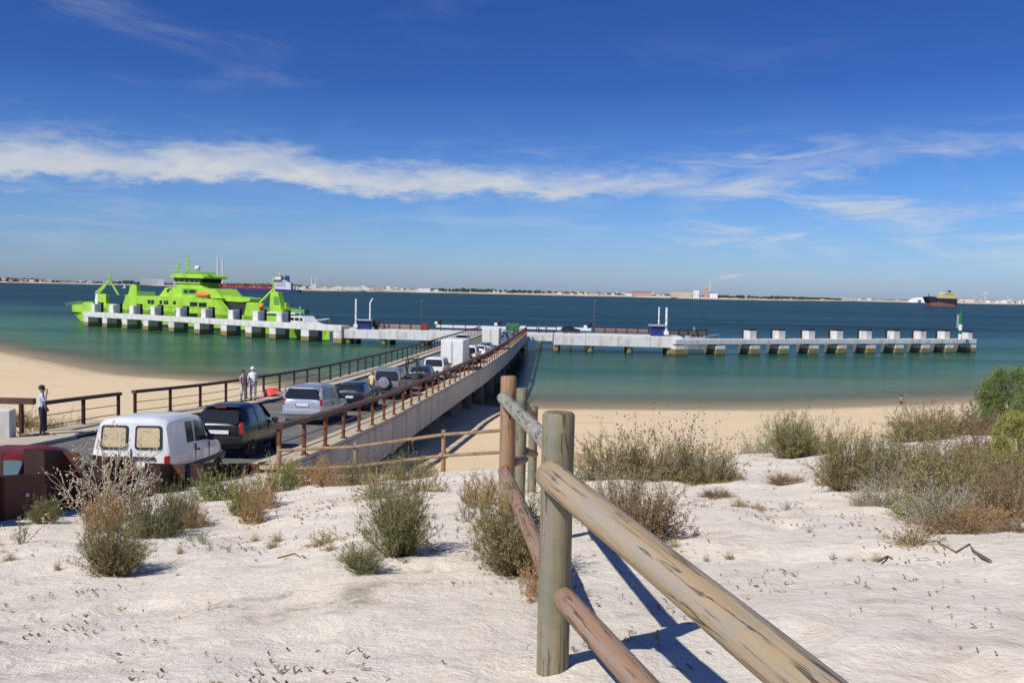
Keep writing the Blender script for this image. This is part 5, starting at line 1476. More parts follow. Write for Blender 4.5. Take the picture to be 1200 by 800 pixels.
box_van('far white truck with a square cream body near the bridge end', 113, -1.95, 2.1, 2.85, 4.0, WHITEP, mat('truck_cream', (.70, .69, .64), .6, var=.08), .7)
LBLUE = paint('pale_blue_paint', (.28, .36, .52), .4)
hatch_at('hatchback', 'pale blue car ahead of the far white truck', 123, -1.9, LBLUE)
hatch_at('hatchback', 'silver blue car second ahead of the far white truck', 130, -1.9, VIOL)
hatch_at('hatchback', 'dark car third ahead of the far white truck', 137, -1.9, NAVY)
hatch_at('hatchback', 'silver car near the head of the queue', 145, -2, SILV)
car('minivan', 'white car with a dark windscreen coming back along the left lane of the bridge', 'car', MINI, WHITEP, spot(118, -6.3), heading(118)+PI, -slope_at(118), wheels=((.82, .3), (3.72, .3)), glass=((.42, 1.48, .50, 1.48), (1.60, 2.56, 1.60, 2.5), (2.66, 3.3, 2.62, 2.78)), rear=((.035, 1.13, .74), (.150, 1.56, .66), -.025), front=((3.5, 1.07, .74), (2.76, 1.62, .62), .02), lights=(.04, .80, .98, .10, .11, .30), bumper=WHITEP)
DGREEN = paint('green_paint', (.05, .16, .05), .1)
gv = box_van('green truck waiting at the bridge head', 168, -2.2, 2.4, 2.0, 3.2, DGREEN, DGREEN, .7)
p = at(670, 389, 179)
car('saloon_car', 'black saloon parked on the right platform', 'car', HATCH, BLACKP, (p.x, 181.5, 3.404), R_(-88), 0, group='cars parked on the platforms', wheels=((.68, .3), (3.1, .3)), glass=HG, rear=((.05, .98, .62), (.315, 1.345, .54), -.025), front=((2.7, .97, .66), (2.06, 1.38, .54), .02), lights=(.05, .70, .84, .10, .14, .24))
# red car at the left edge
REDP = paint('dark_red_paint', (.15, .010, .009), 0, .5, .0)
TEAL = mat('tinted_glass', (.10, .17, .17), .08, spec=.8)
y = 16.0
SED = [(0, .42, .86, .90, .76, .55), (.05, .35, .90, .97, .80, .6), (.70, .24, .93, 1.34, .82, .62), (1.2, .22, .92, 1.42, .83, .62), (2.0, .22, .90, 1.43, .835, .62), (2.4, .22, .89, 1.36, .835, .6), (3.05, .22, .86, .95, .82, .5), (3.8, .24, .74, .82, .78, .5), (4.05, .3, .6, .66, .68, .4)]
car('hatchback', 'dark red car half hidden by the rusty barrier at the left edge', 'car', SED, REDP, (-8.72, 15.75, EYE-float(road_h(15.75))+.004), R_(6), slope_at(16), wheels=((.72, .3), (3.25, .3)), glass=((.80, 1.45, .98, 1.48), (1.55, 2.32, 1.55, 2.28), (2.4, 2.9, 2.36, 2.46)), rear=((.10, .99, .64), (.66, 1.305, .55), -.03), front=((3.0, .97, .66), (2.42, 1.34, .54), .02), lights=(.05, .70, .82, .10, .16, .2), plate=(-.04, .72, .5), glassm=TEAL, bumper=REDP, extras=door_lines((1.5, 2.35), .36, .88))

# ================================================================== PEOPLE
SKIN = mat('skin', (.42, .24, .16), .6, var=.08)
def cloth(name, col): return mat(name, col, .9, var=.14, vscale=6, bump=.2, bscale=18)
def person(label, loc, rz, top, bottom, shoe, hairm, pose='stand', hat=None, sleeve=.5, skin=SKIN, h=1.74, lean=0.0, group=None, skirt=False, armL=None, armR=None):
    """one continuous skinned figure, clothed by material; faces +x before turning"""
    root = empty('person', loc, rz, label, 'person', group)
    k = h/1.74
    J = {}
    def add(n, p, r, par=None): J[n] = (Vector(p)*k, r*k, par)
    lx = lean
    add('pelvis', (0, 0, .93), .145)
    add('belly', (lx*.25, 0, 1.08), .135, 'pelvis')
    add('chest', (lx*.7, 0, 1.30), .150, 'belly')
    add('neckb', (lx*1.0, 0, 1.46), .075, 'chest')
    add('neck', (lx*1.1+.01, 0, 1.52), .055, 'neckb')
    add('head', (lx*1.2+.02, 0, 1.585), .085, 'neck')
    add('headt', (lx*1.25+.015, 0, 1.67), .085, 'head')
    add('nose', (lx*1.2+.115, 0, 1.60), .018, 'head')
    arms = {1: armL or ((.02, .23, 1.16), (.12, .22, .94)), -1: armR or ((.02, -.23, 1.16), (.12, -.22, .94))}
    for sg, nm in ((1, 'l'), (-1, 'r')):
        add('sh'+nm, (lx*.9, sg*.185, 1.40), .062, 'chest')
        e, w = arms[sg]
        add('el'+nm, (e[0]+lx*.9, e[1], e[2]), .042, 'sh'+nm)
        add('wr'+nm, (w[0]+lx*.9, w[1], w[2]), .030, 'el'+nm)
        ev, wv = Vector(e), Vector(w); d = (wv-ev).normalized(); pm = wv+d*.07
        add('pa'+nm, (pm.x+lx*.9, pm.y, pm.z), .034, 'wr'+nm)
        sidev = d.cross(Vector((0, 1, 0)))
        if sidev.length < .1: sidev = Vector((1, 0, 0))
        sidev.normalize()
        for i, ln in enumerate((.075, .085, .08, .062)):
            q = pm + sidev*(.026*(i-1.5)) + d*ln
            add('f%d%s' % (i, nm), (q.x+lx*.9, q.y, q.z), .009, 'pa'+nm)
        q = wv + sidev*-.045 + d*.055
        add('th'+nm, (q.x+lx*.9, q.y, q.z), .010, 'wr'+nm)
        st = .04 if sg > 0 else -.03
        add('hip'+nm, (0, sg*.095, .88), .105, 'pelvis')
        add('kn'+nm, (.03+st*.5, sg*.105, .49), .068, 'hip'+nm)
        add('an'+nm, (st, sg*.11, .09), .045, 'kn'+nm)
        add('he'+nm, (st, sg*.11, .045), .042, 'an'+nm)
        add('to'+nm, (st+.17, sg*.125, .035), .034, 'he'+nm)
    names = list(J); ix = {n: i for i, n in enumerate(names)}
    me = bpy.data.meshes.new('body')
    me.from_pydata([J[n][0] for n in names], [(ix[J[n][2]], ix[n]) for n in names if J[n][2]], [])
    tmp = bpy.data.objects.new('tmp', me); COL.objects.link(tmp)
    md = tmp.modifiers.new('skin', 'SKIN'); sub = tmp.modifiers.new('sub', 'SUBSURF'); sub.levels = 1; sub.render_levels = 1
    for i, n in enumerate(names):
        sv = me.skin_vertices[0].data[i]; r = J[n][1]
        sv.radius = (r, r)
        if n in ('chest',): sv.radius = (r*.78, r*1.05)
        sv.use_root = (n == 'pelvis')
    dg = bpy.context.evaluated_depsgraph_get()
    m2 = bpy.data.meshes.new_from_object(tmp.evaluated_get(dg))
    bpy.data.objects.remove(tmp, do_unlink=True); bpy.data.meshes.remove(me)
    m2.name = 'body'
    m2.materials.clear()
    for m in (skin, top, bottom, shoe): m2.materials.append(m)
    def segd(p, a, b):
        ab = b-a; t = max(0, min(1, (p-a).dot(ab)/ab.length_squared)); return (p-(a+ab*t)).length, t
    bones = [(J[n][2], n) for n in names if J[n][2]]
    for f in m2.polygons:
        p = f.center; best = min((segd(p, J[a][0], J[b][0])+(a, b) for a, b in bones), key=lambda q: q[0])
        _, t, a, b = best; mi = 1
        if b in ('neck', 'head', 'headt', 'nose') : mi = 0
        elif b[:2] in ('wr', 'pa', 'th') or b[0] == 'f' : mi = 0 if b[:2] != 'wr' or sleeve < .99 else 1
        elif b[:2] == 'el': mi = 1 if t < sleeve*2 else 0
        elif b[:2] in ('ki', 'kn', 'hi', 'an'): mi = 2
        elif b[:2] in ('he', 'to'): mi = 3
        elif b == 'belly': mi = 2 if p.z < .98*k else 1
        if a == 'pelvis' and p.z < .98*k: mi = 2
        f.material_index = mi; f.use_smooth = True
    o = link('body', m2, root)
    hd = J['headt'][0]; hc = J['head'][0]
    hb = MB(); c = (hd+hc)/2
    hb.ball((c.x-.018*k, 0, c.z+.045*k), (.108*k, .098*k, .10*k), 12, 8)
    if hat is None: hb.build('hair', hairm, root, smooth=60)
    else:
        hb.build('hat', hat, root, smooth=60)
        MB().lathe([(.10*k, 0), (.15*k, -.012), (.15*k, -.02)], 14, Matrix.Translation((c.x, 0, c.z+.03*k))).build('brim', hat, root)
    for sg in (-1, 1):
        MB().ball((c.x-.005, sg*.092*k, c.z-.02*k), (.018*k, .010*k, .03*k), 8, 6).build('ear', skin, root, smooth=60)
        MB().ball((hc.x+.082*k, sg*.033*k, hc.z+.035*k), .010*k, 6, 4).build('eye', DARKM, root, smooth=60)
    MB().box((hc.x+.086*k, 0, hc.z-.035*k), (.012*k, .045*k, .008*k)).build('mouth', mat('lips', (.3, .12, .1), .6), root)
    if skirt:
        MB().lathe([(.14*k, .98*k), (.17*k, .85*k), (.20*k, .5*k), (.19*k, .49*k), (.12*k, .95*k)], 14).build('skirt', bottom, root, smooth=50)
    return root
HAIRD = mat('dark_hair', (.03, .024, .02), .8, var=.3, vscale=30)
HAIRG = mat('grey_hair', (.25, .23, .21), .8, var=.3, vscale=30)
SHOE = mat('dark_shoe', (.02, .018, .016), .6)
PALEBLUE = cloth('pale_blue_shirt', (.52, .58, .68)); DKTR = cloth('dark_trousers', (.025, .027, .032)); WHITEC = cloth('white_cotton', (.74, .75, .78)); OFFW = cloth('off_white_linen', (.60, .57, .52)); BLUEG = cloth('blue_grey_trousers', (.34, .38, .46)); TAUPE = cloth('taupe_top', (.46, .40, .37)); YEL = cloth('straw_yellow_shirt', (.62, .50, .26)); BRN = cloth('brown_shorts', (.14, .10, .07))
def road_z(y): return EYE-float(road_h(y))
person('man in a pale blue shirt and dark trousers on the phone beside the short railing', (-16.38, 30.8, road_z(30.8)+.121), R_(20), PALEBLUE, DKTR, SHOE, HAIRD, h=1.74, sleeve=.42, armR=((.14, -.24, 1.18), (.16, -.10, 1.50)))
person('man in a white shirt, white cap and blue grey trousers leaning at the far railing', (-13.9, 47.6, road_z(47.6)+.161), R_(115), WHITEC, BLUEG, SHOE, HAIRD, hat=WHITEC, lean=.16, h=1.80, sleeve=1.0)
person('woman in off white trousers and a patterned top beside the man in white', (-14.33, 47.2, road_z(47.2)+.161), R_(-30), TAUPE, OFFW, SHOE, HAIRD, h=1.66, sleeve=.3)
person('person in a straw yellow shirt standing left of the spare wheel off roader', (at(436, 450, 51.5).x, 51.5, road_z(51.5)+.004), R_(70), YEL, BRN, SHOE, HAIRG, h=1.68, sleeve=.4)
person('dark clad person walking on the landing deck beside the bridge end', (at(631, 390, 180).x, 180.5, 3.305), R_(10), cloth('dark_red_top', (.12, .03, .03)), DKTR, SHOE, HAIRD, h=1.75, group='people on the landing deck')
person('person in a dark jacket further right on the landing deck', (at(640, 391, 180).x, 180.0, 3.305), R_(200), cloth('charcoal_jacket', (.04, .04, .045)), DKTR, SHOE, HAIRD, h=1.72, group='people on the landing deck')
bp = on_level(1056, 474, -.2)
person('lone bather wading in the shallows off the right hand beach', (bp.x, bp.y, -.75), R_(100), SKIN, cloth('swim_shorts', (.05, .04, .08)), SKIN, HAIRD, h=1.7, skin=mat('tanned_skin', (.22, .12, .08), .6))
# red beach umbrella lying by the rail
rp = at(315.5, 459, 51.0)
ru = empty('parasol', (rp.x-.1, 51.0, road_z(51)-1.0), R_(25), 'red folded out beach parasol on the sand just beyond the left railing', 'parasol')
ru.scale = (.66,)*3
ru.rotation_euler = (R_(12), R_(-18), R_(20))
ru.location = at(315.5, 457.5, 50.6) - ru.rotation_euler.to_matrix() @ Vector((0, 0, 1.5*.66))
RED = mat('red_cloth', (.72, .06, .03), .7, var=.1); RED2 = mat('pale_red_cloth', (.75, .25, .17), .7)
b = MB(); n = 8
for i in range(n):
    a0, a1 = 2*PI*i/n, 2*PI*(i+1)/n
    pb = MB()
    for rr_, zz in ((0, 1.72), (.45, 1.60), (.85, 1.32)):
        for a in (a0+.01, a1-.01): pb.v.append((rr_*math.cos(a), rr_*math.sin(a), zz))
    pb.f = [[0, 2, 3], [2, 4, 5, 3]]; pb.m = [0, 0]
    pb.build('canopy_panel', RED if i % 4 else RED2, ru)
MB().tube([(0, 0, 0), (0, 0, 1.75)], .02, 8).build('pole', WHITEM, ru)


# ================================================================== WOODEN FENCES
def wood(name, c1, c2, green=(.20, .23, .16), gamt=.5, sc_=1.0):
    if name in MATS: return MATS[name]
    m = bpy.data.materials.new(name); m.use_nodes = True
    t = NT(m.node_tree); b = t.n['Principled BSDF']
    P = t.node('ShaderNodeTexCoord').outputs['Object']
    Q = t.mapping(P, (26*sc_, 26*sc_, 1.6*sc_))
    g = t.noise(Q, 1.0, 6, .6, .5)
    col = t.mix(g, c1, c2)
    fine = t.noise(t.mapping(P, (90, 90, 3)), 1.0, 3, .6)
    col = t.mix(t.math('MULTIPLY', t.smooth(fine, .5, .75), .35), col, tuple(x*.45 for x in c1))
    al = t.smooth(t.noise(P, 5.5*sc_, 6, .65, .3), .42, .66)
    col = t.mix(t.math('MULTIPLY', al, gamt), col, green)
    gs = t.smooth(t.noise(t.mapping(P, (11, 11, .35), (0, 0, 0), (3, 1, 2)), 1.0, 5, .6, .4), .50, .60)
    col = t.mix(t.math('MULTIPLY', gs, .38), col, tuple(sum(c2)/3*q for q in (.86, .88, .88)))
    ck = t.smooth(t.math('ABSOLUTE', t.math('SUBTRACT', t.noise(t.mapping(P, (17, 17, .7)), 1.0, 5, .6, .8), .5)), .020, .005)
    ck = t.math('MULTIPLY', ck, t.smooth(t.noise(P, 2.3, 3, .5), .40, .55))
    col = t.mix(t.math('MULTIPLY', ck, .8), col, (.02, .016, .012))
    wv = t.noise(t.mapping(P, (3.2, 3.2, 1.1)), 1.5, 3, .5)
    kn = t.smooth(wv, .66, .72)
    col = t.mix(t.math('MULTIPLY', kn, .55), col, (.16, .06, .025))
    t.l.new(col, b.inputs['Base Color']); b.inputs['Roughness'].default_value = .82; b.inputs['Specular IOR Level'].default_value = .25
    bu = t.node('ShaderNodeBump'); bu.inputs['Strength'].default_value = .7; bu.inputs['Distance'].default_value = .008
    t.l.new(t.math('SUBTRACT', t.math('ADD', g, t.math('MULTIPLY', fine, .4)), t.math('MULTIPLY', ck, 1.6)), bu.inputs['Height']); t.l.new(bu.outputs[0], b.inputs['Normal'])
    MATS[name] = m; return m
W_ORANGE = wood('fresh_pine_wood', (.30, .155, .07), (.46, .27, .14), (.26, .17, .10), .25)
W_GREEN = wood('treated_green_wood', (.20, .17, .105), (.31, .26, .16), (.10, .145, .085), .65)
W_GREY = wood('weathered_grey_wood', (.27, .25, .20), (.42, .40, .34), (.20, .25, .19), .5)
W_TAN = wood('tan_log_wood', (.29, .20, .115), (.46, .35, .215), (.24, .25, .22), .35)
W_BROWN = wood('brown_log_wood', (.23, .13, .075), (.38, .25, .165), (.24, .19, .15), .4)
W_THIN = wood('thin_rail_wood', (.28, .175, .095), (.42, .29, .175), (.24, .22, .15), .3)
def log(name, a, b_, r0, r1, m, parent, n=18, seg=14, seed=0, chamfer=.012):
    """a round timber from a to b; local z runs along the grain"""
    a = Vector(a); b_ = Vector(b_); L = (b_-a).length
    vs = []; fs = []
    zs = [0, chamfer] + [L*(i+1)/seg for i in range(seg-1)] + [L-chamfer, L]
    for z in zs:
        f = z/L; r = lerp(r0, r1, f)
        if z < chamfer*.5 or z > L-chamfer*.5: r -= chamfer*.8
        for k in range(n):
            an = 2*PI*k/n
            rr_ = r*(1+.035*mnoise.noise((math.cos(an)*1.3+seed*7, math.sin(an)*1.3, z*1.6))+.012*mnoise.noise((math.cos(an)*4+seed, math.sin(an)*4, z*.8)))
            bend = r*.10*mnoise.noise((seed*3.1, 0, z*.7))
            vs.append((rr_*math.cos(an)+bend, rr_*math.sin(an)+bend, z))
    for i in range(len(zs)-1):
        for k in range(n): fs.append((i*n+k, i*n+(k+1) % n, (i+1)*n+(k+1) % n, (i+1)*n+k))
    fs += [tuple(range(n))[::-1], tuple(range((len(zs)-1)*n, len(zs)*n))]
    o = MB().add(vs, fs).build(name, m, None, smooth=45)
    o.rotation_mode = 'QUATERNION'; o.rotation_quaternion = (b_-a).to_track_quat('Z', 'X')
    o.location = a - parent.location; o.parent = parent
    return o
def P_(u, v, y): return at(u, v, y)
# the near fence, running away from the viewer
nf = empty('wooden_fence', (0.1, 3.65, tz(.19, 3.65)), 0, 'thick round timber fence in the foreground running down the dune', 'fence')
def post(u, vtop, y, r, m, seed, extra=.3, name='post'):
    t = at(u, vtop, y); zb = tz(t.x, y)-extra
    return log(name, (t.x, y, zb), (t.x, y, t.z), r*1.02, r, m, nf, seed=seed, seg=12)
o = post(655, 482.5, 3.65, .0665, W_GREEN, 1); o['label'] = 'thick mossy green post with a rounded top'
o = post(596, 440.5, 7.2, .0640, W_ORANGE, 2); o['label'] = 'tall orange brown post'
post(611.5, 454.5, 9.4, .060, W_GREEN, 3)
post(625.5, 476, 12.2, .060, W_GREEN, 4)
# next post, nearer than the picture shows
zq = tz(.82, 1.35)
log('post', (.82, 1.35, zq-.3), (.82, 1.35, EYE-.80), .066, .064, W_GREEN, nf, seed=5, seg=8)
log('rail', P_(589, 466, 7.12), P_(650, 526, 3.74), .048, .041, W_GREY, nf, seed=6)['label'] = 'grey green upper rail'
log('rail', P_(591, 552, 7.12), P_(651, 690, 3.74), .050, .044, W_BROWN, nf, seed=7)['label'] = 'brown lower rail'
log('rail', P_(644, 556, 3.60), Vector((.80, 1.36, EYE-.862)), .062, .058, W_TAN, nf, seed=8, seg=20)['label'] = 'thick tan rail with a grey weathered top'
log('rail', Vector((.235, 3.60, EYE-1.26)), Vector((.86, 1.36, EYE-1.30)), .05, .046, W_BROWN, nf, seed=9)
log('rail', P_(598, 477, 7.3), P_(613, 487, 9.36), .045, .045, W_BROWN, nf, seed=10)
log('rail', P_(600, 541, 7.3), P_(614, 538, 9.36), .045, .045, W_BROWN, nf, seed=11)
log('rail', P_(614, 474, 9.5), P_(626, 490, 12.15), .045, .045, W_BROWN, nf, seed=12)
log('rail', P_(615, 528, 9.5), P_(627, 532, 12.15), .045, .045, W_BROWN, nf, seed=13)
# the thin rail fence across the slope
tf = empty('rail_fence', (-3.5, 21.8, tz(-3.5, 21.8)), 0, 'thin two rail pole fence crossing the dune below the bridge', 'fence')
fp = []
for u, vt, y, m in ((327, 522.5, 23.4, W_ORANGE), (417, 518, 22.2, W_GREEN), (520, 503.5, 20.9, W_ORANGE), (603, 497, 19.8, W_GREEN)):
    t = at(u, vt, y); fp.append(t)
    log('post', (t.x, y, tz(t.x, y)-.25), t, .058, .055, m, tf, n=12, seg=8, seed=u)
for i in range(3):
    for dz, s in ((.10, 0), (.60, 50)):
        a, b_ = fp[i].copy(), fp[i+1].copy(); a.z -= dz; b_.z -= dz; a.y -= .085; b_.y -= .085
        e = (b_-a).normalized()
        log('rail', a+e*.01, b_-e*.01, .040, .040, W_THIN, tf, n=10, seg=8, seed=i+s)

# ================================================================== PLANTS
def leafm(name, c, isl=.35, trans=.25, rough=.75):
    if name in MATS: return MATS[name]
    m = mat(name, c, rough, island=isl, var=.2, vscale=2.5, spec=.25)
    return m
F_SAGE = leafm('sage_foliage', (.235, .235, .095)); F_DARK = leafm('dark_foliage', (.135, .145, .060)); F_GREEN = leafm('fresh_foliage', (.19, .25, .055)); F_OLIVE = leafm('olive_foliage', (.245, .215, .085))
F_BROWN = leafm('brown_foliage', (.25, .165, .085)); F_RUSSET = leafm('russet_foliage', (.34, .18, .075)); F_GREY = leafm('grey_foliage', (.29, .275, .20)); F_STRAW = leafm('straw', (.50, .40, .22)); F_PALE = leafm('pale_twig', (.52, .45, .33), .25); F_TWIG = leafm('twig', (.20, .15, .095), .3); F_SEED = leafm('seed_head', (.15, .085, .07), .4); F_BUSH = leafm('bush_foliage', (.15, .20, .065)); F_YEL = leafm('yellow_green_foliage', (.30, .30, .08))
def stems_np(rng, n, L, spread, lean, base_r, r0, k=5, droop=0.0, jitter=.12, Lvar=.45):
    """n curved stems: arrays of centre points (n,k,3) and radii (n,k)"""
    az = rng.uniform(0, 2*PI, n); th = np.abs(rng.normal(0, 1, n))*spread*.55 + rng.uniform(0, spread*.55, n); th = np.minimum(th, lean)
    d = np.stack([np.sin(th)*np.cos(az), np.sin(th)*np.sin(az), np.cos(th)], 1)
    rr_ = base_r*np.sqrt(rng.uniform(0, 1, n)); a2 = az + rng.normal(0, .6, n)
    p0 = np.stack([rr_*np.cos(a2), rr_*np.sin(a2), np.full(n, -.04)], 1)
    ln = L*(1-Lvar+Lvar*rng.uniform(0, 1, n))*(1-.25*(th/max(lean, .01)))
    t = np.linspace(0, 1, k)
    pts = p0[:, None, :] + d[:, None, :]*(ln[:, None]*t[None, :])[:, :, None]
    w = rng.normal(0, jitter, (n, k, 3))*ln[:, None, None]*.22
    w = np.cumsum(w, 1); w[:, 0] = 0
    pts += w*t[None, :, None]
    pts[:, :, 2] -= droop*ln[:, None]*(t**2)[None, :]*np.sin(th)[:, None]
    pts[:, :, 2] += .12*ln[:, None]*(t**2)[None, :]*np.sin(th)[:, None]
    rad = r0*(1-.75*t)[None, :]*rng.uniform(.7, 1.3, (n, 1))
    return pts, rad
def branch_np(rng, pts, rad, m, Lf, ang, k=4):
    """m side shoots on every stem"""
    n, kk, _ = pts.shape
    P, Rr = [], []
    for j in range(m):
        f = rng.uniform(.25, .95, n)*(kk-1); i = np.minimum(f.astype(int), kk-2); w = (f-i)[:, None]
        ar = np.arange(n); p = pts[ar, i]*(1-w)+pts[ar, i+1]*w; d = pts[ar, i+1]-pts[ar, i]; dl = np.linalg.norm(d, axis=1, keepdims=True); d = d/np.maximum(dl, 1e-6)
        q = rng.normal(0, 1, (n, 3)); d2 = d+q*ang; d2 /= np.linalg.norm(d2, axis=1, keepdims=True)
        L = np.linalg.norm(pts[:, -1]-pts[:, 0], axis=1)*Lf*rng.uniform(.5, 1.2, n)
        t = np.linspace(0, 1, k)
        s = p[:, None]+d2[:, None]*(L[:, None]*t)[:, :, None]
        wv = np.cumsum(rng.normal(0, .05, (n, k, 3))*L[:, None, None], 1); wv[:, 0] = 0; s = s+wv
        s[:, :, 2] += .10*L[:, None]*(t**2)
        P.append(s); Rr.append((rad[ar, i]*.6)[:, None]*(1-.7*t)[None, :])
    return np.concatenate(P), np.concatenate(Rr)
def tubes_mesh(name, sets, m):
    """three sided stems"""
    V, F, base = [], [], 0
    for pts, rad in sets:
        n, k, _ = pts.shape
        d = np.gradient(pts, axis=1); d /= np.maximum(np.linalg.norm(d, axis=2, keepdims=True), 1e-6)
        ref = np.where(np.abs(d[:, :, 2:3]) > .9, np.array([1., 0, 0]), np.array([0, 0, 1.]))
        x = np.cross(d, ref); x /= np.maximum(np.linalg.norm(x, axis=2, keepdims=True), 1e-6); y = np.cross(d, x)
        ring = []
        for a in (0, 2*PI/3, 4*PI/3): ring.append(pts+(x*math.cos(a)+y*math.sin(a))*rad[:, :, None])
        v = np.stack(ring, 2).reshape(-1, 3); V.append(v)
        a = (np.arange(n)[:, None]*k+np.arange(k-1)[None, :]).ravel()*3+base
        for j in range(3):
            j2 = (j+1) % 3
            F.append(np.stack([a+j, a+j2, a+3+j2, a+3+j], 1))
        base += len(v)
    return np_mesh(name, np.concatenate(V), np.concatenate(F), m)
def np_mesh(name, V, F, m):
    me = bpy.data.meshes.new(name); nv = F.shape[1]
    me.vertices.add(len(V)); me.vertices.foreach_set('co', V.astype(np.float32).ravel())
    me.loops.add(F.size); me.loops.foreach_set('vertex_index', F.astype(np.int32).ravel())
    me.polygons.add(len(F)); me.polygons.foreach_set('loop_start', np.arange(0, F.size, nv)); me.polygons.foreach_set('loop_total', np.full(len(F), nv))
    me.update(calc_edges=True); me.materials.append(m); return me
def leaves_np(rng, sets, per, l, w, t0=.15, ang=.7, flat=0.0):
    """blade pairs set along the stems: thin two-sided kites"""
    V = []
    for pts, rad in sets:
        n, k, _ = pts.shape
        for j in range(per):
            f = (t0+(1-t0)*rng.uniform(0, 1, n)**.8)*(k-1)*.999; i = np.minimum(f.astype(int), k-2); wt = (f-i)[:, None]; ar = np.arange(n)
            p = pts[ar, i]*(1-wt)+pts[ar, i+1]*wt; d = pts[ar, i+1]-pts[ar, i]; d /= np.maximum(np.linalg.norm(d, axis=1, keepdims=True), 1e-6)
            q = rng.normal(0, 1, (n, 3)); dd = d*(1-ang)+q*ang*.75; dd[:, 2] += .15; dd /= np.maximum(np.linalg.norm(dd, axis=1, keepdims=True), 1e-6)
            s = np.cross(dd, rng.normal(0, 1, (n, 3))); s /= np.maximum(np.linalg.norm(s, axis=1, keepdims=True), 1e-6)
            ll = (l*rng.uniform(.55, 1.25, n))[:, None]; ww = (w*rng.uniform(.7, 1.3, n))[:, None]
            V.append(np.stack([p, p+dd*ll*.5+s*ww*.5, p+dd*ll, p+dd*ll*.5-s*ww*.5], 1))
    V = np.concatenate(V); n = len(V)
    return V.reshape(-1, 3), np.arange(n*4).reshape(n, 4)
def heads_np(rng, pts, size, frac=1.0, extra=0):
    """little seed heads at the stem tips: octahedra"""
    tip = pts[:, -1]; tip = tip[rng.uniform(0, 1, len(tip)) < frac]
    if extra: tip = np.concatenate([tip]+[tip+rng.normal(0, size*2.4, tip.shape) for _ in range(extra)])
    o = np.array([(1, 0, 0), (0, 1, 0), (-1, 0, 0), (0, -1, 0), (0, 0, 1), (0, 0, -1)], float)
    sz = size*rng.uniform(.6, 1.3, (len(tip), 1, 1)); V = (tip[:, None]+o[None]*sz).reshape(-1, 3)
    f = np.array([(0, 1, 4), (1, 2, 4), (2, 3, 4), (3, 0, 4), (1, 0, 5), (2, 1, 5), (3, 2, 5), (0, 3, 5)])
    return V, (np.arange(len(tip))[:, None, None]*6+f[None]).reshape(-1, 3)
_kinds = {}; _size = {}
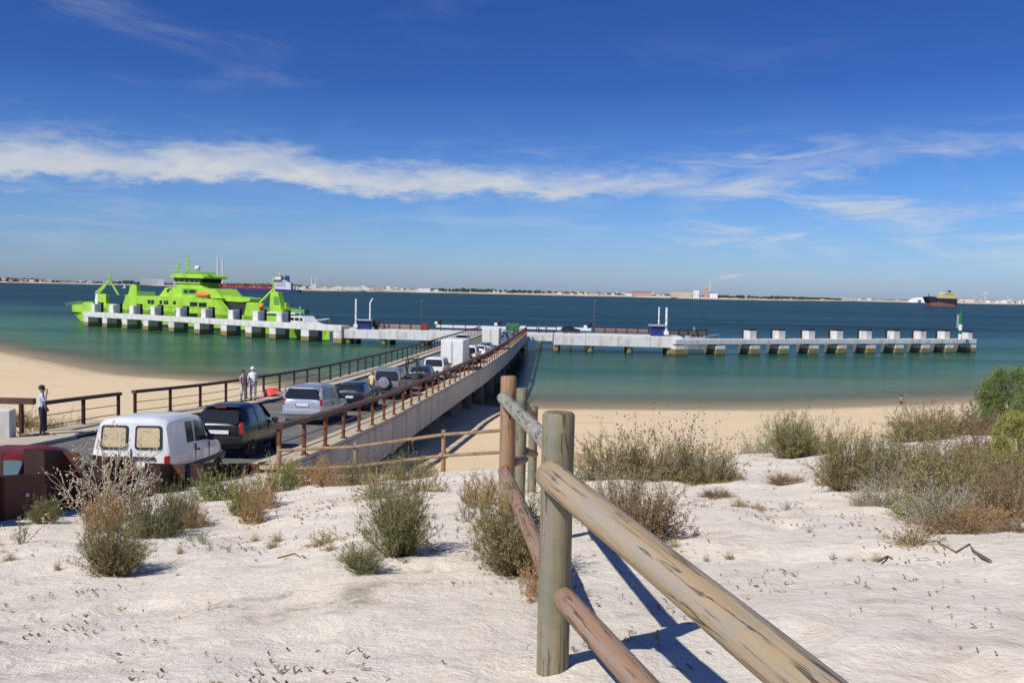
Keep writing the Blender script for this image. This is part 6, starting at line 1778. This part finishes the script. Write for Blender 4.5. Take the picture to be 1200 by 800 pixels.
def plant_kind(key):
    """meshes of one plant about 1 m tall: list of (part name, mesh)"""
    if key in _kinds: return _kinds[key]
    kind, seed = key; rng = np.random.default_rng(seed*101+hash_(kind)); out = []
    if kind in ('broom', 'broom_brown'):          # dense upright fine twigs
        p, r = stems_np(rng, 170, 1.0, 1.0, 1.15, .13, .0075, jitter=.16); b_ = branch_np(rng, p, r, 4, .36, .45); b2 = branch_np(rng, *b_, 1, .4, .45, 3)
        fol, tw = (F_SAGE, F_TWIG) if kind == 'broom' else (F_OLIVE, F_TWIG)
        out.append(('branches', tubes_mesh('branches', [(p, r), b_], tw)))
        V, F = leaves_np(rng, [b_, b2], 9, .06, .0085, .05, .5); V2, F2 = leaves_np(rng, [(p, r)], 14, .065, .009, .3, .5)
        out.append(('foliage', np_mesh('foliage', np.concatenate([V, V2]), np.concatenate([F, F2+len(V)]), fol)))
        pt, rt = stems_np(rng, 55, 1.22, .8, .85, .12, .004, jitter=.1); out.append(('dry_stalks', tubes_mesh('dry_stalks', [(pt, rt)], F_STRAW)))
    elif kind in ('scrub', 'scrub_grey', 'scrub_brown', 'scrub_dark'):   # low wide tangled shrub
        p, r = stems_np(rng, 190, 1.0, 1.9, 1.45, .30, .008, jitter=.30, droop=.1); b_ = branch_np(rng, p, r, 5, .34, .7)
        fol = {'scrub': F_OLIVE, 'scrub_grey': F_GREY, 'scrub_brown': F_BROWN, 'scrub_dark': F_DARK}[kind]
        out.append(('branches', tubes_mesh('branches', [(p, r), b_], F_TWIG if kind != 'scrub_grey' else F_PALE)))
        V, F = leaves_np(rng, [b_], 9, .05, .014, .05, .8); V2, F2 = leaves_np(rng, [(p, r)], 10, .05, .014, .3, .8)
        out.append(('foliage', np_mesh('foliage', np.concatenate([V, V2]), np.concatenate([F, F2+len(V)]), fol)))
        pt, rt = stems_np(rng, 40, 1.1, 1.6, 1.2, .3, .004, jitter=.15); out.append(('dry_stalks', tubes_mesh('dry_stalks', [(pt, rt)], F_STRAW)))
    elif kind == 'thrift':                          # tussock with seed heads on long stalks
        p, r = stems_np(rng, 150, .55, 1.7, 1.4, .3, .006, jitter=.25); b_ = branch_np(rng, p, r, 4, .45, .6)
        out.append(('branches', tubes_mesh('branches', [(p, r), b_], F_TWIG)))
        V, F = leaves_np(rng, [b_, (p, r)], 11, .075, .009, .05, .55); out.append(('foliage', np_mesh('foliage', V, F, F_OLIVE)))
        pt, rt = stems_np(rng, 95, 1.05, .95, 1.1, .3, .0035, jitter=.12, Lvar=.35); bt_ = branch_np(rng, pt, rt, 2, .14, .5, 3)
        out.append(('dry_stalks', tubes_mesh('dry_stalks', [(pt, rt), bt_], F_PALE)))
        V, F = heads_np(rng, np.concatenate([pt[:, -3:], bt_[0][:, -3:]]), .0125, .85); out.append(('seed_heads', np_mesh('seed_heads', V, F, F_SEED)))
    elif kind == 'dry':                             # bare pale branching weed
        p, r = stems_np(rng, 16, 1.0, 1.3, 1.35, .10, .013, k=7, jitter=.22, Lvar=.35); b_ = branch_np(rng, p, r, 5, .38, .55, 5); b2 = branch_np(rng, *b_, 3, .32, .6, 4)
        out.append(('branches', tubes_mesh('branches', [(p, r), (b_[0], np.maximum(b_[1], .0042)), (b2[0], np.maximum(b2[1], .0032))], F_PALE)))
        V, F = heads_np(rng, np.concatenate([b_[0][:, -3:], b2[0][:, -3:]]), .013, .8, 1); out.append(('seed_heads', np_mesh('seed_heads', V, F, F_PALE)))
        q, s = stems_np(rng, 60, .40, 1.0, 1.0, .10, .006); V, F = leaves_np(rng, [(q, s)], 14, .05, .015, .1, .7); out.append(('foliage', np_mesh('foliage', V, F, F_RUSSET)))
    elif kind in ('green', 'yellow'):               # leafy rounded bush
        p, r = stems_np(rng, 150, .74, 2.2, 1.5, .25, .010, jitter=.10, Lvar=.18); b_ = branch_np(rng, p, r, 7, .30, .6); b2 = branch_np(rng, *b_, 2, .34, .8, 3)
        out.append(('branches', tubes_mesh('branches', [(p, r), b_], F_TWIG)))
        V, F = leaves_np(rng, [b_, b2], 11, .05, .011, .1, .7)
        # feathery clumps over a rounded crown
        nc = 150; cd = rng.normal(0, 1, (nc, 3)); cd[:, 2] = np.abs(cd[:, 2])*1.1-.25; cd /= np.linalg.norm(cd, axis=1, keepdims=True)
        cc = cd*np.array([.56, .56, .46])*rng.uniform(.72, 1.06, (nc, 1))+np.array([0, 0, .42]); m_ = 85
        ld = rng.normal(0, 1, (nc, m_, 3)); ld /= np.linalg.norm(ld, axis=2, keepdims=True)
        lp = (cc[:, None]+ld*.105*rng.uniform(.15, 1, (nc, m_, 1))**.6).reshape(-1, 3)
        dd = np.repeat(cd, m_, 0)*.8+rng.normal(0, .6, (nc*m_, 3)); dd[:, 2] += .35; dd /= np.linalg.norm(dd, axis=1, keepdims=True)
        sv = np.cross(dd, rng.normal(0, 1, dd.shape)); sv /= np.maximum(np.linalg.norm(sv, axis=1, keepdims=True), 1e-6)
        ll = rng.uniform(.03, .06, (nc*m_, 1)); V3 = np.stack([lp, lp+dd*ll*.5+sv*.0055, lp+dd*ll, lp+dd*ll*.5-sv*.0055], 1).reshape(-1, 3)
        F3 = np.arange(nc*m_*4).reshape(-1, 4)
        V = np.concatenate([V, V3]); F = np.concatenate([F, F3+len(V)-len(V3)])
        out.append(('foliage', np_mesh('foliage', V, F, F_BUSH if kind == 'green' else F_YEL)))
    elif kind in ('herb', 'russet'):                # loose leafy weeds
        p, r = stems_np(rng, 120, .9, 1.2, 1.2, .36, .006, jitter=.25); b_ = branch_np(rng, p, r, 3, .35, .6)
        out.append(('branches', tubes_mesh('branches', [(p, r), b_], F_STRAW if kind == 'russet' else F_TWIG)))
        V, F = leaves_np(rng, [b_, (p, r)], 11, .06, .017, .1, .75); out.append(('foliage', np_mesh('foliage', V, F, F_GREEN if kind == 'herb' else F_RUSSET)))
        V, F = leaves_np(rng, [b_], 4, .06, .012, .1, .75); out.append(('dry_leaves', np_mesh('dry_leaves', V, F, F_STRAW)))
    elif kind == 'tuft':                            # small dry grass tuft
        p, r = stems_np(rng, 90, 1.0, 1.5, 1.35, .15, .012, jitter=.2, droop=.3); out.append(('blades', tubes_mesh('blades', [(p, r)], F_STRAW)))
        V, F = leaves_np(rng, [(p, r)], 4, .14, .03, .1, .6); out.append(('leaves', np_mesh('leaves', V, F, F_BROWN)))
    elif kind == 'sprig':
        p, r = stems_np(rng, 22, 1.0, .9, 1.1, .12, .014, jitter=.25); b_ = branch_np(rng, p, r, 2, .4, .5)
        out.append(('stems', tubes_mesh('stems', [(p, r), b_], F_GREY))); V, F = leaves_np(rng, [b_], 6, .09, .03, .1, .7); out.append(('leaves', np_mesh('leaves', V, F, F_GREY)))
    pts_ = []
    for nm, me in out:
        if nm in ('dry_stalks', 'seed_heads') and kind != 'thrift': continue
        a = np.empty(len(me.vertices)*3, np.float32); me.vertices.foreach_get('co', a); pts_.append(a.reshape(-1, 3))
    a = np.concatenate(pts_); r_ = np.hypot(a[:, 0], a[:, 1])
    _size[key] = (float(np.percentile(r_, 93))*2, float(np.percentile(a[:, 2], 99.8 if kind == 'thrift' else 98.5)))
    _kinds[key] = out
    return out
def hash_(s): return sum(ord(c)*(i+1) for i, c in enumerate(s))
def plant(name, label, cat, kind, u, vb, y, w, h, seed=1, rz=None, group='shrubs and weeds on the dune', tilt=0):
    """place a plant whose foot is seen near column u at distance y, about w wide and h tall (metres)"""
    x = at(u, vb, y).x; z = tz(x, y)
    rz = random.uniform(0, 2*PI) if rz is None else rz
    root = empty(name, (x, y, z), rz, label, cat, group)
    plant_kind((kind, seed)); wide, tall = _size[(kind, seed)]
    sx = w/wide; sz = h/tall
    for nm, me in plant_kind((kind, seed)):
        o = link(nm, me, root, scale=(sx, sx, sz)); o['kind'] = 'stuff'
    return root
def yd(u, v):
    """distance at which the ray through (u, v) meets the sand"""
    y = 2.0
    while y < 200:
        p = at(u, v, y)
        if p.z < terrain([p.x], [y])[0]: return y
        y += .05 if y < 40 else .3
    return y
def pl_(name, label, cat, kind, u, vb, wpx, hpx, seed=1, **kw):
    y = kw.pop('y', None) or yd(u, vb)
    return plant(name, label, cat, kind, u, vb, y, wpx*y/FPX, hpx*y/FPX, seed, **kw)
# --- middle and left foreground
pl_('shrub', 'bushy grey green shrub standing alone in the white sand left of the timber fence', 'shrub', 'broom', 466, 657, 84, 98, 1)
pl_('shrub', 'dark green shrub at the lower left, below the bare pale weed', 'shrub', 'broom_brown', 132, 668, 76, 66, 2)
pl_('shrub', 'round dark shrub right of the bare pale weed', 'shrub', 'scrub_dark', 180, 628, 74, 52, 1)
pl_('shrub', 'olive shrub beside the barrier, right of the round dark shrub', 'shrub', 'broom', 212, 617, 44, 46, 2)
pl_('weed', 'russet low weed right of the olive shrub by the barrier', 'weed', 'russet', 229, 617, 36, 26, 1)
pl_('weed', 'bare pale branching weed in front of the rusty barrier', 'weed', 'dry', 120, 612, 108, 92, 1)
pl_('weed', 'second pale dry weed leaning beside the first before the barrier', 'weed', 'dry', 150, 612, 96, 76, 2)
pl_('weed', 'orange brown leafy weed under the bare pale weed', 'weed', 'russet', 122, 622, 46, 46, 2)
pl_('shrub', 'small grey shrub left of the bare pale weed, before the open rusty box', 'shrub', 'broom', 53, 615, 38, 30, 2)
pl_('weed', 'tiny grey green sprig at the lower left edge', 'weed', 'sprig', 26, 640, 32, 32, 1)
pl_('weed', 'fresh green weeds at the barrier end by the white van front wheel', 'weed', 'herb', 252, 585, 56, 36, 1)
pl_('weed', 'bright green leafy weed below the barrier end', 'weed', 'herb', 284, 603, 34, 48, 2)
pl_('weed', 'reddish brown weeds left of the first thin fence post', 'weed', 'russet', 300, 592, 58, 42, 1)
pl_('weed', 'pale brown weed reaching down the white sand below the thin fence', 'weed', 'russet', 297, 612, 36, 38, 2)
pl_('weed', 'olive weeds round the foot of the first thin fence post', 'weed', 'herb', 330, 574, 40, 38, 3)
pl_('weed', 'russet weeds under the lower rail of the thin fence', 'weed', 'russet', 358, 568, 66, 30, 3)
pl_('weed', 'orange tinted weeds between the first two thin fence posts', 'weed', 'russet', 388, 570, 44, 30, 1)
pl_('shrub', 'olive shrub by the second thin fence post', 'shrub', 'scrub', 425, 567, 52, 32, 1)
pl_('shrub', 'olive shrub right of the second thin fence post', 'shrub', 'scrub', 480, 562, 66, 30, 2)
pl_('weed', 'dry pinkish grass behind the lone grey green shrub', 'weed', 'tuft', 440, 585, 66, 34, 1)
pl_('weed', 'pale dry grass right behind the lone grey green shrub', 'weed', 'tuft', 500, 578, 56, 26, 2)
pl_('weed', 'russet tuft left of the tall orange post', 'weed', 'russet', 563, 590, 50, 38, 2)
pl_('weed', 'small grey weed between the russet tuft and the lone shrub', 'weed', 'sprig', 548, 610, 30, 34, 2)
pl_('shrub', 'brownish grey shrub round the foot of the tall orange post', 'shrub', 'broom_brown', 600, 668, 104, 96, 3)
pl_('weed', 'russet stems between the timber posts', 'weed', 'russet', 640, 650, 60, 60, 1, y=5.2)
pl_('weed', 'small olive tuft at the bottom left of the lone shrub', 'weed', 'broom', 424, 672, 52, 32, 3)
pl_('weed', 'small straw coloured tuft in the white sand left of the lone shrub', 'weed', 'tuft', 380, 636, 44, 20, 1)
pl_('weed', 'tiny dry tuft near the pale brown weed', 'weed', 'tuft', 320, 638, 22, 12, 2)
for i, (u, v, w, h) in enumerate(((222, 632, 14, 14), (238, 632, 16, 16), (246, 641, 9, 12), (268, 642, 9, 14))):
    pl_('sprig', ['tiny grey sprig right of the dark shrubs, first of a row', 'tiny grey sprig right of the dark shrubs, second of a row', 'tiny grey sprig right of the dark shrubs, third of a row', 'tiny grey sprig standing apart at the right end of the row'][i], 'weed', 'sprig', u, v, w, h, i % 2+1)
# --- right of the fence
pl_('shrub', 'olive tussock behind the timber fence, left of the seed head tussock', 'shrub', 'scrub', 718, 562, 90, 52, 1)
pl_('shrub', 'dark tussock with seed heads on the dune crest', 'shrub', 'thrift', 770, 560, 96, 74, 1)
pl_('shrub', 'tall tussock with many seed heads on pale stalks right of the dark one', 'shrub', 'thrift', 824, 560, 84, 76, 2)
pl_('shrub', 'grey brown shrub above the thick tan rail', 'shrub', 'scrub_brown', 750, 632, 104, 74, 1)
pl_('shrub', 'grey twiggy shrub merging into the grey brown one above the rail', 'shrub', 'scrub_grey', 720, 610, 80, 58, 1)
pl_('weed', 'small grey shrub in the hollow right of the seed head tussock', 'weed', 'scrub_grey', 886, 545, 46, 30, 2, y=22)
pl_('shrub', 'green feathery shrub on the crest against the beach', 'shrub', 'broom', 926, 536, 64, 52, 1)
pl_('weed', 'thin seed stalks right of the green feathery shrub', 'weed', 'thrift', 958, 530, 44, 46, 1)
pl_('shrub', 'dark olive shrub with seed stalks in the middle of the right dune', 'shrub', 'broom_brown', 991, 576, 72, 72, 2)
pl_('weed', 'pale grass at the foot of the dark olive shrub', 'weed', 'tuft', 966, 570, 30, 24, 2)
pl_('shrub', 'dark brown bush top behind the dark olive shrub', 'shrub', 'scrub_dark', 1038, 552, 66, 42, 2)
pl_('shrub', 'broad grey olive shrub right of the dark olive shrub', 'shrub', 'scrub', 1060, 572, 110, 54, 1)
pl_('shrub', 'grey twiggy shrub in front of the broad olive shrub', 'shrub', 'scrub_grey', 1035, 574, 70, 40, 1)
pl_('shrub', 'tall olive brown shrub below the green bush', 'shrub', 'scrub', 1110, 590, 120, 74, 2)
pl_('shrub', 'low spreading shrub reaching down on to the sand', 'shrub', 'scrub_grey', 1100, 612, 100, 50, 2)
pl_('shrub', 'grey brown shrub at the right edge under the yellow green bush', 'shrub', 'scrub_brown', 1175, 606, 84, 60, 2)
pl_('bush', 'round bright green bush at the right edge, tallest on the dune', 'bush', 'green', 1176, 508, 72, 72, 1)
pl_('bush', 'yellow green bush at the right edge below the round green one', 'bush', 'yellow', 1194, 545, 70, 58, 1)
pl_('shrub', 'russet brown shrub left of the round green bush', 'shrub', 'scrub_brown', 1108, 524, 84, 34, 1, y=22)
pl_('shrub', 'dry pink brown shrub between the green bush and the beach', 'shrub', 'thrift', 1122, 512, 56, 44, 2, y=24)
pl_('shrub', 'brown shrub at the left foot of the yellow green bush', 'shrub', 'scrub_brown', 1146, 538, 66, 34, 2)
pl_('weed', 'straw and brown dry tuft low on the right sand', 'weed', 'tuft', 1072, 645, 66, 30, 1)
pl_('weed', 'brown mat of dry weed under the low spreading shrub', 'weed', 'scrub_brown', 1120, 625, 90, 20, 1)
pl_('weed', 'small straw tuft alone on the right sand', 'weed', 'tuft', 866, 600, 20, 11, 2)
pl_('weed', 'dry brown patch on the sand under the seed head tussock', 'weed', 'scrub_brown', 842, 578, 44, 9, 2)
pl_('weed', 'dry brown patch left of the dark olive shrub', 'weed', 'scrub_brown', 922, 565, 50, 10, 1)
pl_('weed', 'straw tuft near the thick tan rail at the bottom', 'weed', 'tuft', 790, 640, 20, 10, 1)
pl_('shrub', 'dark scrub below the yellow green bush at the right edge', 'shrub', 'scrub_dark', 1178, 572, 74, 36, 1)
pl_('shrub', 'olive scrub between the dark brown bush top and the russet shrub', 'shrub', 'scrub', 1080, 545, 84, 40, 2, y=19.5)
pl_('shrub', 'straw tinted low scrub filling the hollow below the russet shrub', 'shrub', 'scrub', 1088, 556, 92, 34, 1)
pl_('shrub', 'low russet scrub right of the straw tinted scrub', 'shrub', 'scrub_brown', 1128, 556, 70, 30, 1)
pl_('shrub', 'olive scrub under the yellow green bush, left of the dark one', 'shrub', 'scrub', 1150, 566, 66, 36, 2)
pl_('weed', 'straw grass between the olive scrub and the right edge', 'weed', 'tuft', 1186, 560, 60, 26, 2)
pl_('shrub', 'grey scrub spilling on to the sand before the dark olive shrub', 'shrub', 'scrub_grey', 1030, 590, 64, 30, 1)
pl_('weed', 'yellow olive weeds at the lower edge of the right thicket', 'weed', 'herb', 1075, 606, 60, 30, 3)
pl_('weed', 'brown dry weeds at the lower right corner of the thicket', 'weed', 'russet', 1150, 616, 70, 26, 2)
pl_('weed', 'dry mat of brown weed along the right edge of the sand', 'weed', 'scrub_brown', 1190, 626, 60, 14, 2)
pl_('shrub', 'brown scrub at the right edge near the sand', 'shrub', 'scrub_brown', 1196, 590, 60, 40, 1)
pl_('bush', 'second round green bush half cut off by the right edge', 'bush', 'green', 1212, 508, 56, 50, 2)
pl_('shrub', 'low brown cover under the round green bush', 'shrub', 'scrub_brown', 1165, 516, 80, 24, 2, y=21.5)
# scattered little tufts and sprigs on the open sand, counted from the left
rs = random.Random(21)
for i in range(14):
    u = 700+i*27+rs.uniform(-9, 9); v = rs.uniform(588, 655)
    if 955 < u < 1010: v = rs.uniform(612, 655)
    dry = rs.random() < .6
    pl_('sprig', 'tiny %s on the open sand right of the fence, %s from the left' % ('dry tuft' if dry else 'grey sprig', ORD[i]), 'weed', 'tuft' if dry else 'sprig', u, v, rs.uniform(9, 20), rs.uniform(6, 13), 1+i % 2, group='tiny tufts on the right sand')
for i in range(12):
    u = 20+i*45+rs.uniform(-14, 14); v = rs.uniform(628, 668) if u > 160 else rs.uniform(655, 690)
    dry = rs.random() < .5
    pl_('sprig', 'tiny %s on the white sand left of the fence, %s from the left' % ('dry tuft' if dry else 'grey sprig', ORD[i]), 'weed', 'tuft' if dry else 'sprig', u, v, rs.uniform(9, 18), rs.uniform(7, 14), 1+i % 2, group='tiny tufts on the left sand')
# beach side plants by the left railing
for i, (u, v, y, w, h, k) in enumerate(((60, 480, 42, 1.5, .7, 'scrub'), (30, 500, 37, 2.2, 1.1, 'tuft'), (120, 476, 44, 1.2, .6, 'scrub'), (78, 498, 37, 2.0, .9, 'scrub'), (95, 505, 35.5, 1.8, .5, 'tuft'), (15, 478, 47, 2.6, .8, 'scrub_brown'))):
    plant('weed', ['olive weed on the beach behind the short railing', 'dry grass clump left of the man in dark trousers', 'green weed right of the short railing post', 'olive clump seen through the short railing', 'straw grass at the foot of the short railing', 'brown dune weed on the beach at the left edge'][i], 'weed', k, u, v, y, w, h, 1+i % 2, group='weeds on the upper beach')
# rock
ry = yd(676, 548); rp = at(676, 546, ry)
rk = MB(); rk.ball((0, 0, 0), (.42*ry/17, .3, .20*ry/17), 18, 12)
rk.v = [(x*(1+.25*mnoise.noise((x*4, y*4, z*4))), y*(1+.25*mnoise.noise((x*4+9, y*4, z*4))), z*(1+.35*mnoise.noise((x*5, y*5+5, z*5)))) for x, y, z in rk.v]
ro = rk.build('rock', mat('tan_rock', (.42, .30, .19), .9, var=.3, vscale=6, bump=.6, bscale=14, dirt=(.2, .14, .09), dscale=4, damt=.6), None, smooth=60)
ro.location = (rp.x, ry, tz(rp.x, ry)+.10); tag(ro, 'lumpy tan rock lying behind the mossy green post', 'rock')

# ================================================================== litter on the sand
def litter():
    rng = np.random.default_rng(5); V = []; F = []; b = 0
    n = 0
    while n < 2800:
        y = rng.uniform(1.8, 20)**1.0; x = rng.uniform(-.62, .62)*y
        if x < -6.4 and y > 9: continue
        if rng.uniform(0, 1) > y/9: continue
        if mnoise.noise((x*.9, y*.9, 4.4)) < rng.uniform(-.15, .45): continue
        if mnoise.noise((x*3.1, y*3.1, 1.4)) < rng.uniform(-.3, .3): continue
        z = tz(x, y); L = (.005+.022*rng.uniform(0, 1)**3)*(1+.07*y); w = rng.uniform(.002, .0055)*(1+.08*y); a = rng.uniform(0, PI)
        c, s = math.cos(a), math.sin(a); t = rng.uniform(.0, .02)
        p = [(x-c*L, y-s*L, z+.001), (x+c*L, y+s*L, z+.002+t)]
        q = (-s*w, c*w)
        m = ((p[0][0]+p[1][0])/2+q[0]*3, (p[0][1]+p[1][1])/2+q[1]*3, z+.006+t)
        V += [(p[0][0]-q[0], p[0][1]-q[1], p[0][2]), (p[0][0]+q[0], p[0][1]+q[1], p[0][2]+.004), m, (p[1][0]+q[0], p[1][1]+q[1], p[1][2]), (p[1][0]-q[0], p[1][1]-q[1], p[1][2]+.003), (m[0]-q[0]*2, m[1]-q[1]*2, m[2]+.004)]
        F += [(b, b+1, b+2, b+5), (b+5, b+2, b+3, b+4)]; b += 6; n += 1
    o = MB().add(V, F).build('plant_litter', leafm('litter_brown', (.27, .20, .135), .45), None, kind='stuff'); return o
litter()
def stick(label, uvs, r):
    pts = []
    for u, v in uvs:
        y = yd(u, v); p = at(u, v, y); pts.append(Vector((p.x, y, tz(p.x, y)+r*.8)))
    o = MB().tube(pts, [r*(1-.12*i) for i in range(len(pts))], 6).build('stick', F_TWIG, None, smooth=60); tag(o, label, 'stick')
stick('dark forked stick on the sand at the bottom right', [(1160, 664), (1140, 652), (1136, 646), (1120, 655), (1098, 647)], .012)
stick('thin bent stick left of the forked one on the right sand', [(1028, 660), (1040, 652), (1046, 654)], .009)
stick('thin twig lying before the lone grey green shrub', [(325, 653), (345, 649), (352, 651)], .007)

# ================================================================== smoke of the factory
def smoke():
    p = shore_pt(831.8); y = p.y+80; m = bpy.data.materials.new('smoke'); m.use_nodes = True
    t = NT(m.node_tree); t.n.clear(); out = t.node('ShaderNodeOutputMaterial'); v = t.node('ShaderNodeVolumePrincipled')
    v.inputs['Color'].default_value = (.95, .95, .95, 1); v.inputs['Anisotropy'].default_value = 0.0
    P = t.node('ShaderNodeTexCoord').outputs['Object']
    d = t.math('MULTIPLY', t.smooth(t.noise(P, .022, 4, .6), .36, .60), .07)
    t.l.new(d, v.inputs['Density']); t.l.new(v.outputs[0], out.inputs['Volume'])
    b = MB(); rows = [(832, 326.5, .6), (834.5, 325.6, 1.6), (840, 326.3, 2.2), (847, 326.2, 2.6), (854, 324.5, 2.4), (862, 323.6, 2.6), (870, 322.6, 1.4)]
    base = at(832, 326.5, y); pts = []; rad = []
    for u, vv, r in rows: q = at(u, vv, y); pts.append(q-base); rad.append(r*y/FPX)
    b.tube(pts, rad, 12)
    o = b.build('smoke_plume', m, None, smooth=80, kind='stuff'); o.location = base
    bm = bmesh.new(); bm.from_mesh(o.data); bmesh.ops.recalc_face_normals(bm, faces=bm.faces); bm.to_mesh(o.data); bm.free()
smoke()
